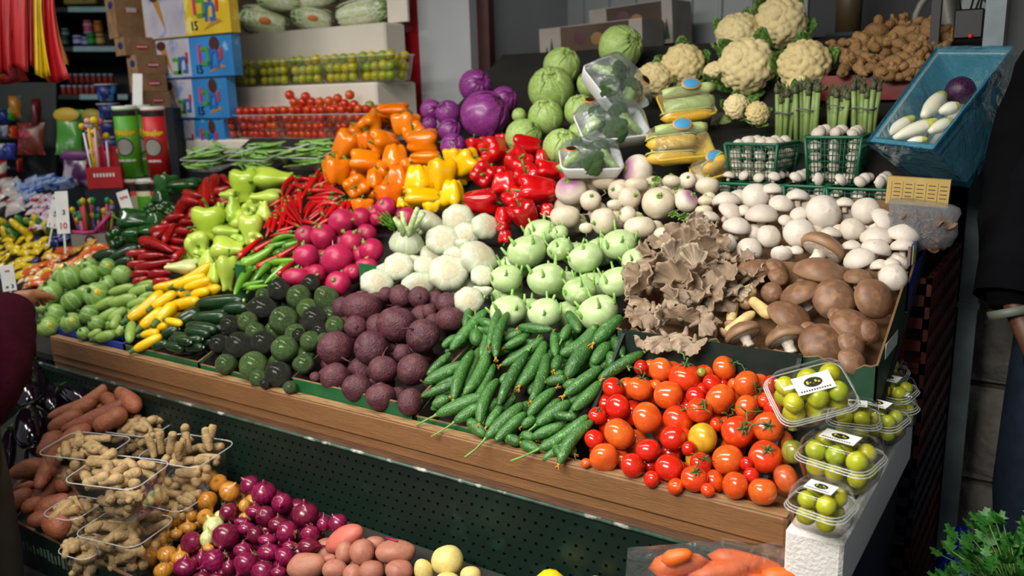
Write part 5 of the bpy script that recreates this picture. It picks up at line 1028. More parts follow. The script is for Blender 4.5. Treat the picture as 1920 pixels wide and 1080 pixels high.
o = obj('blue_plastic_bag', blob_bag().mesh('blue_plastic_bag', mat('dark_blue_film', ['0a1e78'], .2, nscale=6, namt=.4, bump=.6, bscale=10, coat=.5)), TRS((-.15, 2.0, 0), None, (.105, .2, .50))); tag(o, 'crumpled dark blue plastic bag at the bottom right', 'bag')
# parsley on an upturned crate at the lower right corner
crate('dark_crate', 'dark crate under the parsley', -.10, .16, 1.50, 1.74, 0, .66, flat('crate_black', '0c0d10'))
def parsley(sd):
    g = G(); rr = random.Random(sd)
    for k in range(150):
        d = Vector((rr.uniform(-1, 1), rr.uniform(-1, 1), rr.uniform(.1, 1.2))).normalized(); h = rr.uniform(.55, 1.0); e = d * h; b = Vector((d.x * .15, d.y * .15, 0))
        g.tube([b, b.lerp(e, .6) + Vector((0, 0, .06)), e], [.012, .009, .006], 4, 1)
        for q in range(3):
            w = (d + Vector((rr.uniform(-.8, .8), rr.uniform(-.8, .8), rr.uniform(-.3, .6)))).normalized(); c = e; sidev = w.cross(Vector((0, 0, 1))); sidev = sidev.normalized() if sidev.length > .01 else Vector((1, 0, 0)); L = rr.uniform(.12, .2)
            n_ = w.cross(sidev); pts = [(0, 0), (.35, .5), (.45, .22), (.7, .55), (.72, .2), (1.05, .18), (1.0, 0), (1.05, -.18), (.72, -.2), (.7, -.55), (.45, -.22), (.35, -.5)]
            vs = [c + w * x * L + sidev * y * L + n_ * (.1 * L * math.sin(x * 3) + .06 * L * abs(y)) for x, y in pts]; g.add(vs + [c + w * .5 * L + n_ * .05 * L], [(i, (i + 1) % 12, 12) for i in range(12)], 0)
    return g
root = tag(obj('parsley_bunch', parsley(4).mesh('parsley_bunch', [mat('parsley_leaf', ['2f6a22', '3a7a2a'], .5, nscale=30, namt=.3), mat('parsley_stalk', ['5f8a3e'], .5)]), TRS((-.02, 1.60, .665), None, .15)), 'leafy green parsley bunch in the lower right corner', 'parsley', 'parsley bunches')
o = obj('parsley_bunch', parsley(9).mesh('parsley_bunch', [MATS['parsley_leaf'], MATS['parsley_stalk']]), TRS((.09, 1.66, .665), None, .15)); tag(o, 'second parsley bunch, cut off by the right edge', 'parsley', 'parsley bunches')
# ---------------------------------------------------------------- trays, punnets and packs with what is in them
M_clr = clear('clear_plastic', gloss=.25); M_film = clear('cling_film', gloss=.4, rough=.12, wrinkle=14., opac=.07, opc='c8d8d4'); M_rim = clear('clear_plastic_rim', gloss=.5, opac=.35, opc='e8ecec')
M_lime = mat('lime_skin', ['bcb81e', '9fae22', 'c8c024', '8aa024'], .3, nscale=1.6, namt=.14, spots=('c8c22c', 1.3, .52, .2), bump=.08, bscale=30, coat=.2)
M_limey = mat('yellow_lime_skin', ['ccbc1c', 'bcb61e', 'a2b026', '8ca426'], .32, nscale=1.6, namt=.14, coat=.2)
M_cht = mat('cherry_tomato_skin', ['c8300f', 'd2400f', 'bb2410', 'd65a14'], .2, nscale=1.4, namt=.12, coat=.3)
M_lab = mat('paper_label', ['e6e6e2'], .5, namt=.04); M_lab2 = mat('label_ink_black', ['14140f'], .5, namt=0); M_lab3 = mat('label_ink_yellow', ['c8c21c'], .5, namt=0)
def rr_ring(w, d, rad, z, n=4):
    out = []
    for cx, cy, a0 in ((w - rad, d - rad, 0), (-w + rad, d - rad, 90), (-w + rad, -d + rad, 180), (w - rad, -d + rad, 270)):
        for k in range(n + 1): a = math.radians(a0 + 90 * k / n); out.append(Vector((cx + rad * math.cos(a), cy + rad * math.sin(a), z)))
    return out
def rings(g, R, mi=0, capb=True, capt=False):
    n = len(R[0]); vs = [v for r in R for v in r]; fs = []
    for i in range(len(R) - 1):
        for k in range(n): fs.append((i * n + k, i * n + (k + 1) % n, (i + 1) * n + (k + 1) % n, (i + 1) * n + k))
    if capb: fs.append(tuple(reversed(range(n))))
    if capt: fs.append(tuple(range((len(R) - 1) * n, len(R) * n)))
    g.add(vs, fs, mi); return g
def tray_parts(root, w, d, h, tp=.84, rad=.02, m_=None, ribs=False, rimw=.0022):
    R = [rr_ring(w * tp * .5, d * tp * .5, rad, 0), rr_ring(w * (tp + .02) * .5, d * (tp + .02) * .5, rad, .004), rr_ring(w * .5, d * .5, rad, h)]
    part('tray_body', rings(G(), R).mesh('tray_body', m_ or M_clr), root)
    rg = rr_ring(w * .5 + .002, d * .5 + .002, rad, h); g = G(); g.tube(rg + rg[:1], rimw, 6, cap=False); part('rim', g.mesh('rim', M_rim if m_ is None else m_), root)
def empty_thing(name, mw, label, cat, group=None):
    o = tag(bpy.data.objects.new(name, None), label, cat, group); col.objects.link(o); o.matrix_basis = mw; return o
def heap_in(mw, w, d, h, R, tp, name, me_fn, pile, look, cat, rnd, top=.5, rows=None, keep=lambda i, j, k, nx, ny, nz_: j == 0 or k >= nz_ - 1 or i == nx - 1, dome=.6, child=None):
    """round things packed in a tray: those at the front, at the right and on top"""
    nx, ny = max(2, int((w * tp - 2.3 * R) / (2.02 * R)) + 1), max(2, int((d * tp - 2.3 * R) / (2.02 * R)) + 1); nzz = max(1, int(h / (1.85 * R)))
    for k in range(nzz + (1 if dome else 0)):
        f = tp + (1 - tp) * min(1, k * 1.85 * R / h)
        wx, dy = w * f - 2.3 * R, d * f - 2.3 * R
        for j in range(ny):
            for i in range(nx):
                if k == nzz and not (rnd.random() < dome and (0 < i < nx - 1 or dome > .8)): continue
                if k < nzz and not keep(i, j, k, nx, ny, nzz): continue
                x = -wx / 2 + wx * i / max(1, nx - 1) + (k % 2) * R * .5 + rnd.uniform(-.2, .2) * R; y = -dy / 2 + dy * j / max(1, ny - 1) + rnd.uniform(-.15, .15) * R; x = max(-wx / 2, min(wx / 2, x))
                z = R * 1.05 + k * 1.82 * R + rnd.uniform(-.1, .2) * R * (k > 0); r_ = R * rnd.uniform(.86, 1.04)
                p = mw @ Vector((x, y, z)); me = me_fn(rnd)
                o = obj(name, me, TRS(p, frame(camdir(rnd.uniform(-1, 1), rnd.uniform(-1, 1), rnd.uniform(-1, 1))), r_))
                if child and rnd.random() < child[2]: part(child[0], child[1], o, Matrix.Translation((0, 0, .74)))
                member(pile, o, look(rnd) if callable(look) else look, p, r_ * F / proj(p)[2], cat)
lime_me = lambda rnd: tmpl(('lime', rnd.randrange(3)), lambda: T_round(1.04, 16, 10, 0, 0, .04, 0, .02, rnd.randrange(5), .0), M_lime)
limey_me = lambda rnd: tmpl(('lime_y', rnd.randrange(3)), lambda: T_round(1.0, 16, 10, 0, 0, .04, 0, .02, rnd.randrange(5), .0), M_limey)
cht_me = lambda rnd: tmpl(('cherry_tomato', rnd.randrange(2)), lambda: T_round(.96, 14, 9, 0, 0, .08, 0, .01, rnd.randrange(5)), M_cht)
TN = ['leftmost', 'second', 'middle', 'fourth', 'rightmost']
rq = random.Random(5)
cal_me = tmpl(('small_calyx',), lambda: T_calyx(5, .45, .12, .35), M_cal)
for i in range(5):
    x0, x1 = -3.32 + i * .205, -3.32 + i * .205 + .2
    mw = Matrix.Translation(((x0 + x1) / 2, 2.69, 1.621)); t = empty_thing('lime_tray', mw, 'clear tray of small limes, %s of five on the middle white step' % (TN[i] if i in (0, 2, 4) else TN[i] + ' from left'), 'tray', 'clear trays of limes')
    hh = .1; tray_parts(t, .205, .145, hh); heap_in(mw, .2, .14, hh, .0205, .86, 'lime', limey_me, '%s lime tray' % TN[i], lambda q: 'small yellow-green lime', 'lime', rq, dome=.96)
for i in range(4):
    x0 = -3.36 + i * .278; mw = Matrix.Translation((x0 + .137, 2.53, 1.401)); t = empty_thing('tomato_tray', mw, 'clear tray of cherry tomatoes, %s of four on the lowest white step' % ['leftmost', 'second from left', 'third from left', 'rightmost'][i], 'tray', 'clear trays of cherry tomatoes')
    tray_parts(t, .27, .15, .098); heap_in(mw, .265, .145, .098, .0175, .84, 'cherry_tomato', cht_me, '%s cherry tomato tray' % ['leftmost', 'second', 'third', 'rightmost'][i], lambda q: 'red cherry tomato', 'cherry tomato', rq, dome=.96, child=('calyx', cal_me, .2))
# vine clusters heaped over the two right-hand trays
for k, (x, y) in enumerate([(430, 520), (455, 560), (505, 560), (553, 560), (600, 560), (650, 555), (700, 540), (768, 520), (740, 570), (792, 575), (545, 600), (480, 600), (690, 590), (605, 605), (880, 580), (845, 605), (520, 530), (660, 600)]):
    p = atY(*vp('B', x, y + 14), 2.54 - .02 * (y > 570)); r_ = 28 / 3 * proj(p)[2] / F; o = obj('cherry_tomato', cht_me(rq) if k != 14 else tmpl(('cherry_green',), lambda: T_round(.96, 14, 9), M_tm['g']), TRS(p, frame(UP), r_)); part('calyx', cal_me, o, Matrix.Translation((0, 0, .74)))
    member('vine tomatoes heaped above the trays', o, 'plump red cherry tomato' if k != 14 else 'greenish cherry tomato', p, 9, 'cherry tomato')
# flat beans
M_bean = mat('flat_bean', ['7fae52', '8dba62', '74a248'], .45, nscale=40, namt=.15)
for ti, (px, py) in enumerate([(402, 312), (493, 312), (590, 308)]):
    p = on(px, py, -.045); mw = TRS(p, Matrix.Rotation(.05, 3, 'Z') @ Matrix.Rotation(.25, 3, 'X')); t = empty_thing('bean_tray', mw, 'clear tray of flat green beans, %s of three behind the peppers' % ['leftmost', 'middle', 'rightmost'][ti], 'tray', 'clear trays of flat beans')
    tray_parts(t, .2, .15, .05)
    for j, lx_ in enumerate((-.03,)): part('label_strip', G().box((-.012, -.085, .078), (.012, .0, .0785), xf=Matrix.Rotation(-.35, 4, 'Z')).mesh('label_strip', clear('pale_label_film', gloss=.3, opac=.6, opc='dfe4da')), t, None, 'white printed strip')
    for k in range(44):
        a = rq.choice((rq.uniform(-.35, .35), rq.uniform(-.35, .35), rq.uniform(-.9, .9))); L = rq.uniform(.10, .145); lay = k / 44; c = Vector((rq.uniform(-.05, .05), -.065 + .13 * rq.random(), .012 + .065 * lay))
        d = Vector((math.cos(a), math.sin(a), rq.uniform(-.1, .1))); s = Vector((-d.y, d.x, 0)) * rq.uniform(-.015, .015); pts = [c - d * L / 2, c - d * L * .44, c - d * L * .2 + s, c + d * L * .2 + s, c + d * L * .42, c + d * L / 2]
        cm = sum(pts, Vector()) / 6; wd = rq.uniform(.0085, .011); g = G().tube([q - cm for q in pts], [0, wd * .6, wd, wd, wd * .5, .0], 8, flat=.42, up=Vector((0, 0, 1)))
        o = obj('flat_bean', g.mesh('flat_bean', M_bean), mw @ Matrix.Translation(cm)); member('%s bean tray' % ['leftmost', 'middle', 'rightmost'][ti], o, 'flat green bean pod', mw @ cm, 6, 'bean')
# napa cabbages on the top step
M_np = mat('napa_leaf', ['cfd8a8', 'd8dfb8'], .5, nscale=2.5, namt=.14, veins=('eef0e0', 2.6, .07), axis=[('5f8434', .15, .75)], stripes=('b4c484', 9, .6))
for k, (x, y, rx, ry, d, lb) in enumerate([(290, 118, 140, 82, -1, 'napa cabbage at the left end of the lower pair row'), (560, 102, 122, 68, -1, 'napa cabbage second from left, end facing out'), (850, 66, 168, 74, 1, 'largest napa cabbage, at the right end of the top step'), (375, 8, 130, 52, -1, 'napa cabbage lying on top of the leftmost ones'), (600, -12, 120, 50, 1, 'napa cabbage lying on top, second from left')]):
    Yc = 2.86; p = atY(*vp('B', x, y), Yc); t = proj(p)[2]; a, b = rx / 3 * t / F, ry / 3 * t / F
    o = obj('napa_cabbage', tmpl(('napa', k % 2), lambda: G().lathe([(-1, 0), (-.98, .3), (-.85, .55), (-.5, .85), (0, 1), (.45, .95), (.8, .7), (.97, .4), (1.0, 0)], 30, lambda z, q, r: (r * (1 + .05 * math.cos(6 * q + z) + .05 * nz(math.cos(q) * 2, math.sin(q) * 2, z * 2)), z)), M_np), TRS(p, frame(RIGHT * d * .9 - FWD * .15 + UP * .1, UP), (b, b, a)))
    for q in range(3): part('outer_leaf', tmpl(('napaleaf', q), lambda: G().grid(lambda u, v: (lambda th, zz: Vector(((1.04 + .05 * v ** 3) * math.cos(th) * math.sqrt(max(.02, 1 - (zz * .95) ** 2)) ** .6, (1.04 + .05 * v ** 3) * math.sin(th) * math.sqrt(max(.02, 1 - (zz * .95) ** 2)) ** .6, zz)))((u - .5) * 1.7 + q * 2.1, -.9 + 1.75 * v + .04 * math.sin(u * 20)), 10, 10, thick=.03), M_np), o)
    part('sticker', G().lathe([(0, 0), (0, .3), (.02, .28), (.02, 0)][::-1], 12).mesh('sticker', flat('sticker_orange', 'd8741c')), o, TRS(Vector((0, 0, 0)) + ((o.matrix_basis.to_3x3().inverted() @ (CAM - p).normalized()).normalized() * 1.06), frame((o.matrix_basis.to_3x3().inverted() @ (CAM - p).normalized()), Vector((0, 0, 1))), .8)) if k < 2 else None
    tag(o, lb, 'cabbage', 'napa cabbages on the white steps')
# lime clamshells on the polystyrene block and against the tomatoes
PK = [((1511, 742), 155, 1.47, (.85, .45, -.25), 'clear lime clamshell tilted against the tomatoes, topmost at front', .075, 9), ((1600, 786), 95, 1.60, (.95, .2, 0), 'clear lime clamshell half hidden behind the two large ones', .07, 6), ((1577, 858), 148, 1.44, (.97, -.22, -.1), 'large clear lime clamshell with white label, middle of the polystyrene block', .08, 10), ((1541, 948), 118, 1.38, (.97, -.2, -.1), 'clear lime clamshell at the front end of the polystyrene block', .07, 8), ((1645, 786), 105, 1.63, (.9, -.25, 0), 'clear lime clamshell at the right, behind the large one', .07, 7), ((1664, 735), 100, 1.72, (.95, -.2, 0), 'clear lime clamshell with narrow label, under the mushroom carton corner', .065, 6), ((1655, 700), 88, 1.80, (.95, 0, 0), 'rearmost clear lime clamshell, directly below the carton corner', .06, 5), ((1690, 765), 60, 1.7, (.9, -.2, 0), 'clear lime clamshell hanging over the right edge, seen side on', .065, 4)]
def lime_pack(mw, w, d, h, label, pile, nn, seed):
    rnd = random.Random(seed); t = empty_thing('lime_clamshell', mw, label, 'clamshell pack', 'clear lime clamshells')
    hb = h * .5
    part('base', rings(G(), [rr_ring(w * .43, d * .43, .02, 0), rr_ring(w * .45, d * .45, .02, .004), rr_ring(w * .5, d * .5, .022, hb)]).mesh('base', M_clr), t)
    g = G(); rings(g, [rr_ring(w * .5, d * .5, .022, hb + .001), rr_ring(w * .49, d * .49, .022, hb + .012), rr_ring(w * .455, d * .455, .022, h * .92), rr_ring(w * .40, d * .40, .02, h)], 0, False, True)
    part('lid', g.mesh('lid', M_clr), t)
    g = G()
    for k in range(3): rg = rr_ring(w * .5 + .003 - k * .002, d * .5 + .003 - k * .002, .022, hb + .004 * k); g.tube(rg + rg[:1], .0011, 5, cap=False)
    part('hinge_ridge', g.mesh('hinge_ridge', M_rim), t)
    lb = part('label', G().box((-w * .24, -d * .2, h + .001), (w * .24, d * .16, h + .0016)).mesh('label', M_lab), t, None, 'white printed label with black oval')
    part('label_oval', G().lathe([(.0, 1), (.05, 0)], 20).mesh('label_oval', M_lab2), lb, TRS((0, 0, h + .0017), None, (w * .12, d * .1, .002)))
    g = G(); [g.box((-w * .085 + k * w * .036, -d * .03 + (k % 2) * .002, h + .0019), (-w * .06 + k * w * .036, d * .035 - (k % 3) * .003, h + .0022)) for k in range(5)]; part('label_print', g.mesh('label_print', M_lab3), lb)
    g = G(); [g.box((-w * .2 + k * w * .033, -d * .165, h + .0018), (-w * .2 + k * w * .033 + w * .022, -d * .135, h + .0021)) for k in range(12)]; part('label_lettering', g.mesh('label_lettering', M_lab2), lb)
    R = min(.0205, h * .26); nx = 3 if w > .1 else 2; ny = 2; R = min(R, w * .86 / (2.1 * nx), d * .86 / 4.2)
    for k in range(2):
        for j in range(ny):
            for i in range(nx):
                x = (i - (nx - 1) / 2) * min(2.1 * R, (w * .88 - 2 * R) / max(1, nx - 1)) + rnd.uniform(-.002, .002); y = (j - .5) * min(2.05 * R, d * .88 - 2 * R) + rnd.uniform(-.002, .002); z = R * 1.05 + k * R * 1.86
                p = mw @ Vector((x, y, z)); o = obj('lime', lime_me(rnd), TRS(p, frame(camdir(rnd.uniform(-1, 1), rnd.uniform(-1, 1), rnd.uniform(-1, 1))), R * rnd.uniform(.9, 1.02))); member(pile, o, rnd.choice(['yellow-green lime', 'yellow-green lime', 'green lime']), p, R * F / proj(p)[2], 'lime')
PN = ['tilted clamshell', 'half hidden clamshell', 'large middle clamshell', 'front clamshell', 'right clamshell', 'clamshell under the carton', 'rearmost clamshell', 'overhanging clamshell']
for k, ((px, py), wpx, t, xa, lb, h, nn) in enumerate(PK):
    w = wpx * t / F * .95; d = w * .72 if w > .11 else w * .8; h *= .95
    xd = Vector((xa[0], xa[1], 0)).normalized(); 
    if k == 0: xd = camdir(.95, .25, .0); zd = (NRM * .8 + (CAM - P(px, py, t)).normalized() * .35 + RIGHT * -.1).normalized()
    else: zd = Vector((0, -.12, 1)).normalized()
    c = P(px, py, t); yd = zd.cross(xd).normalized(); mw = plane_xf(c, xd, yd); mw.translation = c - zd * h * .5
    lime_pack(mw, w, d, h, lb, PN[k], nn, k)
# ---- broccoli packs
M_bro = mat('broccoli_floret', ['55803f', '5f8a48', '4a7536'], .75, nscale=9, namt=.3, bump=.9, bscale=40); M_brs = mat('broccoli_stalk', ['8fb060', '9cba70'], .5, nscale=5); M_wtray = mat('white_foam_tray', ['d8dcdc'], .6, nscale=8, namt=.05)
def broccoli(sd):
    g = G(); rr = random.Random(sd)
    for k in range(26):
        d = Vector((rr.uniform(-1, 1), rr.uniform(-1, 1), rr.uniform(.1, 1))).normalized(); g.lathe(sph(6), 9, lambda z, a, r: (r * (1 + .18 * nz(math.cos(a) * 3 + k, math.sin(a) * 3, z * 3)), z), 0, TRS(d * .62 + Vector((0, 0, .1)), frame(d), rr.uniform(.3, .42)))
    g.tube([(0, 0, -1.5), (0, 0, -.9), (.02, 0, -.2), (0, 0, .2)], [.28, .26, .4, .6], 10, 1); return g
def film_pack(name, label, cat, c, xd, nd, w, d, h, tray_m, group, dome=.5):
    yd = nd.cross(xd).normalized(); mw = plane_xf(c, xd, yd); t = empty_thing(name, mw, label, cat, group)
    R = [rr_ring(w * .42, d * .42, .015, 0), rr_ring(w * .44, d * .44, .018, .003), rr_ring(w * .5, d * .5, .02, h * .4), rr_ring(w * .5 + .004, d * .5 + .004, .02, h * .4), rr_ring(w * .5 + .004, d * .5 + .004, .02, h * .4 - .004), rr_ring(w * .45, d * .45, .018, -.002), rr_ring(w * .42, d * .42, .015, -.004)]
    part('foam_tray', rings(G(), R).mesh('foam_tray', tray_m), t)
    g = G().grid(lambda u, v: Vector(((u - .5) * w * 1.02, (v - .5) * d * 1.02, h * .4 + h * .66 * (max(0, 16 * u * (1 - u) * v * (1 - v)) ** .33) * (1 + .1 * nz(u * 4, v * 4, w * 50)) + .004)), 16, 16); part('film', g.mesh('film', M_film), t); return t, mw
BP = [((1157, 160), 2.52, camdir(.5, -.85, 0), (.45, .45, .75), .185, .145, .1, 'film-wrapped broccoli pack standing on edge, topmost beside the cabbages'), ((1147, 232), 2.45, camdir(.9, .25, 0), (.0, .7, .7), .19, .135, .1, 'film-wrapped broccoli pack in the middle, white tray edge to the front'), ((1108, 297), 2.36, camdir(.98, .05, 0), (0, .8, .6), .165, .11, .08, 'film-wrapped broccoli pack at the bottom behind the turnips')]
for k, ((px, py), t, xd, nd, w, d, h, lb) in enumerate(BP):
    c = P(px, py, t); nd = camdir(*nd); xd = (xd - nd * xd.dot(nd)).normalized(); tt, mw = film_pack('broccoli_pack', lb, 'broccoli pack', c - nd * h * .4, xd, nd, w, d, h, M_wtray, 'film wrapped broccoli packs')
    sk = part('sticker', G().lathe([(0, 1), (.02, .96), (.02, 0)], 20).lathe([(.025, .75), (.03, 0)], 16, mi=1).mesh('sticker', [flat('sticker_ring_orange', 'd07c2a'), flat('sticker_black', '14140f')]), tt, TRS((w * (.22, -.3, -.36)[k], d * (.3, .32, -.3)[k], h * .98), None, (.018, .014, .1)), 'oval black sticker with orange ring')
    for q, (x, y, a) in enumerate(((-.24, .1, .6), (.2, .16, 2.2), (.05, -.22, 4.0))):
        p = mw @ Vector((x * w, y * d, h * .42)); o = obj('broccoli_floret', tmpl(('broc', q), lambda: broccoli(q), [M_bro, M_brs]), TRS(p, frame((mw.to_3x3() @ Vector((math.cos(a), math.sin(a), .35))).normalized()), .043)); member(['top broccoli pack', 'middle broccoli pack', 'bottom broccoli pack'][k], o, 'dark green broccoli head', p, 20, 'broccoli')
# ---- corn packs
M_cob = mat('corn_kernels', ['e4b83a', 'e8c048'], .4, nscale=40, namt=.1, veins=('c8962a', 190, .12)); M_hsk = mat('corn_husk', ['c4d08a', 'b4c878'], .5, nscale=30, namt=.12, stretch=(1, 1, 1)); M_ytray = mat('yellow_foam_tray', ['e0c040'], .6, nscale=8, namt=.06)
CORN = [(0, (800, 352, 1195, 288, 42), 'g'), (0, (810, 452, 1195, 390, 52), 'g'), (0, (790, 535, 1205, 482, 48), 'y'), (1, (745, 620, 1145, 590, 42), 'g'), (1, (680, 730, 1080, 680, 58), 'y'), (1, (680, 832, 1070, 812, 50), 'y'), (2, (1110, 930, 1290, 815, 52), 'y'), (3, (1240, 540, 1370, 610, 60), 'g')]
CP = [((1287, 192), 2.47, (.14, .12, .06), 'yellow tray of film-wrapped corn cobs, upper pack'), ((1276, 268), 2.36, (.155, .125, .065), 'yellow tray of film-wrapped corn cobs, lower pack in front'), ((1340, 312), 2.33, (.12, .06, .05), 'yellow corn pack half hidden behind the turnips and baskets'), ((1366, 235), 2.6, (.11, .09, .05), 'yellow corn pack behind the upper one, at the cauliflowers')]
for k, ((px, py), t, (w, d, h), lb) in enumerate(CP):
    xd = camdir(.98, .16, 0) if k < 2 else camdir(.8, .45 if k == 2 else -.4, 0); nd = camdir(-.05, .72, .7); c = P(px, py, t); xd = (xd - nd * xd.dot(nd)).normalized()
    tt, mw = film_pack('corn_pack', lb, 'corn pack', c - nd * .028, xd, nd, w * 1.05, d, h, M_ytray, 'film wrapped corn packs')
    if k < 3: part('sticker', G().lathe([(0, 1), (.02, .96), (.02, 0)], 20).lathe([(.03, .84), (.04, .8), (.04, 0)], 18, mi=1).mesh('sticker', [flat('sticker_ring_yellow', 'd89c2c'), flat('sticker_sky_blue', '4a9cd0')]), tt, TRS(((.012, .004, .0)[k], d * (.12, .12, .1)[k], .080 if k < 2 else .058), Matrix.Rotation(.45, 3, 'X'), (.028, .019, .06)), 'oval sky-blue sticker with yellow rim')
for pk, (x1, y1, x2, y2, rr_), kd in CORN:
    t = CP[pk][1]; a = vp('Q', x1, y1); b = vp('Q', x2, y2); r_ = rr_ / 4 * t / F; off = -.0
    dy1 = (a[1] - CP[pk][0][1]) ; p0 = P(*a, t - .012 - .0006 * ((a[1] + b[1]) / 2 - CP[pk][0][1])); p1 = P(*b, t - .012 - .0006 * ((a[1] + b[1]) / 2 - CP[pk][0][1])); cm = (p0 + p1) / 2
    ps = arc([p0, p1], 11); g = G().tube([q - cm for q in ps], [r_ * s for s in (.0, .75, .92, .98, 1, 1, 1, .97, .9, .75, .0)], 14, 0)
    o = obj('corn_cob', g.mesh('corn_cob', [M_cob]), Matrix.Translation(cm)); fr = frame((p1 - p0), CAM - cm); L = (p1 - p0).length
    ang = 2.6 if kd == 'g' else 1.5; ctr = 0 if kd == 'g' else -1.75
    hk = G().grid(lambda u, v: Vector((math.cos((u - .5) * ang + ctr) * r_ * 1.06 * min(1, .72 + 2.2 * min(v, 1 - v)), math.sin((u - .5) * ang + ctr) * r_ * 1.06 * min(1, .72 + 2.2 * min(v, 1 - v)), (v - .5) * L * .98)), 10, 8, thick=.0008)
    part('husk', hk.mesh('husk', M_hsk), o, fr.to_4x4(), 'pale green husk'); member(['upper corn pack', 'lower corn pack', 'hidden corn pack', 'rear corn pack'][pk], o, 'corn cob mostly in pale husk' if kd == 'g' else 'yellow corn cob', cm, 20, 'corn')
# ---- green plastic mushroom baskets
M_bsk = mat('basket_green_plastic', ['0d5a3c'], .4, nscale=9, namt=.1)
def basket(mw, w, d, h, label, wires=11, seed=0, top_only=False, pile=''):
    t = empty_thing('mushroom_basket', mw, label, 'basket', 'green plastic mushroom baskets'); tp = .84
    W = lambda z: w * (tp + (1 - tp) * z / h) / 2; D = lambda z: d * (tp + (1 - tp) * z / h) / 2
    g = G(); rg = rr_ring(w / 2 + .001, d / 2 + .001, .008, h, 3); g.tube(rg + rg[:1], .0038, 6, cap=False, flat=1.2); part('rim', g.mesh('rim', M_bsk), t)
    g = G()
    for sx in (-1, 1):
        for sy in (-1, 1): g.tube([(sx * W(0), sy * D(0), 0), (sx * W(h), sy * D(h), h)], .0042, 6)
    part('corner_post', g.mesh('corner_post', M_bsk), t)
    def sidep(fn, n):
        g = G()
        for k in range(1, n): u = k / n * 2 - 1; g.tube([fn(u, 0), fn(u, h)], .0011, 4)
        for k in range(0, 8): z = h * k / 8; g.tube([fn(-1, z), fn(1, z)], .0011 if k else .003, 4)
        part('lattice_side', g.mesh('lattice_side', M_bsk), t)
    sidep(lambda u, z: (u * W(z), -D(z), z), wires); sidep(lambda u, z: (W(z), u * D(z), z), wires - 2); sidep(lambda u, z: (u * W(z), D(z), z), wires); sidep(lambda u, z: (-W(z), u * D(z), z), wires - 2)
    part('bottom', G().box((-W(0), -D(0), 0), (W(0), D(0), .002)).mesh('bottom', M_bsk), t)
    rnd = random.Random(seed + 60); R = .0165; nx, ny, nk = int(w * .86 / (1.9 * R)), int(d * .84 / (1.9 * R)), int(h / (1.7 * R)) + 1
    for k in range(nk):
        for j in range(ny):
            for i in range(nx):
                vis = (j == 0 or i == nx - 1 or k >= nk - 1) if not top_only else (k >= nk - 1 or (j == 0 and k >= nk - 2))
                if not vis: continue
                z = R + k * 1.6 * R; f = W(min(z, h)) - R * 1.05; f2 = D(min(z, h)) - R * 1.05
                x = -f + 2 * f * i / max(1, nx - 1); y = -f2 + 2 * f2 * j / max(1, ny - 1)
                if k >= nk - 1: x *= .84; y *= .84; z += .003 + .006 * rnd.random()
                p = mw @ Vector((x, y, z)); o = obj('white_mushroom', tmpl(('white_mushroom', rnd.randrange(3)), lambda: T_cap(.74, 1), M_wm), TRS(p, frame(camdir(rnd.uniform(-.7, .7), rnd.uniform(-.1, 1), rnd.uniform(.1, 1))), R * rnd.uniform(.85, 1.08)))
                part('stem', tmpl(('mstem', .74), lambda: G(), M_wms), o); member(pile, o, 'small white button mushroom', p, R * F / proj(p)[2], 'mushroom')
def bpos(px, py, Y): return atY(px, py, Y)
lz = atY(1400, 346, 2.19).z; hl = .085
for k, (xa, xb, y0, lb, pl) in enumerate([(1339, 1466, 2.19, 'low green lattice basket of mushrooms, leftmost of the front three', 'left low basket'), (1468, 1546, 2.19, 'low green lattice basket of mushrooms, middle of the front three', 'middle low basket'), (1549, 1667, 2.17, 'low green lattice basket of mushrooms, right of the front three', 'right low basket')]):
    A, B = atY(xa, 346, y0), atY(xb, 346, y0); w = B.x - A.x; basket(Matrix.Translation(((A.x + B.x) / 2, y0 + .075, lz - hl)), w, .14, hl, lb, 10 if k != 1 else 8, k, True, pl)
for k, (xa, ya, xb, yb, lb, pl, ang) in enumerate([(1362, 268, 1466, 273, 'tall-standing green lattice basket heaped with mushrooms, left of the upper two', 'left upper basket', -.12), (1507, 259, 1612, 256, 'green lattice basket heaped with mushrooms, right of the upper two', 'right upper basket', .06)]):
    Y_ = 2.225; A, B = atY(xa, ya, Y_), atY(xb, yb, Y_); w = (B - A).length; h = (A.z + B.z) / 2 - lz - .002; basket(Matrix.Translation(((A.x + B.x) / 2, Y_ + .07, lz + .002)) @ Matrix.Rotation(ang, 4, 'Z'), w, .14, h, lb, 14, k + 5, False, pl)
bk = basket(Matrix.Translation((-.325, 1.83, bz(1.83) + .0)) @ Matrix.Rotation(0, 4, 'Z'), .07, .1, .02, 'small green lattice basket wedged at the stall end', 6, 9, True, 'wedged basket') if False else None
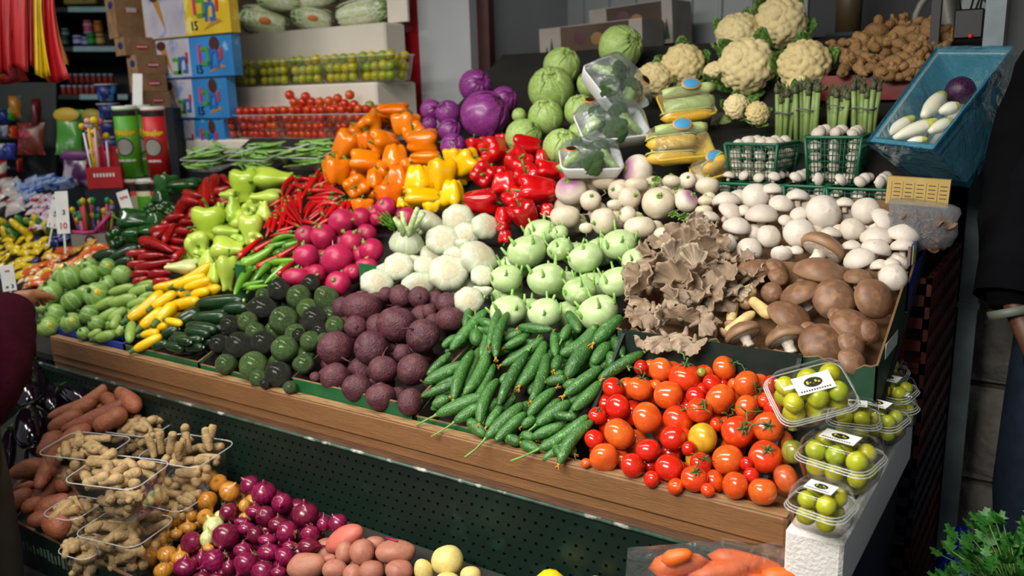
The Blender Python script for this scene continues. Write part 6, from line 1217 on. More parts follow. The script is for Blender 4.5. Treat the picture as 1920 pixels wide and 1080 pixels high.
# ---- asparagus
M_as = mat('asparagus_stalk', ['7c9450', '88a05c', '6e8846'], .5, nscale=30, namt=.2); M_at = mat('asparagus_tip', ['4c5a34', '5a5c40', '55503c'], .6, nscale=60, namt=.3)
for k, (xa, xb, yt, yb, ybd, lb) in enumerate([(527, 675, 95, 480, 352, 'bunch of asparagus, leftmost of four, before the cauliflowers'), (692, 885, 55, 530, 325, 'bunch of asparagus with rubber band, second of four from left'), (955, 1110, 110, 490, 298, 'thin bunch of asparagus, third of four from left'), (1135, 1335, 30, 500, 315, 'tallest bunch of asparagus, rightmost, beside the blue-lined box')]):
    rnd = random.Random(k + 20); Ya = 2.44; b = atY(*vp('W', (xa + xb) / 2, yb), Ya); tp_ = atY(*vp('W', (xa + xb) / 2, yt), Ya); t = proj(b)[2]; wd = (xb - xa) / 4.319 * t / F; zb = bz(Ya) + .004; H = tp_.z - zb
    root = empty_thing('asparagus_bunch', Matrix.Translation((b.x, Ya, zb)), lb, 'asparagus', 'asparagus bunches'); n = 11 if k != 2 else 8
    for i in range(n):
        u = (i + .5) / n * 2 - 1; yy_ = rnd.uniform(-.5, .5) * .035; x0 = u * wd * .42; x1 = u * wd * .55 + rnd.uniform(-.004, .004); h = H * rnd.uniform(.78, 1.0); r_ = rnd.uniform(.0058, .008)
        g = G().tube([(x0, yy_, 0), ((x0 + x1) / 2, yy_, h * .5), (x1, yy_ * 1.2, h * .8)], [r_, r_, r_ * .9], 8)
        sp_ = part('spear', g.mesh('spear', M_as), root); lx0 = x1; g = G(); tl = h * .2
        ps = [(x1, yy_ * 1.2, h * .8), (x1 + rnd.uniform(-.003, .003), yy_ * 1.2, h * .88), (x1 + rnd.uniform(-.006, .006), yy_ * 1.2, h)]; g.tube(ps, [r_ * .9, r_ * 1.15, 0], 8)
        for q in range(7): a = q * 2.4; z_ = h * (.82 + .022 * q); g.lathe([(0, 0), (.3, .5), (1, 0)], 5, None, 0, TRS((x1 + r_ * .75 * math.cos(a), yy_ * 1.2 + r_ * .75 * math.sin(a), z_), None, (r_ * .8, r_ * .8, r_ * 2.2)))
        part('tip', g.mesh('tip', M_at), sp_, None, 'dark purplish bud tip')
    bd = atY(*vp('W', (xa + xb) / 2, ybd), Ya).z - zb; rg = [Vector((math.cos(a * PI / 10) * wd * .5, math.sin(a * PI / 10) * .03, bd + .003 * math.sin(a))) for a in range(21)]; part('rubber_band', G().tube(rg, .003, 5, cap=False, flat=.6).mesh('rubber_band', flat('band_grey', '6a6478')), root)
# ---- blue-lined box of endives
FL, FR, BR, BL = atY(*vp('X', 42, 738), 2.20), atY(*vp('X', 472, 792), 2.13), atY(*vp('X', 1000, 118), 2.52), atY(*vp('X', 500, 116), 2.59)
DV = atY(*vp('X', 640, 1005), 2.20) - FR; DV = DV.normalized() * .15
def box_faces(g, off, top, mi=0, n=1, wr=0.0):
    c = [FL, FR, BR, BL]; cen = sum(c, Vector()) / 4; T = [p + (p - cen).normalized() * off + DV * top for p in c]; Bm = [cen + (p - cen) * .86 + (p - cen).normalized() * off + DV * 1.0 + DV.normalized() * off for p in c]
    for i in range(4):
        a, b, c2, d2 = T[i], T[(i + 1) % 4], Bm[(i + 1) % 4], Bm[i]; nn = (b - a).cross(d2 - a).normalized()
        g.grid(lambda u, v: a.lerp(b, u).lerp(d2.lerp(c2, u), v) + nn * wr * nz(u * 6 + i * 3, v * 6, 2) * min(1, 6 * min(u, 1 - u)), n, n, mi)
    g.add(Bm, [(0, 1, 2, 3)], mi); return T
g = G(); T1 = box_faces(g, 0, 0); g2 = G(); 
cen = sum([FL, FR, BR, BL], Vector()) / 4; inner = [cen + (p - cen) * .93 for p in (FL, FR, BR, BL)]; innb = [cen + (p - cen) * .8 + DV * .9 for p in (FL, FR, BR, BL)]
for i in range(4): j = (i + 1) % 4; g.add([T1[i], T1[j], inner[j], inner[i]], [(0, 1, 2, 3)], 0, True); g.add([inner[i], inner[j], innb[j], innb[i]], [(0, 1, 2, 3)], 0, True)
g.add(innb, [(3, 2, 1, 0)], 0, True)
o = obj('polystyrene_box', G().mesh('x', M_foam) if False else g.mesh('polystyrene_box', M_foam)); 
for v in o.data.vertices: v.co -= cen
o.location = cen; tag(o, 'tilted polystyrene box of endives wrapped in blue film, upper right', 'box')
M_blf = clear('blue_film', tint='a8dcec', gloss=.45, rough=.12, wrinkle=11., opac=.12, opc='48a4cc')
g = G(); box_faces(g, .011, -.04, 0, 12, .006); o2 = obj('blue_plastic_liner', g.mesh('blue_plastic_liner', M_blf))
g = G(); ip = [cen + (p - cen) * 1.03 - DV * .045 for p in (FL, FR, BR, BL)]; iq = [cen + (p - cen) * .90 + DV * .42 for p in (FL, FR, BR, BL)]
for i in range(4): a, b, c2, d2 = ip[i], ip[(i + 1) % 4], iq[(i + 1) % 4], iq[i]; g.grid(lambda u, v: a.lerp(b, u).lerp(d2.lerp(c2, u), v) + (cen - a).normalized() * .008 * nz(u * 7 + i, v * 5, 1), 12, 6)
for i in range(4):
    a, b, c2, d2 = [cen + (q - cen) * .915 + DV * .02 for q in (FL, FR, BR, BL)][i], [cen + (q - cen) * .915 + DV * .02 for q in (FL, FR, BR, BL)][(i + 1) % 4], [cen + (q - cen) * .78 + DV * .86 for q in (FL, FR, BR, BL)][(i + 1) % 4], [cen + (q - cen) * .78 + DV * .86 for q in (FL, FR, BR, BL)][i]; g.grid(lambda u, v: a.lerp(b, u).lerp(d2.lerp(c2, u), v), 8, 6)
rim_ = [cen + (q - cen) * 1.035 - DV * .012 for q in (FL, FR, BR, BL)]; rin_ = [cen + (q - cen) * .915 - DV * .012 for q in (FL, FR, BR, BL)]
for i in range(4): g.add([rim_[i], rim_[(i + 1) % 4], rin_[(i + 1) % 4], rin_[i]], [(0, 1, 2, 3)])
part('folded_collar', g.mesh('folded_collar', M_blf), o2); tag(o2, 'blue translucent plastic bag pulled over the endive box', 'plastic bag')
M_en = mat('endive_leaf', ['e6e4cc', 'ebe8d4'], .4, nscale=40, namt=.06); M_ent = mat('endive_tip', ['c8cc5c', 'd4d46c'], .4, nscale=40); M_rdc = mat('radicchio_leaf', ['2a0d2c', '36123a'], .45, nscale=3, namt=.3, veins=('6a3c6a', 3, .04))
plN = (FR - FL).cross(BL - FL).normalized()
def rimpt(px, py, dp):
    r_ = ray(px, py); t = (FL + DV.normalized() * dp - CAM).dot(plN) / r_.dot(plN); return CAM + r_ * t, t
for k, (x1, y1, x2, y2, rr_, lb) in enumerate([(140, 705, 350, 565, 36, 'white endive with brown root end, leftmost in the box'), (200, 718, 520, 590, 40, 'long white endive lying across the front of the box'), (400, 570, 550, 405, 48, 'fat white endive pointing upward in the box'), (510, 540, 655, 490, 36, 'white endive against the right side of the box'), (440, 675, 610, 590, 36, 'yellow-tipped endive below the right one'), (290, 742, 440, 722, 24, 'small yellowish endive at the box front rim')]):
    p0, t0 = rimpt(*vp('X', x1, y1), .028); p1, t1 = rimpt(*vp('X', x2, y2), .035); cm = (p0 + p1) / 2; r_ = rr_ / 3.6 * t0 / F * 1.2; ps = arc([p0, p1], 10)
    g = G().tube([q - cm for q in ps], [r_ * s for s in (.35, .6, .8, .95, 1, 1, .92, .75, .5, .0)], 14, 0, bumpy=lambda i, q: 1 + .06 * math.cos(q * 2.7 + i * .2))
    o = obj('endive', g.mesh('endive', M_en), Matrix.Translation(cm)); g = G().tube([q - cm for q in ps[6:]], [r_ * s * 1.03 for s in (.93, .77, .52, .0)], 14, cap=False); part('leaf_tip', g.mesh('leaf_tip', M_ent), o, None, 'yellow-green leaf tips'); tag(o, lb, 'endive', 'endives in the blue-lined box')
for k, (x, y, r_, lb) in enumerate([(345, 500, 62, 'dark purple radicchio at the left wall of the endive box'), (650, 400, 95, 'dark purple radicchio at the back of the endive box')]):
    p, t = rimpt(*vp('X', x, y), .07); s = r_ / 3.6 * t / F; o = obj('radicchio', tmpl(('radicchio',), lambda: T_cabbage(3), M_rdc), TRS(p, frame(UP), s)); [part('leaf', tmpl(('rdleaf', q), lambda: T_leaf(q * 2, q * 2.1, .06, 1.1), M_rdc), o) for q in range(3)]; tag(o, lb, 'radicchio', 'radicchio heads')
# ---- small things at the right: yellow card lid, bag of dried mushrooms, ginger crate, fruit cartons behind
c0 = atY(*vp('J', 845, 170), 2.12); g = G().box((-.065, -.01, -.034), (.065, .01, .028)); o = obj('card_box', g.mesh('card_box', mat('yellow_card', ['b89a58'], .7, nscale=30, namt=.1)), TRS(c0, Matrix.Rotation(.04, 3, 'Y'))); tag(o, 'yellowish printed card box below the blue-lined box', 'box')
g = G()
for i in range(5): g.box((-.055 + i * .024, -.0106, -.024), (-.0545 + i * .024, -.0103, .018)); [g.box((-.05 + i * .024, -.0106, .012 - q * .009), (-.05 + i * .024 + .014, -.0103, .0135 - q * .009)) for q in range(4)]
part('print', g.mesh('print', M_lab2), o)
M_dry = mat('dried_mushroom', ['5a4230', '6a4e38', '7c5c40'], .8, nscale=40, namt=.3)
p0 = on(*vp('J', 850, 400), -.01); 
for k in range(26):
    q = p0 + Vector((rq.uniform(-.05, .05), rq.uniform(-.02, .03), rq.uniform(-.03, .03))); g = G().grid(lambda u, v: Vector(((u - .5) * .036, (v - .5) * .026 + .006 * math.sin(u * 6), .008 * math.sin(u * 9 + k) + .006 * math.cos(v * 7))), 6, 5, thick=.003); o = obj('dried_mushroom', g.mesh('dried_mushroom', M_dry), TRS(q, frame(camdir(rq.uniform(-.6, .6), rq.uniform(-.5, 1), 1)))); member('bag of dried mushrooms', o, 'brown dried mushroom slice', q, 8, 'dried mushroom')
g = G().lathe([(-.75, 0), (-.75, .6), (-.5, .95), (0, 1.05), (.5, .95), (.8, 1.0), (1.0, .96), (1.06, .7)], 28, lambda z, a, r: (r * (1 + .1 * nz(math.cos(a) * 3, math.sin(a) * 3, z * 3)), z + .06 * nz(math.cos(a) * 4, math.sin(a) * 4, 3)))
o = obj('plastic_bag', g.mesh('plastic_bag', clear('milky_film', gloss=.35, rough=.15, wrinkle=12., opac=.22, opc='c8ccd4')), TRS(p0 + Vector((0, .01, .005)), Matrix.Rotation(.1, 3, 'Y'), (.072, .045, .055))); tag(o, 'crumpled clear bag of dried mushrooms at the right end', 'bag')
z_ = 1.57; o = obj('ginger_crate', G().box((-.70, 2.60, bz(2.615) + .006), (-.36, 2.615, 1.585)).box((-.70, 2.615, 1.545), (-.685, 2.7, 1.59)).box((-.375, 2.615, 1.545), (-.36, 2.7, 1.59)).box((-.70, 2.7, 1.545), (-.36, 2.712, 1.58)).box((-.685, 2.615, 1.545), (-.375, 2.7, 1.555)).mesh('ginger_crate', mat('red_plastic', ['7a1812'], .45, nscale=9, namt=.25))); tag(o, 'red plastic crate under the ginger', 'crate')
M_bx = mat('fruit_carton_print', ['3a2a22', '4a382a'], .7, nscale=6, namt=.5); M_bxw = mat('fruit_carton_white', ['9c948c'], .7, nscale=9, namt=.2); M_bxg = flat('fruit_print_green', '123c30'); M_bxp = flat('fruit_print_plum', '4a1c24'); M_bxo = flat('fruit_print_ochre', '8a6024')
def fruit_carton(pl, pr, Y, h, d, label):
    A, B = atY(*pl, Y), atY(*pr, Y); xd = (B - A); w = xd.length; mw = plane_xf(A, xd, Vector((0, 0, 1))); t = empty_thing('fruit_carton', mw, label, 'carton', 'printed fruit cartons behind the cabbages')
    part('body', G().box((0, 0, -d), (w, h, 0)).mesh('body', M_bxw), t); part('printed_front', G().box((w * .22, h * .12, .0005), (w * .88, h * .98, .0015)).mesh('printed_front', M_bx), t, None, 'dark printed fruit picture')
    g = G(); g.lathe([(0, 1), (.02, 0)], 14, None, 0, TRS((w * .42, h * .7, .0018), None, (.03, .03, .1))); part('print_fruit', g.mesh('print_fruit', M_bxp), t); g = G().lathe([(0, 1), (.02, 0)], 14, None, 0, TRS((w * .58, h * .62, .0018), None, (.028, .024, .1))); part('print_fruit', g.mesh('print_fruit', M_bxo), t)
    g = G(); [g.add([(w * x, h * .1, .002), (w * (x + .07), h * .1, .002), (w * (x + .035), h * y, .002)], [(0, 1, 2)]) for x, y in ((.04, .55), (.09, .75), (.9, .6))]; part('print_tree', g.mesh('print_tree', M_bxg), t); return t
for y0_, y1_, z_, lb in ((3.10, 3.335, atY(1014, 128, 3.12).z - .003, 'dark shelf behind the cabbages carrying the front fruit carton'), (3.338, 3.56, atY(1108, 98, 3.34).z - .003, 'rear dark shelf carrying the darker fruit carton')):
    o = obj('carton_shelf', G().box((-2.09, y0_, 0), (-1.45, y1_, z_)).mesh('carton_shelf', M_side)); tag(o, lb, 'shelf')
fruit_carton((1014, 128), (1205, 112), 3.12, .155, .2, 'printed fruit carton standing behind the green cabbages'); fruit_carton((1108, 98), (1262, 80), 3.34, .17, .2, 'darker fruit carton behind the first one, leaning on the grey wall')
o = obj('red_tub', G().box((-.04, -.03, -.05), (.04, .03, .03), bev=.006).mesh('red_tub', flat('tub_orange_red', 'a83218')), TRS(atY(*vp('C', 610, 408), 2.95))); tag(o, 'small orange red tub behind the green cabbages', 'tub')
# ---- oyster mushrooms: frilly fans in layers
def T_fan(sd):
    rr = random.Random(sd); ph = rr.random() * 6; sp_ = rr.uniform(1.3, 1.9); k_ = rr.choice((5, 7, 8)); lob = rr.choice((2, 3))
    def f(u, v):
        a = (u - .5) * 2 * sp_; r = .12 + .88 * v; r *= 1 + .14 * v * math.sin(a * lob + ph) + (.09 * nz(a * 4 + sd, 1, 2) + .06 * math.sin(a * 15 + ph)) * v * v
        return Vector((r * math.sin(a), r * math.cos(a), .34 * v * v * (1 if sd % 2 else -.5) + v * v * v * (.17 * math.sin(a * k_ + ph) + .06 * math.sin(a * 19)) - .1))
    g = G().grid(f, 34, 9, 0, thick=.06); g.tube([(0, .1, -.15), (0, -.2, -.3), (.05, -.6, -.5)], [.22, .16, .1], 8, 0); return g
OY = [(1225, 585, 30, 'd'), (1215, 620, 28, 'd'), (1250, 628, 28, 'd'), (1245, 600, 26, ''), (1285, 625, 30, 'd'), (1275, 600, 28, ''), (1310, 600, 28, 'r'), (1210, 560, 30, 'l'), (1205, 520, 36, 'l'), (1240, 525, 40, 'u'), (1275, 535, 42, 'u'), (1250, 555, 38, ''), (1290, 560, 36, 'r'), (1325, 555, 38, 'r'), (1340, 540, 36, 'r'), (1235, 490, 30, 'l'), (1265, 495, 36, 'u'), (1300, 505, 38, ''), (1330, 510, 32, 'r'), (1355, 520, 30, 'r'), (1375, 540, 26, 'd'), (1225, 470, 26, 'l'), (1255, 465, 30, 'u'), (1285, 470, 34, 'u'), (1315, 475, 32, 'u'), (1345, 485, 28, 'r'), (1375, 500, 26, 'r'), (1400, 515, 26, 'r'), (1275, 445, 26, 'u'), (1305, 445, 28, 'u'), (1330, 450, 26, 'u'), (1305, 425, 22, 'u'), (1320, 432, 22, 'r'), (1350, 465, 22, 'u'), (1390, 485, 20, 'r'), (1200, 590, 26, 'l'), (1235, 640, 22, 'd'), (1265, 575, 34, ''), (1305, 535, 34, 'u'), (1220, 540, 34, 'u'), (1265, 515, 34, 'r'), (1300, 640, 22, 'd'), (1330, 585, 28, 'd'), (1355, 560, 24, 'd'), (1195, 555, 24, 'l'), (1240, 450, 22, 'l'), (1410, 530, 20, 'r')]
DIRS = {'l': (-.9, .1), 'r': (.85, .15), 'u': (.1, .95), 'd': (-.1, -.85), '': (.2, .4)}
for k, (px, py, rp, dd) in enumerate(OY):
    rnd = random.Random(k + 300); p = on(px, py, .012 + .035 * (1 - ((px - 1290) / 110) ** 2)); t = proj(p)[2]; s = rp * 1.15 * t / F; ex = DIRS[dd]
    yd = camdir(ex[0] + rnd.uniform(-.35, .35), ex[1] + rnd.uniform(-.35, .35), rnd.uniform(.1, .5)); zd = camdir(rnd.uniform(-.4, .4), rnd.uniform(.35, 1.1), rnd.uniform(.25, .9)); zd = (zd - yd * zd.dot(yd)).normalized(); xd = yd.cross(zd)
    R = Matrix((xd, yd, zd)).transposed(); v = rnd.randrange(8); o = obj('oyster_mushroom', tmpl(('oyster', v), lambda: T_fan(v), M_om), TRS(p, R, s)); member('oyster mushroom cluster', o, 'frilly grey-brown oyster mushroom', p, rp, 'mushroom')
# ---- green leaf bits among the turnips
M_lf = mat('turnip_leaf_bits', ['6f9a3a', '7fa846', '8fb455'], .55, nscale=30, namt=.3)
for k, (x, y, s) in enumerate([(150, 180, 40), (262, 215, 34), (310, 395, 55), (245, 375, 40)]):
    p = on(*vp('I', x, y), -.01); sc = s / 3 * proj(p)[2] / F; g = G()
    for q in range(7): a = q * .9; b = T_blade(1.0, .35, .3, .12, q); bm = frame(camdir(math.cos(a), .5 + .5 * math.sin(a), .7)); g.add([bm @ Vector(vv) for vv in b.v], b.f)
    o = obj('turnip_leaf', g.mesh('turnip_leaf', M_lf), TRS(p, None, sc)); member('turnip leaves', o, 'tuft of green turnip leaf', p, 12, 'leaf')
# ---- turmeric in clear trays on the lower tier
M_tu = mat('turmeric_skin', ['ac8f62', 'b6996c', 'a08256'], .8, nscale=70, namt=.35, bump=.3, bscale=200); M_tuc = mat('turmeric_cut', ['b89058', 'b07a48'], .7)
def turmeric(mw, p, d, L, r_, rnd, pile, top=True):
    n = 27; b = rnd.uniform(-.25, .25); s = d.cross(Vector((0, 0, 1))); s = s.normalized() if s.length > .01 else Vector((1, 0, 0)); pts = []; rad = []
    for i in range(n): f = i / (n - 1); pts.append(d * L * (f - .5) + s * L * b * 4 * f * (1 - f) * .4); rad.append(r_ * (max(0, 1 - abs(2 * f - 1.05) ** 4.5) ** .5 * .35 + .65) * (1.05 if i % 2 else .93) * (1 + .1 * math.sin(f * 7 + b * 20)))
    rad[0] = 0
    if rnd.random() < .55: rad[-1] = 0; pts[-1] = pts[-2].lerp(pts[-1], .9); rad[-2] *= .8; rad[1] *= .8
    g = G().tube(pts, rad, 9)
    if rnd.random() < .3: e = pts[14]; q = (s * rnd.choice((-1, 1)) + d * .5).normalized(); g.tube([e, e + q * r_ * 1.4, e + q * r_ * 2.2], [r_ * .7, r_ * .75, r_ * .3], 8)
    o = obj('turmeric_root', g.mesh('turmeric_root', M_tu), Matrix.Translation(p))
    if rad[-1] > 0: part('cut_end', G().lathe([(0, .98), (.08, .8), (.1, 0)], 9).mesh('cut_end', M_tuc), o, TRS(pts[-1], frame(pts[-1] - pts[-2]), rad[-1]), 'pale cut end')
    member(pile, o, ('stubby' if L < .045 else 'long') + ' ringed turmeric root', p, 9, 'turmeric')
TT = [((163, 834), .685, .55, 'clear tray of turmeric at the upper left of the turmeric stack', 'upper left turmeric tray', (.195, .135), 0), ((224, 882), .735, .55, 'clear tray of turmeric on top at the front, octagonal rim', 'front turmeric tray', (.195, .135), 0), ((262, 792), .665, .5, 'clear tray of turmeric at the back by the sweet potatoes', 'back turmeric tray', (.2, .14), 0), ((352, 842), .68, .45, 'clear tray of turmeric at the right against the green panel', 'right turmeric tray', (.2, .15), 0), ((238, 985), .575, .45, 'lowest clear tray of turmeric in front, by the onions', 'lowest turmeric tray', (.19, .135), 0), ((140, 950), .575, .5, 'clear tray of turmeric half hidden beside the sweet potatoes', 'hidden turmeric tray', (.11, .1), 0), ((330, 930), .585, .4, 'clear tray of turmeric under the right one, behind the onions', 'under right turmeric tray', (.15, .11), 0), ((165, 1022), .52, .4, 'clear tray of turmeric at the bottom by the green carton', 'bottom turmeric tray', (.11, .09), 0)]
for k, ((px, py), z, ang, lb, pl, (w, d), _) in enumerate(TT):
    c = atZ(px, py, z); h = .095; rnd = random.Random(k + 700); mw = Matrix.Translation(c - Vector((0, 0, h))) @ Matrix.Rotation(ang - .25, 4, 'Z') @ Matrix.Rotation(.06, 4, 'X')
    t = empty_thing('turmeric_tray', mw, lb, 'tray', 'clear trays of turmeric'); tray_parts(t, w, d, h, .8, .03, rimw=.0016)
    R3 = mw.to_3x3()
    for lay in range(5):
        f = .78 + .2 * lay / 4; n = [5, 5, 6, 11, 10][lay]
        for q in range(n):
            if lay < 3: # against the front and right walls
                x = rnd.uniform(-.4, .4) * w * f; y = -d * f * .5 + .02 + (.02 * (q % 2))
                if q % 3 == 2: x = w * f * .5 - .022; y = rnd.uniform(-.4, .4) * d * f
            else: x = rnd.uniform(-.36, .36) * w; y = rnd.uniform(-.34, .36) * d
            zz = .016 + lay * .02 + (.006 * rnd.random()); a = rnd.uniform(0, PI); dd = R3 @ Vector((math.cos(a), math.sin(a) * .6, rnd.uniform(-.25, .35))).normalized()
            if k == 3 and lay == 4: dd = (R3 @ Vector((rnd.uniform(-.4, .4), rnd.uniform(-.1, .5), 1))).normalized(); zz += .02
            L = rnd.uniform(.04, .07); x = max(-w * f * .5 + .026, min(w * f * .5 - .026, x)); y = max(-d * f * .5 + .02, min(d * f * .5 - .02, y))
            turmeric(mw, mw @ Vector((x, y, zz)), dd, L, rnd.uniform(.0095, .0125), rnd, pl)
# ---- green carton under sweet potatoes and turmeric, onion and potato crate floors
cz = .47
root = empty_thing('sweet_potato_carton', Matrix.Translation((-2.05, .99, .375)), 'dark green printed carton at the lower left holding sweet potatoes and turmeric', 'carton')
part('front_wall', G().box((-.42, -.004, 0), (.4, 0, .115)).mesh('front_wall', M_ctdg), root); part('side_wall', G().add([(.4, 0, 0), (.4, .36, .18), (.4, .36, .2), (.4, 0, .115)], [(0, 1, 2, 3)]).mesh('side_wall', M_ctdg), root); part('side_wall', G().add([(-.42, 0, 0), (-.42, .36, .18), (-.42, .36, .2), (-.42, 0, .115)], [(3, 2, 1, 0)]).mesh('side_wall', M_ctdg), root)
part('rim_edge', G().box((-.42, -.005, .115), (.4, .003, .118)).mesh('rim_edge', M_ctn), root, None, 'tan torn rim'); g = G(); rr_ = random.Random(2)
for i in range(26): a = -.32 + i * .0172; g.box((a, -.0052, .045 + rr_.uniform(0, .008)), (a + rr_.uniform(.004, .011), -.0045, .07 + rr_.uniform(-.008, .01)))
part('white_print', g.mesh('white_print', flat('faded_print', '5c7062')), root)
# ---- bag of carrots, rhubarb-red stick, at the lower right
M_ca = mat('carrot_skin', ['e4661a', 'ea7020', 'da5c14'], .45, nscale=50, namt=.15)
for k, (x1, y1, x2, y2, r_) in enumerate([(1215, 1066, 1330, 1050, 22), (1325, 1040, 1480, 1072, 20), (1280, 1086, 1410, 1062, 24), (1215, 1100, 1330, 1104, 24), (1380, 1090, 1510, 1105, 24), (1240, 1052, 1300, 1036, 16), (1340, 1112, 1440, 1108, 24), (1420, 1084, 1505, 1078, 18)]):
    t = 1.50 - .004 * k; p0, p1 = P(x1, y1, t), P(x2, y2, t - .02); cm = (p0 + p1) / 2; R_ = r_ * t / F; o = obj('carrot', G().tube([q - cm for q in arc([p0, p1], 8)], [R_ * s for s in (0, .8, 1, .97, .9, .8, .6, 0)], 12).mesh('carrot', M_ca), Matrix.Translation(cm)); member('carrot bag at the bottom edge', o, 'bright orange carrot', cm, 12, 'carrot')
c = P(1340, 1072, 1.5); g = G().grid(lambda u, v: Vector(((u - .5) * .31, -.035 * math.sin(u * PI) ** .5 * math.sin(v * PI) - .008 * nz(u * 8, v * 8, 1), (v - .5) * .11 + .018 * (1 - abs(2 * u - 1)) * v + .004 * nz(u * 14, v * 3, 4))), 30, 14).grid(lambda u, v: Vector(((u - .5) * .31, .035 * math.sin(u * PI) ** .5 * math.sin(v * PI), (v - .5) * .11 + .018 * (1 - abs(2 * u - 1)) * v)), 30, 14)
cb = obj('carrot_bag', g.mesh('carrot_bag', M_film), TRS(c, frame(UP * .9 - FWD * .45, RIGHT))); tag(cb, 'clear film bag of carrots at the bottom edge under the rail', 'bag of carrots')
lg = part('round_logo', G().lathe([(0, 1), (.02, .95), (.02, 0)], 20).lathe([(.03, .8), (.03, .5)], 20, mi=1).box((-.5, -.1, .02), (.2, .1, .04), 1).mesh('round_logo', [M_lab, flat('logo_purple', '4a2a9c')]), cb, TRS((-.02, -.047, -.03), frame(Vector((0, -1, .2)), Vector((1, 0, 0))), .016), 'white round logo with purple ring')
part('green_logo', G().lathe([(0, 1), (.02, 0)], 12).mesh('green_logo', flat('logo_green', '9cba2c')), cb, TRS((.055, -.047, -.03), frame(Vector((0, -1, .2)), Vector((1, 0, 0))), .013), 'lime green logo spot')
part('white_band', G().grid(lambda u, v: Vector((-.125 + .012 * u, -.03 - .012 * u, (v - .5) * .06 - .03)), 2, 4, thick=.0005).mesh('white_band', M_lab), cb)
p = P(*vp('T', 1030, 250), 1.79); o = obj('red_stick', G().tube([(-.016, 0, 0), (.016, 0, .001)], .0025, 6).mesh('red_stick', flat('stick_crimson', '9c1838')), TRS(p, None, 1)); tag(o, 'short crimson stick lying behind the red potatoes', 'stick')
# ---------------------------------------------------------------- the sweet shop on the left
VIEWS.update({'a': (0, 120, 6), 'b': (0, 290, 6), 'c': (0, 400, 6), 'd': (180, 0, 5.538), 'e': (180, 150, 5.538), 'f': (120, 330, 6), 'g': (0, 0, 6)})
rs = random.Random(11)
CX = Matrix((RIGHT, -FWD, UP)).transposed()           # upright in the picture: x right, y away... z up
def facing(p, s=1.0, yaw=0.0, pitch=0.0): return TRS(p, Matrix((RIGHT, FWD, UP)).transposed() @ Matrix.Rotation(yaw, 3, 'Z') @ Matrix.Rotation(pitch, 3, 'X'), s)
def upr(p, yaw=0.0): return TRS(p, Matrix.Rotation(yaw, 3, 'Z'))
YAW = math.atan2(RIGHT.y, RIGHT.x)
def pill(w, d, h, n=8):
    """pillow-shaped wrapper with flat crimped ends"""
    f = lambda sgn: (lambda u, v: Vector(((u - .5) * w, (v - .5) * d * (1 + .12 * (abs(2 * u - 1) > .9)), sgn * h * .5 * (max(0, 1 - (2 * u - 1) ** 4) ** .6) * max(0, 1 - (2 * v - 1) ** 2) ** .5 + .0004 * sgn + .06 * h * math.sin(u * 9 + v * 5))))
    return G().grid(f(1), n, n).grid(f(-1), n, n)
# --- hanging carrier bags
M_rb = mat('red_bag_film', ['a80f16', '9c0c14'], .5, nscale=9, namt=.2); M_yb = mat('yellow_bag_film', ['c8a80a'], .35, nscale=9, namt=.15)
BG = [(-60, 60, -80, 330, 930, 'r', .10, 'wide red bag behind the others, lowest hem'), (-50, 40, -40, 70, 870, 'y', .06, 'yellow bag at the very left edge'), (-70, 45, -60, 110, 850, 'r', .02, 'red bag cut off by the left edge'), (45, 300, 100, 320, 790, 'r', .0, 'broad red bag in front'), (290, 390, 300, 410, 740, 'r', .03, 'narrow red bag beside the yellow one'), (388, 460, 400, 570, 860, 'y', .02, 'yellow bag hanging between red ones'), (455, 595, 520, 790, 910, 'r', .04, 'red bag at the right with flared hem'), (470, 592, 640, 775, 745, 'y', .08, 'yellow bag peeping out at the far right'), (480, 590, 650, 780, 690, 'r', .1, 'red bag behind at the right end')]
for k, (a0, a1, b0, b1, yb, c, dt, lb) in enumerate(BG):
    t = 2.7 + dt; 
    def f(u, v, k=k):
        s = v ** 2.2; x = (a0 + (a1 - a0) * u) * (1 - s) + (b0 + (b1 - b0) * u) * s; y = -260 + (yb + 260) * v + (22 * math.sin(u * 5 + k) * v)
        return P(x / 6, y / 6, t + .012 * math.sin(u * 6 + k * 2) * (.3 + v) + .003 * math.sin(u * 19 + v * 3))
    o0 = f(.5, .5); g = G().grid(lambda u, v: f(u, v) - o0, 22, 14, thick=.003); o = obj('carrier_bag', g.mesh('carrier_bag', M_rb if c == 'r' else M_yb), Matrix.Translation(o0)); tag(o, lb + ', hanging in the upper left corner', 'bag', 'carrier bags hanging at the upper left')
a, b = P(-30, -42, 2.74), P(112, -42, 2.78); o = obj('bag_rail', G().tube([a, b], .008, 8).tube([a, a + Vector((0, 0, 3.1 - a.z))], .004, 6).tube([b, b + Vector((0, 0, 3.1 - b.z))], .004, 6).mesh('bag_rail', M_side)); tag(o, 'rail above the frame carrying the red and yellow bags', 'rail')
# --- shelf unit
M_shf = mat('shelf_dark', ['1c2422'], .6, nscale=6); M_she = flat('shelf_edge_pale', '8fb4b8')
tS = 4.7
sc_ = tS / F
root = empty_thing('shop_shelf', facing(P(168, 330, tS)), 'dark shop shelf unit with pale blue shelf edges', 'shelf')
def SP(px, py, dy=0.0): q = root.matrix_basis.inverted() @ P(px, py, tS); return Vector((q.x, q.y + dy, q.z))
for y, x0, x1 in ((18, 100, 240), (92, 100, 240), (182, 100, 240), (300, 90, 240)):
    A, B = SP(x0, y), SP(x1, y); sh = part('shelf_board', G().box((A.x, 0, A.z - .012), (B.x, .32, A.z + .012)).mesh('shelf_board', M_shf), root)
    A2 = SP((128, 138, 150, 100)[(18, 92, 182, 300).index(y)], y); part('shelf_edge', G().box((A2.x, -.004, A.z - .014), (B.x, 0, A.z + .014)).mesh('shelf_edge', M_she if y < 300 else M_shf), sh, None, 'pale blue shelf edge strip')
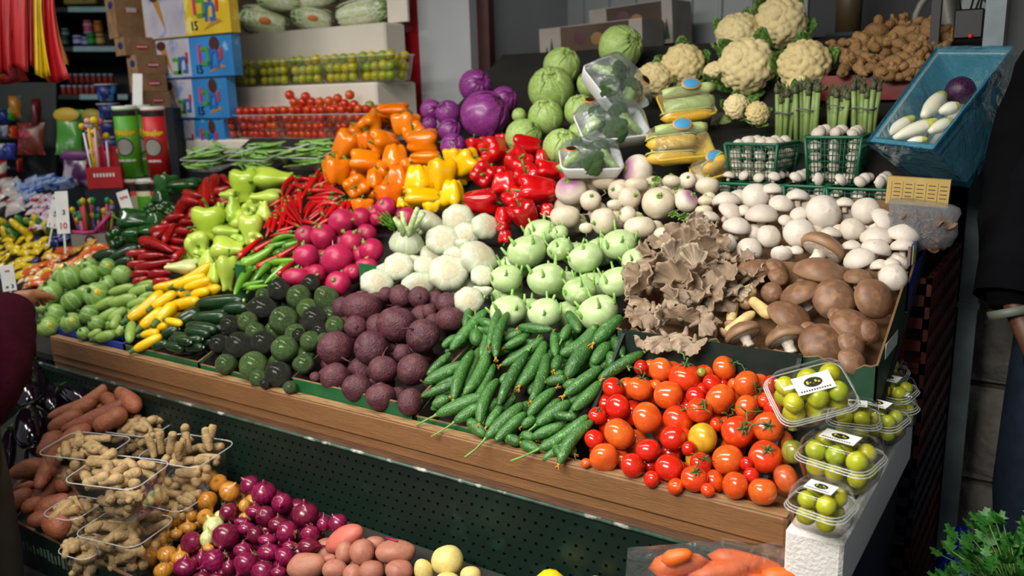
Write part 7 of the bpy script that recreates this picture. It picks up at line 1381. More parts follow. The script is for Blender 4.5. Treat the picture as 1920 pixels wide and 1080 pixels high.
A, B = SP(96, -60), SP(245, 420); part('back_panel', G().box((A.x, .33, B.z), (B.x, .35, A.z)).mesh('back_panel', M_shf), root); part('upright', G().box((A.x - .02, .0, B.z), (A.x, .35, A.z)).mesh('upright', M_shf), root); part('upright', G().box((B.x, .0, B.z), (B.x + .02, .35, A.z)).mesh('upright', M_shf), root)
def jar(px, pyb, wpx, hpx, cb, cc, lb, grp, dy=.06, cat='jar', t=tS):
    p = P(px, pyb, t + dy); w = wpx * sc_ / 2; h = hpx * sc_; o = obj('jar', G().lathe([(0, 0), (0, w * .95), (.03 * h, w), (h * .72, w), (h * .78, w * .85), (h * .78, 0)], 14).mesh('jar', flat('jar_' + cb, cb)), upr(p)); part('lid', G().lathe([(h * .78, w * .8), (h * .79, w * .9), (h, w * .9), (h, 0)], 14).mesh('lid', flat('lid_' + cc, cc)), o); part('label', G().lathe([(h * .15, w * 1.012), (h * .6, w * 1.012)], 14).mesh('label', flat('labl_' + cc, cc)), o) if cat == 'jar' else None; tag(o, lb, cat, grp); return o
for x, y, w, h, cb, cc, lb in [(123, 85, 16, 16, '0f3a2a', '2a5a48', 'dark green tub at the left of the middle shelf'), (124, 68, 15, 14, '12382c', '64807a', 'dark green tub stacked on the first one'), (147, 84, 17, 17, '15207a', 'b0b8d8', 'blue tub on the middle shelf, pale lid'), (162, 85, 15, 15, '1c249a', 'a0a8d0', 'second blue tub, right of the first'), (173, 84, 17, 19, '0f6a20', '20a040', 'green tub on the middle shelf'), (167, 63, 17, 24, 'b8a0a8', 'b04868', 'white and pink tub standing on the green and blue tubs'), (186, 62, 16, 22, '9a5a14', 'b86a1c', 'orange tub high on the middle shelf'), (190, 84, 16, 20, '8a4c1c', 'c8a858', 'brown-orange tub beside the kraft boxes')]: jar(x, y, w, h, cb, cc, lb, 'tubs on the middle shop shelf')
for r_ in range(2):
    for i in range(8):
        o = jar(133 + i * 11 - r_ * 12, 160 + r_ * 22 - 3, 9.5, 19, '8c241c', '9cb0c0', '%s red bottle with pale cap, %s row on the lower shop shelf' % (['leftmost', 'second', 'third', 'fourth', 'fifth', 'sixth', 'seventh', 'rightmost'][i], ['rear', 'front'][r_]), 'red bottles on the lower shop shelf', .2 - r_ * .15, 'bottle')
p = P(150, 8, tS); o = obj('yellow_pack', G().box((-.09, 0, -.0), (.09, .08, .07), bev=.006).mesh('yellow_pack', flat('pack_mustard', '8a7a14')), upr(p, YAW)); tag(o, 'mustard yellow pack on the top shop shelf', 'pack'); part('print', G().lathe([(0, 1), (.01, 0)], 12).mesh('print', flat('pack_brown', '7a2c1c')), o, TRS((.03, -.001, .035), Matrix.Rotation(PI / 2, 3, 'X'), .02))
# --- display rack with packs at the far left
rk = empty_thing('sweet_rack', facing(P(45, 330, 4.2)), 'dark hanging rack of sweet packs at the far left', 'rack')
def RP(px, py, dy=0.0): q = rk.matrix_basis.inverted() @ P(px, py, 4.2); return Vector((q.x, q.y + dy, q.z))
A, B = RP(-30, 150), RP(95, 345); part('back_panel', G().box((A.x, .05, B.z), (B.x, .07, A.z)).mesh('back_panel', M_shf), rk)
for y in (232, 262, 296, 322): q = RP(-30, y); part('rack_shelf', G().box((q.x, -.1, q.z), (RP(40, y).x, .05, q.z + .012)).mesh('rack_shelf', flat('rack_grey', '5a6068')), rk)
PKS = [(28, 200, 22, 40, 'a87018', '505468', 'orange topped blister pack hanging on the rack'), (58, 260, 48, 60, '6a2c14', 'b83c5c', 'brown sweet pack with pink and yellow picture'), (68, 215, 16, 60, '5c1014', '3a0c10', 'dark red hanging pack'), (8, 218, 20, 26, '181c70', '2ca02c', 'dark blue pack on the left rack shelf'), (22, 214, 10, 24, '2c9c1c', '68c83c', 'bright green pack on the rack'), (6, 248, 18, 26, '4a4c68', 'a0a4b4', 'grey pack on the rack'), (26, 248, 12, 24, 'b83c10', 'd86020', 'orange pack on the rack'), (4, 285, 16, 32, '3c4c90', 'c0c4d0', 'white and blue carton at the left edge of the rack'), (21, 284, 16, 30, '30409a', 'a8b4d8', 'second white and blue carton on the rack'), (5, 318, 14, 34, 'b03018', 'd8d0c8', 'red pack low on the rack'), (38, 310, 8, 26, 'a02420', 'c8a0a0', 'narrow red pack low on the rack')]
for x, y, w, h, c1, c2, lb in PKS:
    p = P(x, y, 4.1); W, H = w * 4.1 / F, h * 4.1 / F; o = obj('sweet_pack', pill(H, W, .05).mesh('sweet_pack', mat('pk_' + c1, [c1], .35, nscale=30, namt=.35, spots=(c2, 18, .55, .06))), TRS(p, Matrix((UP, RIGHT, -FWD)).transposed())); tag(o, lb, 'sweet pack', 'packs on the far left rack')
def bag(name, px0, py0, px1, py1, t, c1, c2, c3, lb, cat='bag of sweets', grp=None):
    p = P((px0 + px1) / 2, (py0 + py1) / 2, t); W, H = (px1 - px0) * t / F, (py1 - py0) * t / F; o = obj(name, pill(H, W, .06, 12).mesh(name, mat('bg_' + c1 + c2, [c1], .3, nscale=12, namt=.25, spots=(c2, 14, .52, .08), coat=.3)), TRS(p, Matrix((UP, -RIGHT, FWD)).transposed() @ Matrix.Rotation(PI, 3, 'X') if False else Matrix((UP, RIGHT, -FWD)).transposed()))
    part('printed_header', G().lathe([(0, 1), (.06, .9), (.06, 0)], 18).mesh('printed_header', flat('hd_' + c3, c3)), o, TRS((H * .36, 0, -.03 + .005 if False else .03), Matrix.Rotation(0, 3, 'Z'), (H * .16, W * .5, .06)), 'bright printed header'); tag(o, lb, cat, grp); return o
bag('sweet_bag', 106, 206, 154, 290, 4.0, '4f9a34', 'b8c4bc', 'b89a1c', 'green printed bag of sweets with yellow header, below the shop shelf', grp='green sweet bags'); bag('sweet_bag', 156, 208, 196, 288, 4.1, '3c7c2e', 'a0b0a0', '9a8a24', 'second green bag of sweets, partly behind the blue tubs', grp='green sweet bags')
bag('sweet_bag', 118, 284, 172, 350, 3.8, '4a1c50', 'a89aa8', '5a2460', 'purple bag of sweets below the green bag')
p = P(140, 352, 4.15); o = obj('shop_counter', G().box((-.55, -.12, 0), (.35, .25, p.z)).mesh('shop_counter', M_side), upr(Vector((p.x, p.y, 0)), YAW)); tag(o, 'dark counter below the green and purple bags of sweets', 'counter')
for i, (y0, y1, x) in enumerate([(158, 190, 203), (194, 222, 206), (226, 252, 209), (256, 284, 212)]):
    t = 4.0; p = P(x, y1, t); w, h = 19 * t / F, (y1 - y0) * t / F; o = obj('blue_tub', G().lathe([(0, 0), (0, w * .85), (h * .92, w), (h * .92, 0)], 18).mesh('blue_tub', mat('tub_blue_print', ['16266c'], .4, nscale=10, spots=('4a8cc8', 22, .56, .06))), upr(p)); part('lid', G().lathe([(h * .92, w * 1.08), (h * .99, w * 1.1), (h * .99, 0)], 18).mesh('lid', flat('lid_silver', 'b0a8a0')), o); tag(o, 'blue printed tub with pale lid, %s of the stack of four' % ['topmost', 'second from top', 'third from top', 'lowest'][i], 'tub', 'stacked blue tubs')
p = P(212, 322, 4.02); o = obj('tub_stand', G().box((-.06, -.05, -.5), (.06, .09, .085)).mesh('tub_stand', M_side), upr(p, YAW)); tag(o, 'dark block under the stacked blue tubs', 'stand')
# --- kraft boxes
M_kr2 = mat('kraft_box', ['a8845c'], .75, nscale=20, namt=.12, stripes=('7c5c3c', 13, .35)); M_pil = flat('box_label_red', 'a01c30'); M_lgb = flat('box_logo_blue', '24387c'); M_wht = flat('print_white_plain', 'dcd8d4')
KB = [(-40, 70, 222, 3.80, .125, .215), (70, 103, 236, 3.74, .13, .07), (103, 138, 259, 3.72, .125, .075), (139, 172, 262, 3.70, .12, .072), (173, 203, 270, 3.68, .115, .07)]
for i, (y0, y1, xe, t, w, h) in enumerate(KB):
    p = P(xe, y1, t); H = (y1 - y0) * t / F * .985; yw = YAW + .72; root = obj('kraft_box', G().box((0, 0, 0), (w, w, H)).mesh('kraft_box', M_kr2), upr(p, yw))
    g = G(); g.lathe([(0, 1), (.02, .9), (.02, 0)], 14); part('red_label', g.mesh('red_label', M_pil), root, TRS((w * .55, -.0005, H * .45), Matrix.Rotation(PI / 2, 3, 'X'), (w * .24, .012, .05))); part('blue_logo', g.mesh('blue_logo', M_lgb), root, TRS((-.0005, w * .45, H * .55), Matrix.Rotation(-PI / 2, 3, 'Y'), (.016, w * .26, .05)))
    g = G(); [g.box((w * .38 + q * w * .06, -.0026, H * .42), (w * .42 + q * w * .06, -.002, H * .50)) for q in range(6)]; part('white_lettering', g.mesh('white_lettering', M_wht), root)
    tag(root, ['tall kraft box on top of the stack, cut off by the top edge', 'kraft box second from the top, turned to the left', 'kraft box third from the top', 'kraft box fourth from the top behind the white strip', 'lowest kraft box just above the tall tube lids'][i], 'box', 'kraft boxes stacked above the tubes')
p = P(258, 201, 3.60); o = obj('white_strip', G().box((-.02, -.002, 0), (.02, 0, .14)).mesh('white_strip', M_lab), facing(p, 1, .05)); tag(o, 'blank whitish tall strip in front of the kraft boxes', 'price tag')
o = obj('kraft_stand', G().box((-.15, .02, -1.5), (.12, .2, 0)).mesh('kraft_stand', M_side), upr(P(268, 204, 3.72), YAW)); tag(o, 'dark stand hidden behind the tubes under the kraft boxes', 'stand')
# --- ice-cream cone cartons
M_bl1 = mat('carton_sky_blue', ['2f86cc'], .3, nscale=6, namt=.2, spots=('8cc4e8', 8, .6, .05), coat=.3); M_ye1 = mat('carton_bright_yellow', ['e0bc1c'], .3, nscale=6, namt=.15, spots=('f0dc6a', 8, .6, .05), coat=.3); M_pan = mat('carton_white_panel', ['c0bcc8'], .3, nscale=10, namt=.2, spots=('8a9ccc', 12, .58, .06), coat=.3)
M_pk, M_grn, M_blu, M_rdd, M_cone, M_choc = flat('letter_pink', 'd8286c'), flat('letter_green', '4c9c1c'), flat('letter_blue', '2464b8'), flat('letter_red', 'd03020'), flat('cone_tan', 'b08038'), flat('choc_brown', '4c2418')
ICE = [((274, 75), (434, 57), 92, M_ye1, 'yellow cone carton on top, cut off by the top edge'), ((288, 149), (440, 141), 74, M_bl1, 'sky-blue cone carton second from top'), ((306, 224), (431, 218), 72, M_bl1, 'sky-blue cone carton third from top'), ((320, 297), (425, 290), 70, M_bl1, 'lowest sky-blue cone carton behind the bean trays')]
for i, (bl, br, hpx, m_, lb) in enumerate(ICE):
    Yb = 2.415 + .012 * i; A, B = atY(*bl, Yb), atY(*br, Yb); w = B.x - A.x; t = proj(A)[2]; H = hpx * t / F * .99
    if i: H = min(H, prevz - min(A.z, B.z) - .002)
    zb = min(A.z, B.z) if i == 0 else prevz - H - .001; prevz = zb; x0 = A.x
    root = obj('cone_carton', G().box((0, 0, 0), (w, .045, H)).mesh('cone_carton', m_), Matrix.Translation((x0, Yb, zb))); pp = lambda nm, g, mm, l=None: part(nm, g.mesh(nm, mm), root, None, l)
    pp('side_picture', G().box((.004, -.0008, .004), (w * .5, 0, H - .004)), M_pan, 'pale picture panel with cones')
    f = 1.0 if i < 2 else .92
    g = G(); g.add([(w * .10, -.0016, H * .86), (w * .2, -.0016, H * .80), (w * .27, -.0016, H * .08)], [(0, 2, 1)]); g.add([(w * .7, -.0016, H * .08), (w * .84, -.0016, H * .3), (w * .92, -.0016, H * .22)], [(0, 2, 1)]); pp('cone_picture', g, M_cone)
    g = G(); g.lathe([(0, 1), (.02, 0)], 12, None, 0, TRS((w * .15, -.0018, H * .82), Matrix.Rotation(PI / 2, 3, 'X'), (w * .06, H * .12, .02))); g.lathe([(0, 1), (.02, 0)], 12, None, 0, TRS((w * .8, -.0018, H * .78), Matrix.Rotation(PI / 2, 3, 'X'), (w * .06, H * .18, .02))); pp('chocolate_picture', g, M_choc)
    fs = .12 if i < 2 else .1
    for ch, xx, zz, mm in (('\u05d5', .62, .56, M_pk), ('\u05d1', .695, .50, M_grn), ('\u05de', .79, .42, M_blu), ('\u05d9', .87, .46, M_rdd)):
        part('letter', text_mesh(ch, fs, mm, .0008, 'CENTER', .003), root, TRS((w * xx, -.003, H * zz), Matrix.Rotation(PI / 2, 3, 'X')))
    if i >= 1:
        for ch, xx, zz, mm in (('\u05d1', .33, .3, M_grn), ('\u05de', .41, .32, M_blu), ('\u05d9', .46, .42, M_rdd)): part('letter', text_mesh(ch, fs * .9, mm, .0008, 'CENTER', .003), root, TRS((w * xx, -.003, H * zz), Matrix.Rotation(PI / 2, 3, 'X')))
    part('number', text_mesh('15', .05, M_lab2, .0008, 'CENTER', .001), root, TRS((w * .6, -.003, H * .17), Matrix.Rotation(PI / 2, 3, 'X')))
    tag(root, lb, 'carton', 'ice-cream cone cartons stacked behind the beans')
o = obj('carton_stand', G().box((-3.45, 2.40, 0), (-2.98, 2.44, prevz - .002)).mesh('carton_stand', M_side)); tag(o, 'dark stand under the stacked cone cartons', 'stand')
# --- tall snack tubes
M_gt, M_rt, M_lidw, M_cy = flat('tube_green', '4fa01c'), flat('tube_red', 'b8181c'), flat('tube_lid_white', 'c8ccc4'), flat('tube_cream', 'b8b48c')
def tube_can(px, pyb, t, hpx, m_, word, lb):
    p = P(px, pyb, t); R = 20.5 * t / F; H = hpx * t / F; o = obj('snack_tube', G().lathe([(0, 0), (0, R), (H, R), (H, 0)], 28).mesh('snack_tube', m_), upr(p, YAW)); f = lambda z, h, a0, a1, nm, mm, k=1.01: part(nm, G().grid(lambda u, v: Vector((R * k * math.sin(a0 + (a1 - a0) * u), -R * k * math.cos(a0 + (a1 - a0) * u), z + h * v)), 12, 2).mesh(nm, mm), o)
    part('lid', G().lathe([(H - .001, R * 1.04), (H + .012, R * 1.04), (H + .012, 0)], 28).mesh('lid', M_lidw), o); f(H * .9, H * .08, -1.5, 1.5, 'top_band', M_lab2)
    def curved(me_src, z, nm, mm):
        me = me_src.copy(); [setattr(v, 'co', Vector((R * 1.025 * math.sin(v.co.x / R), -(R * 1.025 + v.co.z) * math.cos(v.co.x / R), z + v.co.y))) for v in me.vertices]; return part(nm, me, o)
    curved(text_mesh(word, .029, flat('tube_word_yellow', 'd8b010'), .0006, 'CENTER', .0018), H * .66, 'brand_lettering', None)
    g = G(); g.grid(lambda u, v: Vector((R * 1.012 * math.sin(R and (u - .5) * 1.9), -R * 1.012 * math.cos((u - .5) * 1.9), H * .45 + (v - .5) * H * .26)), 12, 2); 
    disc = lambda rr_, k, nm, mm: part(nm, G().grid(lambda u, v: (lambda x, z: Vector((R * k * math.sin(x / R), -R * k * math.cos(x / R), H * .45 + z)))(rr_ * v * math.cos(u * 2 * PI), rr_ * v * math.sin(u * 2 * PI)), 24, 4).mesh(nm, mm), o)
    disc(R * .82, 1.012, 'emblem_ring', M_lab2); disc(R * .7, 1.018, 'emblem', flat('emblem_grey', '8c8c84'))
    curved(text_mesh('ORIGINAL' if m_ is M_rt else 'SOUR CREAM', .012, M_wht, .0004, 'CENTER', .0004), H * .25, 'flavour_lettering', None); tag(o, lb, 'snack tube', 'tall snack tubes'); return p.z
zt = [tube_can(249, 331, 3.42, 124, M_gt, 'Pringles', 'green snack tube standing at the left'), tube_can(274, 327, 3.48, 122, M_gt, 'Pringles', 'green snack tube in the middle, partly behind the red one'), tube_can(301, 332, 3.40, 124, M_rt, 'Pringles', 'red snack tube standing at the right beside the beans')]
for x, m_, lb in ((247, M_rt, 'lower red snack tube under the left green one, behind price tag'), (272, M_cy, 'lower cream snack tube in the middle'), (297, M_rt, 'lower red snack tube under the upper red one')):
    p = P(x, 333, 3.43); t_ = 3.43; R = 20.5 * t_ / F; o = obj('snack_tube', G().lathe([(-.24, 0), (-.24, R), (-.014, R), (-.014, 0)], 28).mesh('snack_tube', m_), upr(p, YAW)); part('lid', G().lathe([(-.014, R * 1.04), (-.002, R * 1.04), (-.002, 0)], 28).mesh('lid', M_lidw), o); part('top_band', G().lathe([(-.05, R * 1.01), (-.02, R * 1.01)], 28).mesh('top_band', M_lab2), o); part('label_panel', G().grid(lambda u, v: Vector((R * 1.012 * math.sin((u - .5) * 1.5), -R * 1.012 * math.cos((u - .5) * 1.5), -.2 + .13 * v)), 8, 2).mesh('label_panel', M_cy if m_ is not M_cy else M_gt), o); tag(o, lb, 'snack tube', 'tall snack tubes')
pz = P(272, 333, 3.43); o = obj('tube_counter', G().box((pz.x - .12, pz.y - .10, 0), (pz.x + .14, pz.y + .16, pz.z - .242)).mesh('tube_counter', M_side)); tag(o, 'dark counter block under the snack tubes', 'counter')
# --- red box of toy lollies
c = P(205, 352, 3.4); w, H = 62 * 3.4 / F, 40 * 3.4 / F; M_rbx = flat('red_card', 'b01820'); root = empty_thing('lolly_box', upr(c, YAW + .1), 'red open card box of toy lollies left of the snack tubes', 'box'); hw = w / 2
part('front_wall', G().box((-hw, -hw * .6, 0), (hw, -hw * .6 + .003, H)).mesh('front_wall', M_rbx), root); part('side_wall', G().add([(-hw, -hw * .6, 0), (-hw, hw * .6, 0), (-hw, hw * .6, H * 1.9), (-hw, -hw * .6, H)], [(0, 1, 2, 3)]).mesh('side_wall', M_rbx), root); part('side_wall', G().add([(hw, -hw * .6, 0), (hw, hw * .6, 0), (hw, hw * .6, H * 1.9), (hw, -hw * .6, H)], [(3, 2, 1, 0)]).mesh('side_wall', M_rbx), root); part('back_wall', G().box((-hw, hw * .6, 0), (hw, hw * .6 + .003, H * 1.9)).mesh('back_wall', M_rbx), root); part('bottom', G().box((-hw, -hw * .6, 0), (hw, hw * .6, .003)).mesh('bottom', M_rbx), root)
g = G(); [g.box((-hw * .6 + q * .012, -hw * .6 - .001, H * .55), (-hw * .6 + q * .012 + .007, -hw * .6 - .0002, H * .72)) for q in range(7)]; part('white_print', g.mesh('white_print', M_wht), root)
LC = ['d85a94', 'e0c020', 'd8d4dc', 'c01c5c', 'e0a8b8', 'd8b818']
for k in range(16):
    x, y = rs.uniform(-.85, .85) * hw, rs.uniform(-.4, .45) * hw; h = rs.uniform(1.6, 3.1) * H; p = root.matrix_basis @ Vector((x, y, .004)); tl = Vector((rs.uniform(-.25, .25), rs.uniform(-.1, .1), 1)); cc = LC[k % 6]
    o = obj('toy_lolly', G().tube([(0, 0, 0), tl * h * .9], .0045, 6).mesh('toy_lolly', flat('lolly_stick_' + LC[(k + 3) % 6], LC[(k + 3) % 6])), Matrix.Translation(p)); part('head', G().lathe(sph(8), 10, lambda z, a, r: (r * (1 + .12 * math.cos(5 * a)), z), 0, TRS(tl * h, None, rs.uniform(.011, .017))).mesh('head', flat('lolly_' + cc, cc)), o); member('red lolly box', o, {'d85a94': 'pink', 'e0c020': 'yellow', 'd8d4dc': 'white', 'c01c5c': 'magenta', 'e0a8b8': 'pale pink', 'd8b818': 'golden'}[cc] + ' toy lolly', p + tl * h, 7, 'lolly')
o = obj('lolly_stand', G().box((-.08, -.04, -.9), (.08, .06, -.002)).mesh('lolly_stand', M_side), upr(c, YAW + .1)); tag(o, 'dark stand under the red lolly box', 'stand')
# --- sweets spread on the left end of the table
M_yw = mat('yellow_wrapper', ['d8b80a', 'e0c418', 'caa808'], .3, nscale=40, namt=.25, coat=.3); M_nw = mat('navy_wrapper', ['12145a', '181c70'], .3, nscale=40, namt=.2, coat=.3); M_ow2 = mat('orange_wrapper', ['d8761c', 'd85a14', 'c84c10'], .28, nscale=40, namt=.2, spots=('e8d8b0', 30, .55, .06), coat=.4); M_yo = mat('golden_wrapper', ['e0ac2c', 'd89c30'], .28, nscale=40, namt=.2, spots=('e8dcc0', 34, .56, .06), coat=.4)
M_gy = mat('green_wrapper', ['1c6a34', '2a7a3a'], .35, nscale=30, namt=.2, spots=('c8b41c', 26, .55, .05)); M_pw = mat('pink_white_wrapper', ['c8b4c0', 'd0c4cc'], .35, nscale=40, namt=.2, spots=('c02c58', 34, .56, .05), coat=.3); M_wb = mat('clear_sweet_bag', ['c8c0bc'], .3, nscale=30, namt=.3, spots=('b84438', 24, .58, .06), coat=.4); M_bw = mat('blue_white_wrapper', ['8ca4cc', 'a8b8d4'], .3, nscale=30, namt=.2, spots=('2458b0', 26, .52, .05), coat=.4)
def scatter(name, me_fn, pts, pile, look, cat, off=.0, yawr=1.5, tilt=.35):
    for k, (x, y, ang) in enumerate(pts):
        p = on(x, y, off); p.z += rs.uniform(0, .006); zd = (NRM + Vector((rs.uniform(-tilt, tilt), rs.uniform(-tilt, tilt), 0))).normalized(); R = frame(zd, RIGHT) @ Matrix.Rotation(ang, 3, 'Z'); o = obj(name, me_fn(k), TRS(p, R)); member(pile, o, look(k) if callable(look) else look, p, 9, cat)
ypts = [(x + rs.uniform(-6, 6), y + rs.uniform(-4, 4), rs.uniform(-1.2, 1.2)) for y in range(452, 532, 12) for x in range(0, 102 if y < 486 else (70 if y < 505 else 42), 17)]
scatter('wrapped_sweet', lambda k: tmpl(('pill_y', k % 9 == 4), lambda: pill(.05, .034, .022), M_nw if k % 9 == 4 else M_yw), ypts, 'yellow sweets heap', lambda k: 'navy wrapped sweet' if k % 9 == 4 else 'yellow wrapped sweet', 'sweet', -.045)
scatter('wrapped_sweet', lambda k: tmpl(('pill_n', 1), lambda: pill(.055, .04, .03), M_nw), [(112, 446, .2), (122, 450, .5), (105, 455, -.3)], 'navy sweets under the price tag', 'navy wrapped sweet', 'sweet', -.04)
obars = [(165, 462, -.15), (188, 465, -.1), (120, 470, -.1), (140, 474, -.2), (158, 480, .9), (172, 478, 1.1), (100, 484, -.25), (118, 487, -.3), (140, 492, .7), (156, 490, 1.0), (92, 497, -.3), (112, 503, 0), (128, 500, .4), (70, 503, -.1), (58, 512, -.2), (86, 512, .1), (96, 518, 0), (52, 522, .1), (72, 524, .2), (60, 533, -.1), (82, 533, .0), (112, 515, .3), (145, 503, .8), (165, 495, .9)]
scatter('snack_bar', lambda k: tmpl(('pill_o', k % 3), lambda: pill(.085, .032, .024), [M_yo, M_ow2, M_ow2][k % 3]), obars, 'orange snack bar heap', lambda k: ['golden wrapped snack bar', 'orange wrapped snack bar', 'orange wrapped snack bar'][k % 3], 'snack bar', -.04)
def lol(k): return tmpl(('glolly', k % 2), lambda: G().lathe([(-.03, 0), (-.03, .012), (-.01, .016), (.01, .016), (.03, .008), (.034, 0)], 12), M_gy if k % 2 else M_yw)
scatter('chew_lolly', lol, [(8, 420, .4), (18, 428, 1.0), (30, 424, .6), (40, 416, .8), (38, 430, 2), (58, 420, .2), (66, 428, 1.1), (76, 424, .5), (88, 428, 1.4), (98, 432, .3), (10, 440, 1.6), (24, 442, .8), (50, 438, .9), (104, 428, 1.9), (70, 414, 1.2)], 'green lolly heap', lambda k: 'green twist lolly' if k % 2 else 'yellow twist lolly', 'lolly', -.03)
scatter('sweet_bag', lambda k: tmpl(('wbag', 0), lambda: pill(.09, .07, .04), M_wb), [(4, 345, .2), (20, 352, .6), (34, 362, -.4), (8, 366, .9), (26, 376, .1), (42, 378, .5), (6, 388, -.2), (30, 392, .3)], 'clear sweet bag heap', 'clear bag of red and white sweets', 'bag of sweets', -.04)
scatter('sweet_box', lambda k: tmpl(('bwbox', 0), lambda: G().box((-.055, -.016, -.01), (.055, .016, .01), bev=.002), M_bw), [(36, 350, -1.0), (46, 356, -1.0), (56, 346, -1.0), (66, 340, -1.0), (74, 348, -1.0), (50, 368, -1.0), (62, 362, -1.0)], 'blue and white sweet box row', 'blue and white sweet box', 'sweet box', -.02, 0, .05)
scatter('sweet_box', lambda k: tmpl(('bybox', 0), lambda: G().box((-.04, -.015, -.02), (.04, .015, .02), bev=.002), M_bw), [(98, 346, -.1), (110, 346, -.1), (122, 346, -.1), (90, 338, -.1)], 'small blue box row', 'small blue sweet box', 'sweet box', -.02, 0, .05)
scatter('sweet_packet', lambda k: tmpl(('pwpk', 0), lambda: pill(.05, .035, .018), M_pw), [(54 + (i % 4) * 15 + (i // 4) * 3, 372 + (i // 4) * 13, .15) for i in range(20)], 'pink sweet packet tray', 'pink and white sweet packet', 'sweet packet', -.02, 0, .1)
# pink holder with pens
p = on(172, 432, -.02); M_pn = flat('holder_pink', 'c03c7c'); root = empty_thing('pen_holder', upr(p, YAW), 'pink pen holder full of toy pens behind the orange bars', 'holder'); s = proj(p)[2] / F
part('rim_front', G().tube([(-36 * s, 0, -2 * s), (-10 * s, -.01, -4 * s), (8 * s, -.01, -2 * s)], 3.5 * s, 8).mesh('rim_front', M_pn), root); part('rim_side', G().tube([(6 * s, -.01, -4 * s), (34 * s, .03, 30 * s)], 3.5 * s, 8).mesh('rim_side', M_pn), root); part('cup', G().lathe([(-32 * s, 26 * s), (-3 * s, 36 * s)], 20).mesh('cup', M_pn), root, TRS((-4 * s, 36 * s, 0)))
g = G().box((-38 * s, -.012, -34 * s), (28 * s, -.004, -6 * s)); lb_ = part('card_front', g.mesh('card_front', flat('holder_card', '8c8a80')), root); part('round_badge', G().lathe([(0, 1), (.02, .7), (.0, .7)], 18).mesh('round_badge', flat('badge_red', '8c1c24')), lb_, TRS((-2 * s, -.0125, -19 * s), Matrix.Rotation(PI / 2, 3, 'X'), 11 * s)); part('badge_centre', G().lathe([(0, 1), (.02, 0)], 14).mesh('badge_centre', M_wht), lb_, TRS((-2 * s, -.0125, -19 * s), Matrix.Rotation(PI / 2, 3, 'X'), 6 * s))
PC = ['c8304c', '24302c', 'd8a818', '2c5c94', 'c86488', '3c4a40', 'c84818', 'b83050', '1c5c3c']
for k in range(22):
    x = (-34 + 66 * (k + .5) / 22) * s; y = rs.uniform(.0, .06) + .01; h = rs.uniform(46, 82) * s; q = root.matrix_basis @ Vector((x * .8 - 2 * s, y, -28 * s)); tl = Vector((x * .5 / (40 * s) * .5 + rs.uniform(-.12, .12), 0, 1)).normalized(); tl = Matrix.Rotation(YAW, 3, 'Z') @ tl; cc = PC[k % 9]
    o = obj('toy_pen', G().tube([(0, 0, 0), tl * h], .0062, 8).mesh('toy_pen', flat('pen_' + cc, cc)), Matrix.Translation(q)); part('pen_top', G().lathe([(-.01, 0), (-.01, .008), (.008, .011), (.016, 0)], 8, None, 0, TRS(tl * h, frame(tl))).mesh('pen_top', flat('pen_top_%d' % (k % 3), ['d8b81c', '1c8c54', '6a74a8'][k % 3])), o); member('pink pen holder', o, {'c8304c': 'crimson', '24302c': 'blackish', 'd8a818': 'yellow', '2c5c94': 'blue', 'c86488': 'pink', '3c4a40': 'grey-green', 'c84818': 'orange', 'b83050': 'rose', '1c5c3c': 'green'}[cc] + ' toy pen', q + tl * h * .8, 7, 'pen')
# --- price tags
M_tag = flat('tag_card', 'dcdcd8'); M_tr, M_tk = flat('tag_red_ink', 'b81818'), flat('tag_black_ink', '1c1c20')
def price(c4, t, words, lb, lean=0.0):
    q = [P(x, y, t) for x, y in c4]; o0 = q[3]; xd = (q[2] - q[3]); yd = (q[0] - q[3]); w, h = xd.length, yd.length; mw = plane_xf(o0, xd, yd); o = obj('price_tag', G().box((0, 0, -.0015), (w, h, 0)).mesh('price_tag', M_tag), mw)
    for s_, fx, fy, sz, mm in words: part('lettering', text_mesh(s_, sz * h, mm, .0004, 'CENTER', .0006), o, TRS((w * fx, h * fy, .0008)))
    part('stake', G().box((w * .42, -.07, -.004), (w * .58, .01, -.0016)).mesh('stake', M_lidw), o); tag(o, lb, 'price tag', 'white price tags')
price([vp('b', 715, 420), vp('b', 835, 430), vp('b', 790, 885), vp('b', 645, 895)], 3.02, [('10', .5, .18, .2, M_tr), ('3', .62, .5, .16, M_tk)], 'white price tag with a red 10 standing in the sweets')
price([vp('b', 508, 490), vp('b', 622, 500), vp('b', 645, 835), vp('b', 520, 810)], 3.12, [('5', .6, .5, .28, M_tk), ('1', .25, .1, .12, M_tr), ('1', .7, .1, .12, M_tr)], 'white price tag with a black 5, behind the taller tag')
price([vp('c', 62, 590), vp('c', 195, 592), vp('c', 190, 862), vp('c', 35, 885)], 2.72, [('3', .75, .16, .2, M_tk), ("\u05d7\u05d9", .35, .15, .12, M_tk), ('\u05e8\u05d9\u05e8\u05d8', .5, .76, .09, M_tr)], 'white price tag with a black 3 at the far left by the hand')
price([vp('f', 695, 180), vp('f', 830, 190), vp('f', 790, 400), vp('f', 665, 440)], 3.2, [('\u05dc\u05e4\u05dc\u05e4', .5, .7, .16, M_tr)], 'white price tag with red word above the dark green peppers')
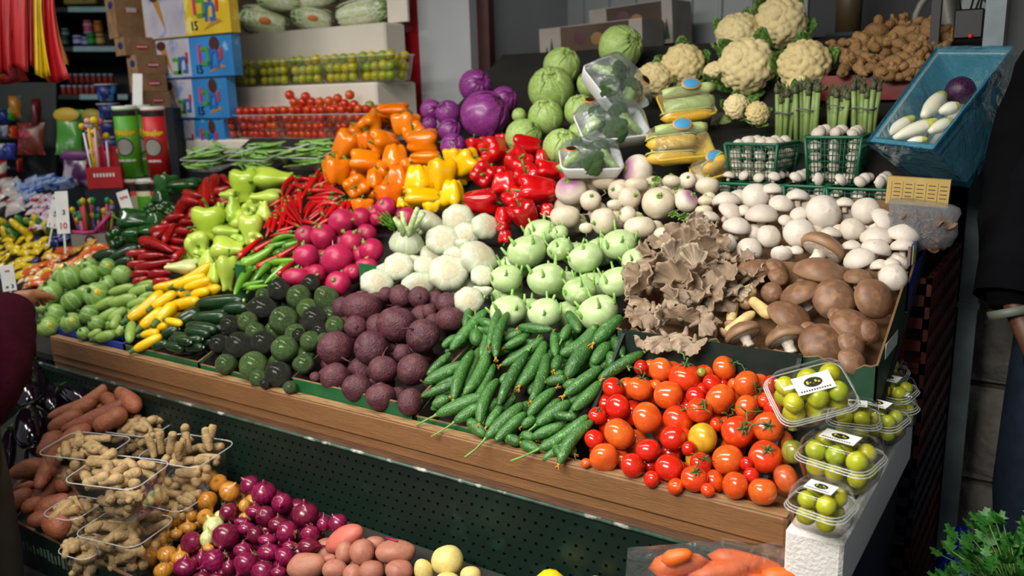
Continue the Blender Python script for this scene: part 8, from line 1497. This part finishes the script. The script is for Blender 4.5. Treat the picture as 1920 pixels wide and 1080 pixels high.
# --- right rear: plastic chair back, cabling, dark cupboard
M_chp = mat('off_white_plastic', ['8a8880'], .5, nscale=6, namt=.1)
def E3(x, y, Y_=3.05): return atY(*vp('E', x, y), Y_)
root = empty_thing('plastic_chair', Matrix.Translation(E3(860, 200)), 'off-white plastic chair standing behind the ginger', 'chair'); M0 = Matrix.Translation(-root.location)
part('backrest', G().grid(lambda u, v: E3(815 + 190 * u - 30 * v + 60 * (1 - v) * (1 - u), 190 - 330 * v, 3.05 + .05 * (2 * u - 1) ** 2), 10, 10, thick=.012).mesh('backrest', M_chp), root, M0); part('arm_frame', G().tube([E3(700, 190), E3(712, 100), E3(745, 30), E3(800, -40), E3(850, -90)], .018, 8, flat=.6).mesh('arm_frame', M_chp), root, M0); z_ = E3(860, 210).z
q_ = E3(860, 200); part('seat', G().box((q_.x - .17, 3.06, q_.z - .3), (q_.x + .17, 3.36, q_.z - .27), bev=.01).mesh('seat', M_chp), root, M0)
for dx in (-.15, .12):
    for y in (3.07, 3.32): part('leg', G().box((q_.x + dx, y, 0), (q_.x + dx + .03, y + .03, q_.z - .3)).mesh('leg', M_chp), root, M0)
o = obj('dark_cupboard', G().box((-.95, 3.46, 0), (-.32, 3.72, 2.2), bev=.01).mesh('dark_cupboard', mat('dark_blue_grey_board', ['161a22'], .6, nscale=5))); tag(o, 'dark cupboard against the grey wall behind the ginger', 'cupboard')
o = obj('brown_bottle', G().lathe([(0, 0), (0, .03), (.1, .032), (.13, .02), (.18, .016), (.2, 0)], 14).mesh('brown_bottle', flat('bottle_brown', '4a3c24')), TRS(E3(250, 220, 3.2) , None, 1.4)); tag(o, 'brown bottle behind the cauliflowers, left of the ginger', 'bottle')
o = obj('bottle_shelf', (lambda b: G().box((b.x - .06, 3.14, 0), (b.x + .06, 3.26, b.z)))(E3(250, 222, 3.2)).mesh('bottle_shelf', M_side)); tag(o, 'dark stand under the brown bottle', 'stand')
cz_ = atY(*vp('E', 1060, 250), 2.62); root = obj('power_adapter', G().box((-.035, -.015, 0), (.035, .015, .075), bev=.004).mesh('power_adapter', flat('adapter_black', '0c0c0e')), Matrix.Translation(atY(*vp('E', 1060, 262), 2.62))); 
for i, (a, b) in enumerate(((-.02, -.04), (0, .02), (.012, .03), (.022, .012))): part('cable', G().tube([(a, 0, .07), (a + .5 * b, .01, .13), (b, 0, .2), (a * .5, 0, .32)], .0028, 6).mesh('cable', MATS['adapter_black']), root)
part('red_light', G().lathe(sph(6), 8, None, 0, TRS((.008, -.018, .006), None, .006)).mesh('red_light', flat('lamp_red', 'd83018')), root); tag(root, 'black power adapter with dangling cables above the blue-lined box', 'adapter')
o = obj('paper_sheet', G().add([E3(1020, 0, 2.7), E3(1150, -10, 2.72), E3(1230, 75, 2.72), E3(1120, 190, 2.7), E3(1015, 140, 2.7)], [(0, 4, 3, 2, 1)]).add([v + Vector((0, .003, 0)) for v in (E3(1020, 0, 2.7), E3(1150, -10, 2.72), E3(1230, 75, 2.72), E3(1120, 190, 2.7), E3(1015, 140, 2.7))], [(0, 1, 2, 3, 4)]).mesh('paper_sheet', flat('paper_grey', '8c9494'))); tag(o, 'pale paper sheet pinned behind the black adapter', 'paper')
o = obj('black_post', G().box((-.398, 2.66, 0), (-.375, 2.69, 3.1)).mesh('black_post', flat('post_black', '0b0b0d'))); tag(o, 'black upright post left of the pale paper sheet', 'post')
# ---------------------------------------------------------------- the two people at the edges
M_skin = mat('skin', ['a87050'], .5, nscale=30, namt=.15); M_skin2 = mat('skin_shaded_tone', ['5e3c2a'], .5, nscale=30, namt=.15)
def skin_mesh(name, J, E, m_, levels=2):
    """one continuous figure grown round a skeleton: J = {name: (position, radius)}, E = edges"""
    me = bpy.data.meshes.new(name); ks = list(J); ix = {k: i for i, k in enumerate(ks)}; me.from_pydata([J[k][0] for k in ks], [(ix[a], ix[b]) for a, b in E], []); o = bpy.data.objects.new(name, me); col.objects.link(o)
    md = o.modifiers.new('Skin', 'SKIN'); sv = me.skin_vertices[0].data if me.skin_vertices else None
    if sv is None: me.skin_vertices.new(name='skin') if hasattr(me.skin_vertices, 'new') else None; sv = me.skin_vertices[0].data
    for k in ks: sv[ix[k]].radius = (J[k][1] if not isinstance(J[k][1], tuple) else J[k][1][0], J[k][1] if not isinstance(J[k][1], tuple) else J[k][1][1]); sv[ix[k]].use_root = ix[k] == 0
    s2 = o.modifiers.new('Sub', 'SUBSURF'); s2.levels = s2.render_levels = levels
    bpy.context.view_layer.update(); m2 = bpy.data.meshes.new_from_object(o.evaluated_get(bpy.context.evaluated_depsgraph_get())); bpy.data.objects.remove(o); m2.materials.clear(); m2.materials.append(m_)
    for p in m2.polygons: p.use_smooth = True
    m2.name = name; return m2
def person(base, face, arm_pts, arm_r, top_m, leg_m, skin_m, label, side=1, s=1.0):
    """base: point on the floor; face: direction looked at; arm_pts: shoulder, elbow, wrist of the arm in view (world); side +1 = its right arm"""
    f = Vector((face[0], face[1], 0)).normalized(); r = Vector((f.y, -f.x, 0)); U = Vector((0, 0, 1)); B = Vector(base); at = lambda x, y, z: B + r * x * s + f * y * s + U * z * s
    root = obj('person', skin_mesh('person', {'pelvis': (at(0, 0, .95), (.11 * s, .08 * s)), 'waist': (at(0, 0, 1.12), (.1 * s, .075 * s)), 'chest': (at(0, .01, 1.3), (.11 * s, .075 * s)), 'neckb': (at(0, 0, 1.44), .055 * s), 'neck': (at(0, .01, 1.51), .048 * s), 'jaw': (at(0, .035, 1.585), (.056 * s, .064 * s)), 'head1': (at(0, .025, 1.66), (.07 * s, .088 * s)), 'head2': (at(0, .012, 1.735), (.06 * s, .075 * s)),
        'hl': (at(-.1, 0, .88), .085 * s), 'kl': (at(-.11, .02, .5), .058 * s), 'al': (at(-.11, 0, .1), .042 * s), 'tl': (at(-.12, .14, .04), .035 * s), 'hr': (at(.1, 0, .88), .085 * s), 'kr': (at(.11, .02, .5), .058 * s), 'ar': (at(.11, 0, .1), .042 * s), 'tr': (at(.12, .14, .04), .035 * s),
        's1': (arm_pts[0], arm_r[0] * .7), 'e1': (arm_pts[1], arm_r[1] * .75), 'w1': (arm_pts[2], arm_r[2]), 's2': (at(-.19 * side, 0, 1.38), .05 * s), 'e2': (at(-.25 * side, -.02, 1.1), .04 * s), 'w2': (at(-.24 * side, -.04, .9), .028 * s), 'n2': (at(-.235 * side, -.03, .82), .03 * s)},
        [('pelvis', 'waist'), ('waist', 'chest'), ('chest', 'neckb'), ('neckb', 'neck'), ('neck', 'jaw'), ('jaw', 'head1'), ('head1', 'head2'), ('pelvis', 'hl'), ('hl', 'kl'), ('kl', 'al'), ('al', 'tl'), ('pelvis', 'hr'), ('hr', 'kr'), ('kr', 'ar'), ('ar', 'tr'), ('chest', 's1'), ('s1', 'e1'), ('e1', 'w1'), ('chest', 's2'), ('s2', 'e2'), ('e2', 'w2'), ('w2', 'n2')], skin_m)); tag(root, label, 'person')
    hd = at(0, .02, 1.66); fr = Matrix((r, f, U)).transposed()
    part('hair', G().lathe([(z, q) for z, q in sph(14) if z > -.75], 24, lambda z, a, q: (q * (1 + .05 * nz(math.cos(a) * 3, math.sin(a) * 3, z * 4)), max(z, (.42 if math.sin(a) > .35 else (.0 if math.sin(a) > -.2 else -.7)) + .06 * math.sin(a * 9)))).mesh('hair', flat('hair_dark', '1c1512')), root, TRS(hd + U * .035 * s - f * .014 * s, fr, (.086 * s, .108 * s, .105 * s)))
    for sx in (-1, 1): part('eye', G().lathe(sph(6), 8).mesh('eye', flat('eye_dark', '201814')), root, TRS(hd + f * .08 * s + r * .03 * sx * s + U * .004, fr, (.011 * s, .006 * s, .006 * s))); part('ear', G().lathe(sph(6), 8).mesh('ear', skin_m), root, TRS(hd + r * .072 * sx * s - U * .012 * s, fr, (.01 * s, .02 * s, .03 * s)))
    part('nose', G().lathe(sph(6), 8).mesh('nose', skin_m), root, TRS(hd + f * .088 * s - U * .03 * s, fr, (.013 * s, .018 * s, .024 * s))); part('mouth', G().lathe(sph(6), 8).mesh('mouth', flat('lip', '7a4038')), root, TRS(hd + f * .076 * s - U * .068 * s, fr, (.022 * s, .01 * s, .006 * s)))
    g = G().tube([at(0, 0, .88), at(0, 0, .95), at(0, 0, 1.1), at(0, .01, 1.24), at(0, .01, 1.34), at(0, 0, 1.41), at(0, 0, 1.455)], [.185 * s, .19 * s, .185 * s, .2 * s, .205 * s, .14 * s, .07 * s], 28, flat=.74, up=f, cap=False, bumpy=lambda i, k: 1 + .03 * nz(i * .9, math.cos(k * .22) * 2, math.sin(k * .22) * 2))
    g.tube(arc([at(.1 * side, 0, 1.37), arm_pts[0], arm_pts[0].lerp(arm_pts[1], .5), arm_pts[1]], 9), [.09 * s, .095 * s, .09 * s, .085 * s, .08 * s, .08 * s, .076 * s, .072 * s, .07 * s], 18, cap=False, bumpy=lambda i, k: 1 + .05 * nz(i * .9, math.cos(k * .35) * 2, math.sin(k * .35) * 2))
    g.tube(arc([at(-.1 * side, 0, 1.37), at(-.21 * side, 0, 1.35), at(-.25 * side, -.02, 1.1), at(-.24 * side, -.035, .92)], 11), [.085 * s, .085 * s, .08 * s, .075 * s, .07 * s, .068 * s, .064 * s, .06 * s, .055 * s, .05 * s, .046 * s], 18, cap=False, bumpy=lambda i, k: 1 + .05 * nz(i * .9, math.cos(k * .35) * 2, math.sin(k * .35) * 2)); part('jumper', g.mesh('jumper', top_m), root)
    g = G().tube([at(0, 0, .78), at(0, 0, .9), at(0, 0, .98)], [.17 * s, .185 * s, .175 * s], 24, flat=.76, up=f, bumpy=None)
    for sx in (-1, 1): g.tube([at(.085 * sx, 0, .86), at(.1 * sx, 0, .7), at(.11 * sx, .02, .5), at(.112 * sx, .0, .28), at(.112 * sx, 0, .06)], [.108 * s, .105 * s, .085 * s, .08 * s, .078 * s], 18, bumpy=lambda i, k: 1 + .05 * nz(i * 1.3, math.cos(k * .35) * 2, math.sin(k * .35) * 2))
    part('trousers', g.mesh('trousers', leg_m), root)
    for sx in (-1, 1): part('shoe', G().lathe(sph(10), 16, lambda z, a, q: (q, max(z, -.35))).mesh('shoe', flat('shoe_black', '141212')), root, TRS(at(.115 * sx, .07, .035), fr, (.05 * s, .14 * s, .08 * s)))
    return root, at
def tube_sleeve(pts, rad, m_, root, nm='sleeve', fold=.06, seg=18):
    ps = arc([Vector(p) for p in pts], 16); n = len(ps); R = []
    for i in range(n): f = i / (n - 1) * (len(rad) - 1); k = min(int(f), len(rad) - 2); R.append((rad[k] + (rad[k + 1] - rad[k]) * (f - k)) * (1 + fold * .5 * math.sin(i * 2.1)))
    return part(nm, G().tube(ps, R, seg, bumpy=lambda i, k: 1 + fold * nz(i * .6, math.cos(k * .35) * 2, math.sin(k * .35) * 2)).mesh(nm, m_), root)
def hand(root, wrist, d, nrm, s, m_, curl=.5, thumb=1):
    """palm and five bent fingers, grown as one surface and welded to the wrist"""
    d = d.normalized(); nrm = (nrm - d * nrm.dot(d)).normalized(); sd = d.cross(nrm); J = {'w': (wrist, .03 * s), 'p': (wrist + d * .05 * s, (.04 * s, .022 * s)), 'k': (wrist + d * .085 * s, (.042 * s, .018 * s))}; E_ = [('w', 'p'), ('p', 'k')]
    for q, (off, L) in enumerate(((-.031, .066), (-.01, .078), (.011, .072), (.031, .055))):
        b = wrist + d * .095 * s + sd * off * s; c = curl * (1 + .15 * q); a1 = b + (d * math.cos(c * .4) - nrm * math.sin(c * .4)) * L * .45 * s; a2 = a1 + (d * math.cos(c) - nrm * math.sin(c)) * L * .33 * s; a3 = a2 + (d * math.cos(c * 1.6) - nrm * math.sin(c * 1.6)) * L * .25 * s
        for nm, p, r_ in (('b', b, .0105), ('1', a1, .0095), ('2', a2, .0088), ('3', a3, .0072)): J['f%d%s' % (q, nm)] = (p, r_ * s)
        E_ += [('k', 'f%db' % q), ('f%db' % q, 'f%d1' % q), ('f%d1' % q, 'f%d2' % q), ('f%d2' % q, 'f%d3' % q)]
    b = wrist + d * .04 * s - sd * .038 * thumb * s; J['t0'] = (b, .014 * s); J['t1'] = (b + (d * .7 - sd * .6 * thumb - nrm * .25) * .035 * s, .0115 * s); J['t2'] = (b + (d * 1.35 - sd * .75 * thumb - nrm * .6) * .04 * s, .009 * s); E_ += [('p', 't0'), ('t0', 't1'), ('t1', 't2')]
    return part('hand', skin_mesh('hand', J, E_, m_), root)
# left: maroon sleeve reaching over the squash
M_mar = mat('maroon_jersey', ['34081a', '3a0a1c'], .95, spec=.1, nscale=12, namt=.25, bump=.15, bscale=60); M_khaki = mat('khaki_trousers', ['3a332a'], .85, nscale=10, namt=.3)
wr = P(30, 562, 2.38); el = P(-70, 760, 2.05); sh = P(-290, 500, 1.72); s_ = sh.z / 1.38; f_ = Vector((.75, .62, 0)).normalized(); r_ = Vector((f_.y, -f_.x, 0)); bs = sh - r_ * .19 * s_
rp, at = person((bs.x, bs.y, 0), (.75, .62), (sh, el, wr), (.07, .058, .03), M_mar, M_khaki, M_skin, 'person at the left edge in a maroon jumper reaching over the round squash', 1, s_)
tube_sleeve([el.lerp(sh, .12), el, P(-20, 680, 2.2), P(8, 610, 2.32), P(22, 578, 2.37)], [.09, .104, .1, .088, .06], M_mar, rp); part('cuff', G().tube([P(18, 584, 2.365), P(26, 570, 2.378)], [.05, .046], 16).mesh('cuff', M_mar), rp)
hand(rp, wr, (P(66, 548, 2.5) - wr), (UP * .8 + NRM * .5), .95, M_skin, .7, -1)
# right: dark jumper, forearm and jeans at the right edge
M_dk = mat('black_jumper', ['08080b', '0b0a0e'], .95, spec=.1, nscale=10, namt=.3, bump=.2, bscale=40); M_jean = mat('blue_jeans', ['1c2a3e'], .8, nscale=30, namt=.3); M_hem = flat('pale_hem', '6a7264')
tR = 1.95; sh2 = P(1985, 150, tR + .06); el2 = P(1896, 560, tR - .02); wr2 = P(1960, 700, tR - .08); s_ = sh2.z / 1.38; f_ = Vector((-.6, -.7, 0)).normalized(); r_ = Vector((f_.y, -f_.x, 0)); bs = sh2 - r_ * .19 * s_
rp2, at2 = person((bs.x, bs.y, 0), (-.6, -.7), (sh2, el2, wr2), (.07, .034, .028), M_dk, M_jean, M_skin2, 'person at the right edge in a black jumper and blue jeans, arm hanging', 1, s_)
tube_sleeve([P(1990, 110, tR + .06), P(1932, 260, tR + .05), P(1898, 430, tR + .02), P(1897, 575, tR - .02)], [.085, .085, .074, .048], M_dk, rp2, fold=.1)
a, b = P(1897, 592, tR - .022), P(1893, 577, tR - .02); part('hem', G().tube([b, a], [.0475, .048], 20).mesh('hem', M_hem), rp2, None, 'pale hem line')
hand(rp2, wr2, Vector((0.02, -.03, -1)), -RIGHT, .85, M_skin2, .4, 1)
# ---------------------------------------------------------------- light: daylight from the street side, strip lamps above the stall
w = bpy.data.worlds.new('world'); bpy.context.scene.world = w; w.use_nodes = True
bg = w.node_tree.nodes['Background']; bg.inputs[0].default_value = (.82, .9, 1, 1); bg.inputs[1].default_value = .2
def area(name, loc, rot, sx, sy, power, colr):
    L = bpy.data.lights.new(name, 'AREA'); L.shape = 'RECTANGLE'; L.size = sx; L.size_y = sy; L.energy = power; L.color = colr
    o = bpy.data.objects.new(name, L); col.objects.link(o); o.location = loc; o.rotation_euler = rot; return o
def lamp(name, loc, to, sx, sy, power, colr, spread=180):
    o = area(name, loc, (0, 0, 0), sx, sy, power, colr); o.rotation_euler = (Vector(to) - Vector(loc)).to_track_quat('-Z', 'Y').to_euler(); o.data.spread = math.radians(spread); return o
lamp('strip_lamp', (-1.05, .95, 2.75), (-1.05, 1.6, 1.0), 1.4, .12, 17, (1, .96, .88), 150)
lamp('strip_lamp', (-2.3, 1.0, 2.75), (-2.2, 1.7, 1.0), 1.2, .12, 10, (1, .96, .88), 150)
lamp('sweets_fill', (-3.6, .9, 2.7), (-3.4, 1.9, 1.1), .9, .12, 9, (1, .96, .9), 140)  # unseen fill, added to brighten the sweets at the left
lamp('aisle_fill', (-1.0, -.3, 2.3), (-.95, 1.4, .8), 1.6, .5, 21, (1, .95, .87), 95)  # unseen fill, added for frontal light; narrow spread keeps the right side dark
vs = bpy.context.scene.view_settings; vs.view_transform = 'Standard'; vs.look = 'None'; vs.gamma = 1; vs.use_curve_mapping = False; vs.exposure = 0.06
finish_labels()
